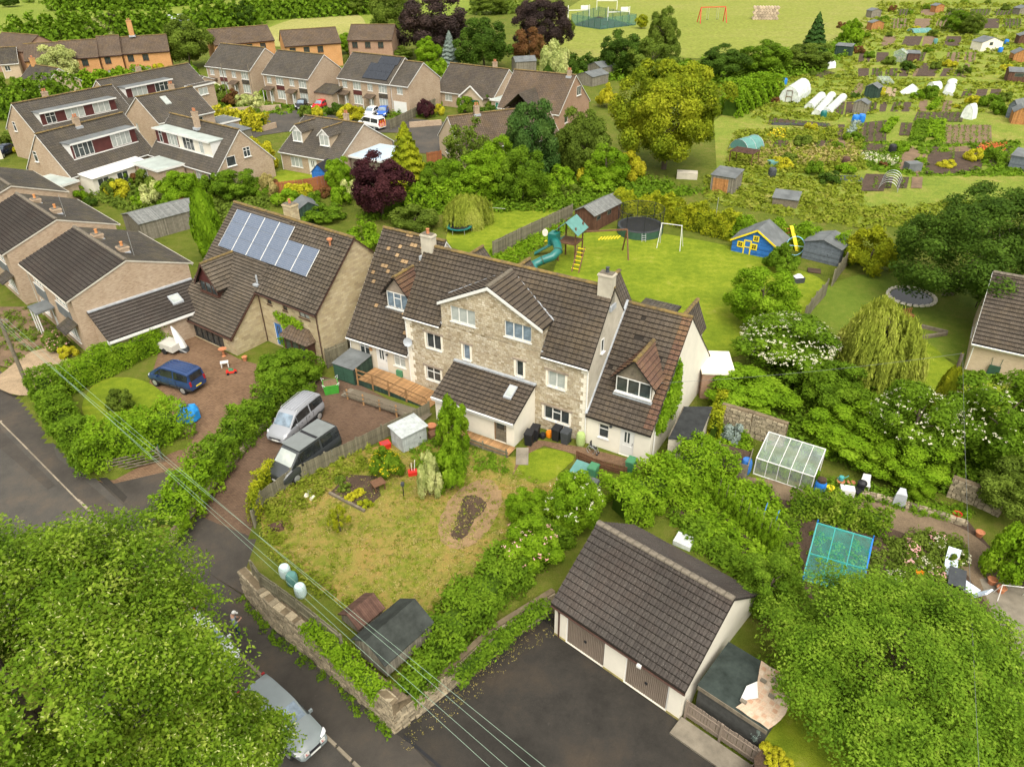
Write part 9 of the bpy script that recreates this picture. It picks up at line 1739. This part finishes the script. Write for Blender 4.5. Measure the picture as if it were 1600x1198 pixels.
 tunnel('white cloche tunnel on the grass strip',(1118,598),(1150,515),.95,.7,'poly','cloche_tunnel',hoops=6,cat='cloche'); tunnel('teal dome tent behind the brown pergola',(1410,955),(1510,925),1.7,1.9,'tealpale','dome_tent',r3,3,'tent'); tunnel('small white netted dome by the hawthorns',(345,430),(395,422),1.1,1.6,'cloth','net_dome',hoops=3,cat='net'); tunnel('tall pale mesh dome beside the soil beds',(1232,745),(1262,735),.9,2.3,'cloth','net_dome',hoops=3,cat='net'); tunnel('pale netted dome on the grass strip',(1010,558),(1060,552),.9,1.3,'cloth','net_dome',hoops=3,cat='net'); tunnel('flat pale teal cloche roof in the upper plots',(885,205),(1000,200),1.6,1.0,'tealpale','cloche_tunnel',hoops=4,cat='cloche')
 for j,(a,b) in enumerate((((745,1195),(775,1120)),)): tunnel('black netted tunnel with blue hoops beside the sycamore',a,b,1.1,1.2,'net','net_tunnel',hoops=6,cat='net')
 p = G(*r4(890,590)); t = thing('net_tent','white ridge-shaped netting tent on the grass strip','net',p,R(-10)); m = MB(); m.prism([(-2.0,0),(2.0,0),(.2,1.7)],-1.1,1.1); m.build('netting',MT['cloth'],t); MB().bar((.2,-1.1,1.7),(.2,1.1,1.7),.05).build('ridge_pole',MT['timber'],t)
 A = G(*r4(712,532)); o = MB().hexa([(0,0,0),(2.3,0,0),(2.3,4.2,0),(0,4.2,0)],[(0,0,.4),(2.3,0,.4),(2.3,4.2,.9),(0,4.2,.9)]).build('cold_frame',MT['ghouse'],None,A,R(-8)); tag(o,'long grey glazed cold frame in the middle plots','cold frame')
 for k,(x,y) in enumerate(((540,770),(578,765))): butt(['left blue barrel under the grey allotment shed','right blue barrel under the grey allotment shed'][k],G(*r4(x,y)),1.3,.55,'bluebar','allotment barrels')
 for lb,x,y,m_ in (('blue barrel at the left end of the plots',100,530,'bluebar'),('blue barrel beside the beige summerhouse',1445,330,'bluebar'),('blue tub right of the beige summerhouse',1482,280,'bluebar'),('teal water butt in front of the cloche tunnels',342,738,'teal'),('blue drum at the top of the plots',1015,60,'bluebar'),('rusty oil drum among the flowers',480,1035,'bred'),('dark compost bin in the middle beds',770,955,'black'),('pale blue drum by the dark bin in the upper plots',1040,275,'tealpale'),('black compost bin beside the chipboard-door shed',22,1105,'darkgrey')): butt(lb,G(*r4(x,y)),1.2,.5,m_,'allotment barrels')
 boxthing('blue_table','blue-topped table at the left of the lower plots','table',G(*r4(50,1040)),.1,(2.2,1.2,.8),MT['tealpale']); boxthing('grey_box','grey lidded box in the lower soil beds','box',G(*r4(895,1065)),.1,(1.8,1.4,1.1),MT['felt']); boxthing('pale_box','pale lidded planter box below the golden tree','box',G(*r3(1090,1110)),-.2,(2.6,1.4,.8),MT['creamgrey'])
 # beds: soil sheets with planting
 def bed(nm,px,m_='soil'):
  BEDS.append([G(*r4(*p)) for p in px]); return flat(nm,[r4(*p) for p in px],MT[m_],.016)
 qb = random.Random(9)
 for y0,y1,x0,x1,st in ((640,700,620,900,70),(780,880,430,560,60),(915,1040,1010,1480,90),(560,610,1200,1480,90),(430,480,560,1180,85),(330,390,560,1280,110),(230,290,700,1280,130),(120,180,760,1500,140),(60,100,800,1500,150),(880,940,20,540,130),(1110,1180,620,900,90),(640,720,420,520,60)):
  x = x0
  while x < x1:
   w_ = st*qb.uniform(.6,.86); sk = qb.uniform(-12,12)
   if qb.random() < .9: bed('soil_bed',[(x,y1),(x+14+sk,y0),(x+14+sk+w_,y0),(x+w_,y1)],qb.choice(['soil','soilp','soil']))
   x += st
 bed('soil_bed',[(590,890),(600,770),(740,755),(735,885)]); bed('soil_bed',[(815,850),(830,770),(900,772),(880,850)]); bed('soil_bed',[(1085,905),(1100,785),(1390,785),(1395,900)],'soilp'); bed('soil_bed',[(560,1198),(610,1090),(735,1095),(720,1198)]); bed('soil_bed',[(975,1090),(1000,960),(1330,945),(1330,1060),(1150,1090)]); bed('soil_bed',[(580,960),(600,900),(740,905),(720,950)]); bed('soil_bed',[(930,700),(950,630),(995,632),(985,700)],'soilp'); bed('soil_bed',[(1080,705),(1095,632),(1150,634),(1135,705)],'soilp'); bed('soil_bed',[(905,760),(930,705),(1220,705),(1210,765)]); bed('soil_bed',[(800,1060),(840,960),(900,920),(950,960),(900,1080)],'soilp'); bed('soil_bed',[(0,780),(10,740),(380,775),(400,800)]); bed('soil_bed',[(500,600),(570,520),(610,540),(560,610)],'soilp'); bed('soil_bed',[(260,460),(330,440),(420,460),(330,490)]); bed('soil_bed',[(920,480),(960,400),(1000,400),(1000,480)]); bed('soil_bed',[(1200,480),(1230,400),(1260,410),(1230,490)],'soilp'); bed('dry_path',[(915,1090),(985,925),(1000,930),(935,1110)],'soilp'); bed('straw_patch',[(700,600),(720,545),(800,560),(790,610)],'gravel')
 tag(MB().hexa([(-4.5,-.6,0),(4.5,-.6,0),(4.5,.6,0),(-4.5,.6,0)],[(-4.4,-.5,.2),(4.4,-.5,.15),(4.4,.5,.2),(-4.4,.5,.25)]).build('black_sheeting',MT['black'],None,G(*r4(200,782)),R(-8)),'long black plastic sheeting over a bed','sheeting'); tag(MB().box(-2.2,2.2,-1.2,1.2,.02,.06).build('black_sheeting',plain('blue_black_sheet',(.05,.06,.09),.6,.3),None,G(*r4(480,1115)),R(-5)),'blue-black plastic sheet on the lower grass','sheeting')
 # crop rows
 n = 0
 for (a,b,lf,lb) in (((905,885),(945,770),'mid','left leafy crop row in the big bed'),((945,890),(975,770),'mid','second leafy crop row in the big bed'),((1015,860),(1030,762),'bright','third leafy crop row in the big bed'),((1062,895),(1080,760),'bright','right leafy crop row in the big bed'),((725,835),(790,750),'bright','bright bushy crop row left of the big bed'),((1015,690),(1060,630),'bright','short bright crop row in the upper bed'),((500,860),(550,780),'blue','grey cabbage rows by the blue barrels')):
  hedge('crop_row',lb,[G(*r4(*a)),G(*r4(*b))],1.1,.55,lf,40,.17,'crop rows',cat='crop row')
 V_ = []
 for B_ in BEDS:
  if len(B_) != 4: continue
  a_,b_,c_,d_ = [Vector(p[:2]) for p in B_]; w_ = (d_-a_).length; n_ = max(1,int(w_/.9))
  if q0.random() < .35: continue
  for k in range(n_):
   s_,e_ = a_.lerp(d_,(k+.5)/n_),b_.lerp(c_,(k+.5)/n_); L = (e_-s_).length; m = int(L/.45)
   for j in range(m): p = s_.lerp(e_,(j+.5)/m); V_.append((p.x+q0.uniform(-.08,.08),p.y,.12))
 P = np.repeat(np.array(V_),9,axis=0)+np.random.default_rng(4).normal(size=(len(V_)*9,3))*np.array([.13,.13,.09]); o_ = P.mean(0); tag(put('crop_seedlings',leafmesh('crop_seedlings',leafverts(P-o_,np.tile([0,0,1.],(len(P),1)),.13),MT['L_mid']),None,o_),'small crop plants in rows on the soil beds','seedlings',kind='stuff')
 # bushes over the plots
 q = random.Random(5); shade = {'mid': 'mid green','bright': 'bright green','olive': 'olive','dark': 'dark green','yellow': 'yellow-green','gold': 'golden','rust': 'russet'}
 zones = [('at the top of the allotments',700,1500,10,100,12),('below the field corner sheds',430,900,130,260,10),('left of the beige summerhouse',900,1300,120,330,12),('round the small greenhouse',530,1250,300,470,14),('at the right edge',1250,1590,420,720,10),('beside the polytunnel',20,560,440,640,10),('on the grass strip',620,1500,560,700,9),('in the flowery plots',20,560,820,1040,12),('round the lower beds',600,1480,880,1060,10),('on the lower grass',60,560,1060,1250,6)]
 nums = 'first second third fourth fifth sixth seventh eighth ninth tenth eleventh twelfth thirteenth fourteenth'.split()
 for wh,x0,x1,y0,y1,nn in zones:
  nn = max(4,int(nn*.65))
  for k in range(nn):
   x = x0+(x1-x0)*(k+q.uniform(.1,.9))/nn; y = q.uniform(y0,y1); lf = q.choice(['mid','bright','olive','mid','bright','olive','yellow','mid','dark','bright','gold'] if k % 7 else ['rust','gold']); b = G(*r4(x,y)); r = q.uniform(.6,1.5)
   plant('allotment_bush','%s bush %s, %s from the left' % (shade[lf],wh,nums[k]),'bush',b,r,r*q.uniform(.9,1.5),'small:%d' % q.randint(0,2),lf,'bushes '+wh)
 for lb,x0,x1,yt,yb,lf in (('tall leafy tree in the upper plots',1470,1515,15,52,'mid'),('second leafy tree in the upper plots',1498,1535,18,56,'olive'),('green tree at the plots beside the field corner',1312,1345,30,62,'bright')): treepx('allotment_tree',lb,'tree',x0,x1,yt,yb,'round:1',lf,group=TA)
 S = scatter; pg = lambda px: [G(*r4(*p)) for p in px]
 S('allotment_growth','rough growth over the upper allotments','growth',pg([(430,300),(700,20),(1600,20),(1600,500),(900,470),(450,480)]),900,(.5,1.3),(.3,1.1),'grass',.34,22,avoid=BEDS)
 S('allotment_growth','rough growth over the middle allotments','growth',pg([(-200,700),(100,450),(600,480),(1600,520),(1600,720),(700,700),(400,780),(0,780)]),700,(.4,1.0),(.2,.7),'grass',.3,22,avoid=BEDS)
 S('allotment_growth','tall flowering weeds in the lower plots','growth',pg([(-260,1080),(-200,820),(560,800),(580,900),(600,1060),(300,1080)]),950,(.35,.9),(.3,1.1),'grass',.22,26,avoid=BEDS)
 S('allotment_growth','green weeds round the lower soil beds','growth',pg([(560,900),(1560,880),(1600,1100),(900,1100),(620,1060)]),420,(.4,.9),(.2,.7),'mid',.22,24,avoid=BEDS)
 S('dry_grass','straw-coloured tall grass in the flowery plots','grass',pg([(-100,900),(560,880),(560,1020),(-100,1050)]),420,(.3,.8),(.3,1.1),'dry',.2,22,avoid=BEDS)
 S('allotment_growth','long grass along the hedge side of the plots','growth',pg([(-380,1100),(-100,1090),(560,1110),(600,1300),(1400,1250),(1400,1400),(560,1420),(0,1330),(-380,1260)]),900,(.3,.9),(.15,.6),'grass',.2,22)
 S('poppies','red poppies at the right of the soil beds','flowers',pg([(1310,950),(1330,900),(1480,900),(1470,945)]),60,(.3,.6),(.4,.7),'redfl',.14,8)
 S('white_flowers','white and pink flower drifts in the lower beds','flowers',pg([(560,1010),(600,960),(800,990),(790,1040)]),110,(.3,.7),(.4,.8),'white',.12,8)
 S('yellow_flowers','yellow flower drift at the left of the lower plots','flowers',pg([(-20,860),(60,810),(120,820),(90,880)]),70,(.4,.8),(.5,.9),'yflower',.14,9)
allotments()

def field_and_street():
 # ball court with green mesh fence and goals
 c = [(893,28),(908,44),(935,46),(992,40),(955,22),(925,16)]
 A,B,C_,D_ = G(893,40),G(938,47),G(993,40),G(935,27)
 sheet('ball_court',[A,B,C_,D_],MT['court'],.03)
 t = thing('ball_court_fence','green mesh fence round the ball court','fence',A); P = [p-A for p in (A,B,C_,D_)]
 for a,b in zip(P,P[1:]+P[:1]):
  m = MB(); m.face([a,b,b+Vector((0,0,3)),a+Vector((0,0,3))]); m.build('mesh_panel',clearglass('green_mesh',(.05,.2,.16),.4,.8),t); n = 5
  for k in range(n): p = a.lerp(b,k/n); MB().tube([p,p+Vector((0,0,3.1))],.08,5).build('post',MT['green'],t)
 for k,(x,y,az,lb) in enumerate(((904,30,R(10),'left white goal with basketball board at the ball court'),(966,33,R(10),'right white goal with basketball board at the ball court'))):
  t = thing('ball_goal',lb,'goal',G(x,y),az,'ball court goals'); [MB().box(s*3.4-.1,s*3.4+.1,-.1,.1,0,3.9).build('post',MT['white'],t) for s in (-1,1)]; MB().box(-3.4,3.4,-.1,.1,2.4,2.6).build('crossbar',MT['white'],t); MB().box(.6,3.0,-.15,-.05,2.7,3.8).build('backboard',MT['white'],t)
 a = G(948,16); t = thing('football_goal','white football goal on the playing field','goal',a,R(-8)); [MB().box(s*3.4-.09,s*3.4+.09,-.09,.09,0,2.9).build('post',MT['white'],t) for s in (-1,1)]; MB().box(-3.4,3.4,-.09,.09,2.72,2.9).build('crossbar',MT['white'],t)
 a = G(1112,36); t = thing('park_swings','red-framed swings on the playing field','swings',a,R(5)); [MB().tube([(x,y,0),(x*.93,0,4.2)],.12,6).build('leg',MT['red'],t) for x in (-4,4) for y in (-1.6,1.6)]; MB().tube([(-3.7,0,4.2),(3.7,0,4.2)],.12,6).build('top_bar',MT['red'],t); [MB().box(x-.3,x+.3,-.15,.15,.9,1.0).build('seat',MT['black'],t) for x in (-1.5,1.5)]; [MB().tube([(x+s*.28,0,.95),(x+s*.28,0,4.2)],.03,4).build('chain',MT['steel'],t) for x in (-1.5,1.5) for s in (-1,1)]
 a = G(1196,31); t = thing('log_stack','pale stack of cut logs on the playing field','log stack',a,R(-10)); lm = MB().tube([(0,-1.2,0),(0,1.2,0)],.42,8).mesh('log',plain('cut_log',(.42,.33,.24),.9,.2,2,objr=.3)); [put('log',lm,t,(-3.6+k*.85+.42*(j % 2),0,.4+j*.73)) for j in range(5) for k in range(9-j % 2)]
 # meadow barn
 A,B = G(248,50),G(262,49); shed('dark meadow barn with a pale roof panel',A,azof(A,B),9,6,2.6,4.0,wall='bgreen',roof='ridged',ridge='x',name='barn',cat='barn')
 shedpx('grey garden cabin by the copper beeches',(806,116),(838,114),3.4,2.4,3.2,wall='bgrey',roof='felt',ridge='x',name='cabin'); shedpx('grey-roofed shed behind the brown brick house',(938,124),(962,120),4,2.2,3.0,wall='bgrey',roof='felt'); shedpx('low grey shed in front of the golden tree',(925,136),(950,130),4,1.8,2.5,wall='bgrey',roof='felt'); shedpx('blue summerhouse with black roof by the dormer bungalow',(490,290),(512,292),2.6,1.8,2.8,wall='bblue',roof='black',ridge='y',name='summerhouse'); shedpx('grey-green shed behind the solar house ridge',(472,350),(500,345),2.6,1.8,2.4,wall='bgreen',roof='felt',ridge='y'); shedpx('long corrugated outhouse roof behind the terrace',(225,378),(318,352),4.5,2.0,2.6,wall='bgrey',roof='corrug',ridge='x',name='outhouse'); shedpx('flat-roofed garden shed beside the chalet road hedge',(362,232),(396,222),4,2.0,2.3,wall='bgrey',roof='felt',ridge='p'); shedpx('grey slate shed by the golden shrub',(384,285),(402,278),3,1.8,2.2,wall='bslate',roof='felt',ridge='p')
 # estate cars
 EC = 'cars on the estate street'
 for lb,st,f,r,c in (('black hatchback beside the red car','hatch',(462,179),(482,160),(.012,.013,.015)),('bright red hatchback outside the middle semi','hatch',(489,175),(514,165),(.52,.015,.02)),('white hatchback outside the right semi','hatch',(571,187),(590,176),(.72,.72,.7)),('blue hatchback beside the white one','hatch',(594,188),(604,174),(.03,.11,.42)),('silver car at the end of the wooden fence','hatch',(645,174),(655,160),(.5,.51,.52)),('dark blue car at the left edge of the estate','hatch',(-4,248),(18,238),(.015,.022,.05))): car('parked_car',lb,st,G(*f),G(*r),c,EC)
 v = car('parked_van','white van with orange and yellow chevrons on its rear doors','van',G(560,196),G(603,205),(.75,.75,.74),EC)
 for k in range(6): MB().box(-2.56,-2.53,-.75+k*.25,-.62+k*.25,.6,1.6).build('chevron',MT['red' if k % 2 else 'orangepl'],v)
 for k,(x,y) in enumerate(((331,158),(335,157))): wheelie(['left green wheelie bin by the small white garage','right green wheelie bin by the small white garage'][k],G(x,y),0,'greenbin',group='estate wheelie bins')
 for lb,a,b in (('low brick wall along the estate road by the yellow shrub',(640,200),(690,196)),('low brick wall in front of the middle semi',(345,178),(440,172)),('garden wall behind the chalet with the tall chimney',(410,206),(432,200))): A,B = G(*a),G(*b); o = MB().box(0,(B-A).length,-.15,.15,0,.9).build('garden_wall',MT['brick'],None,A,azof(A,B)); tag(o,lb,'wall','low brick garden walls')
field_and_street()
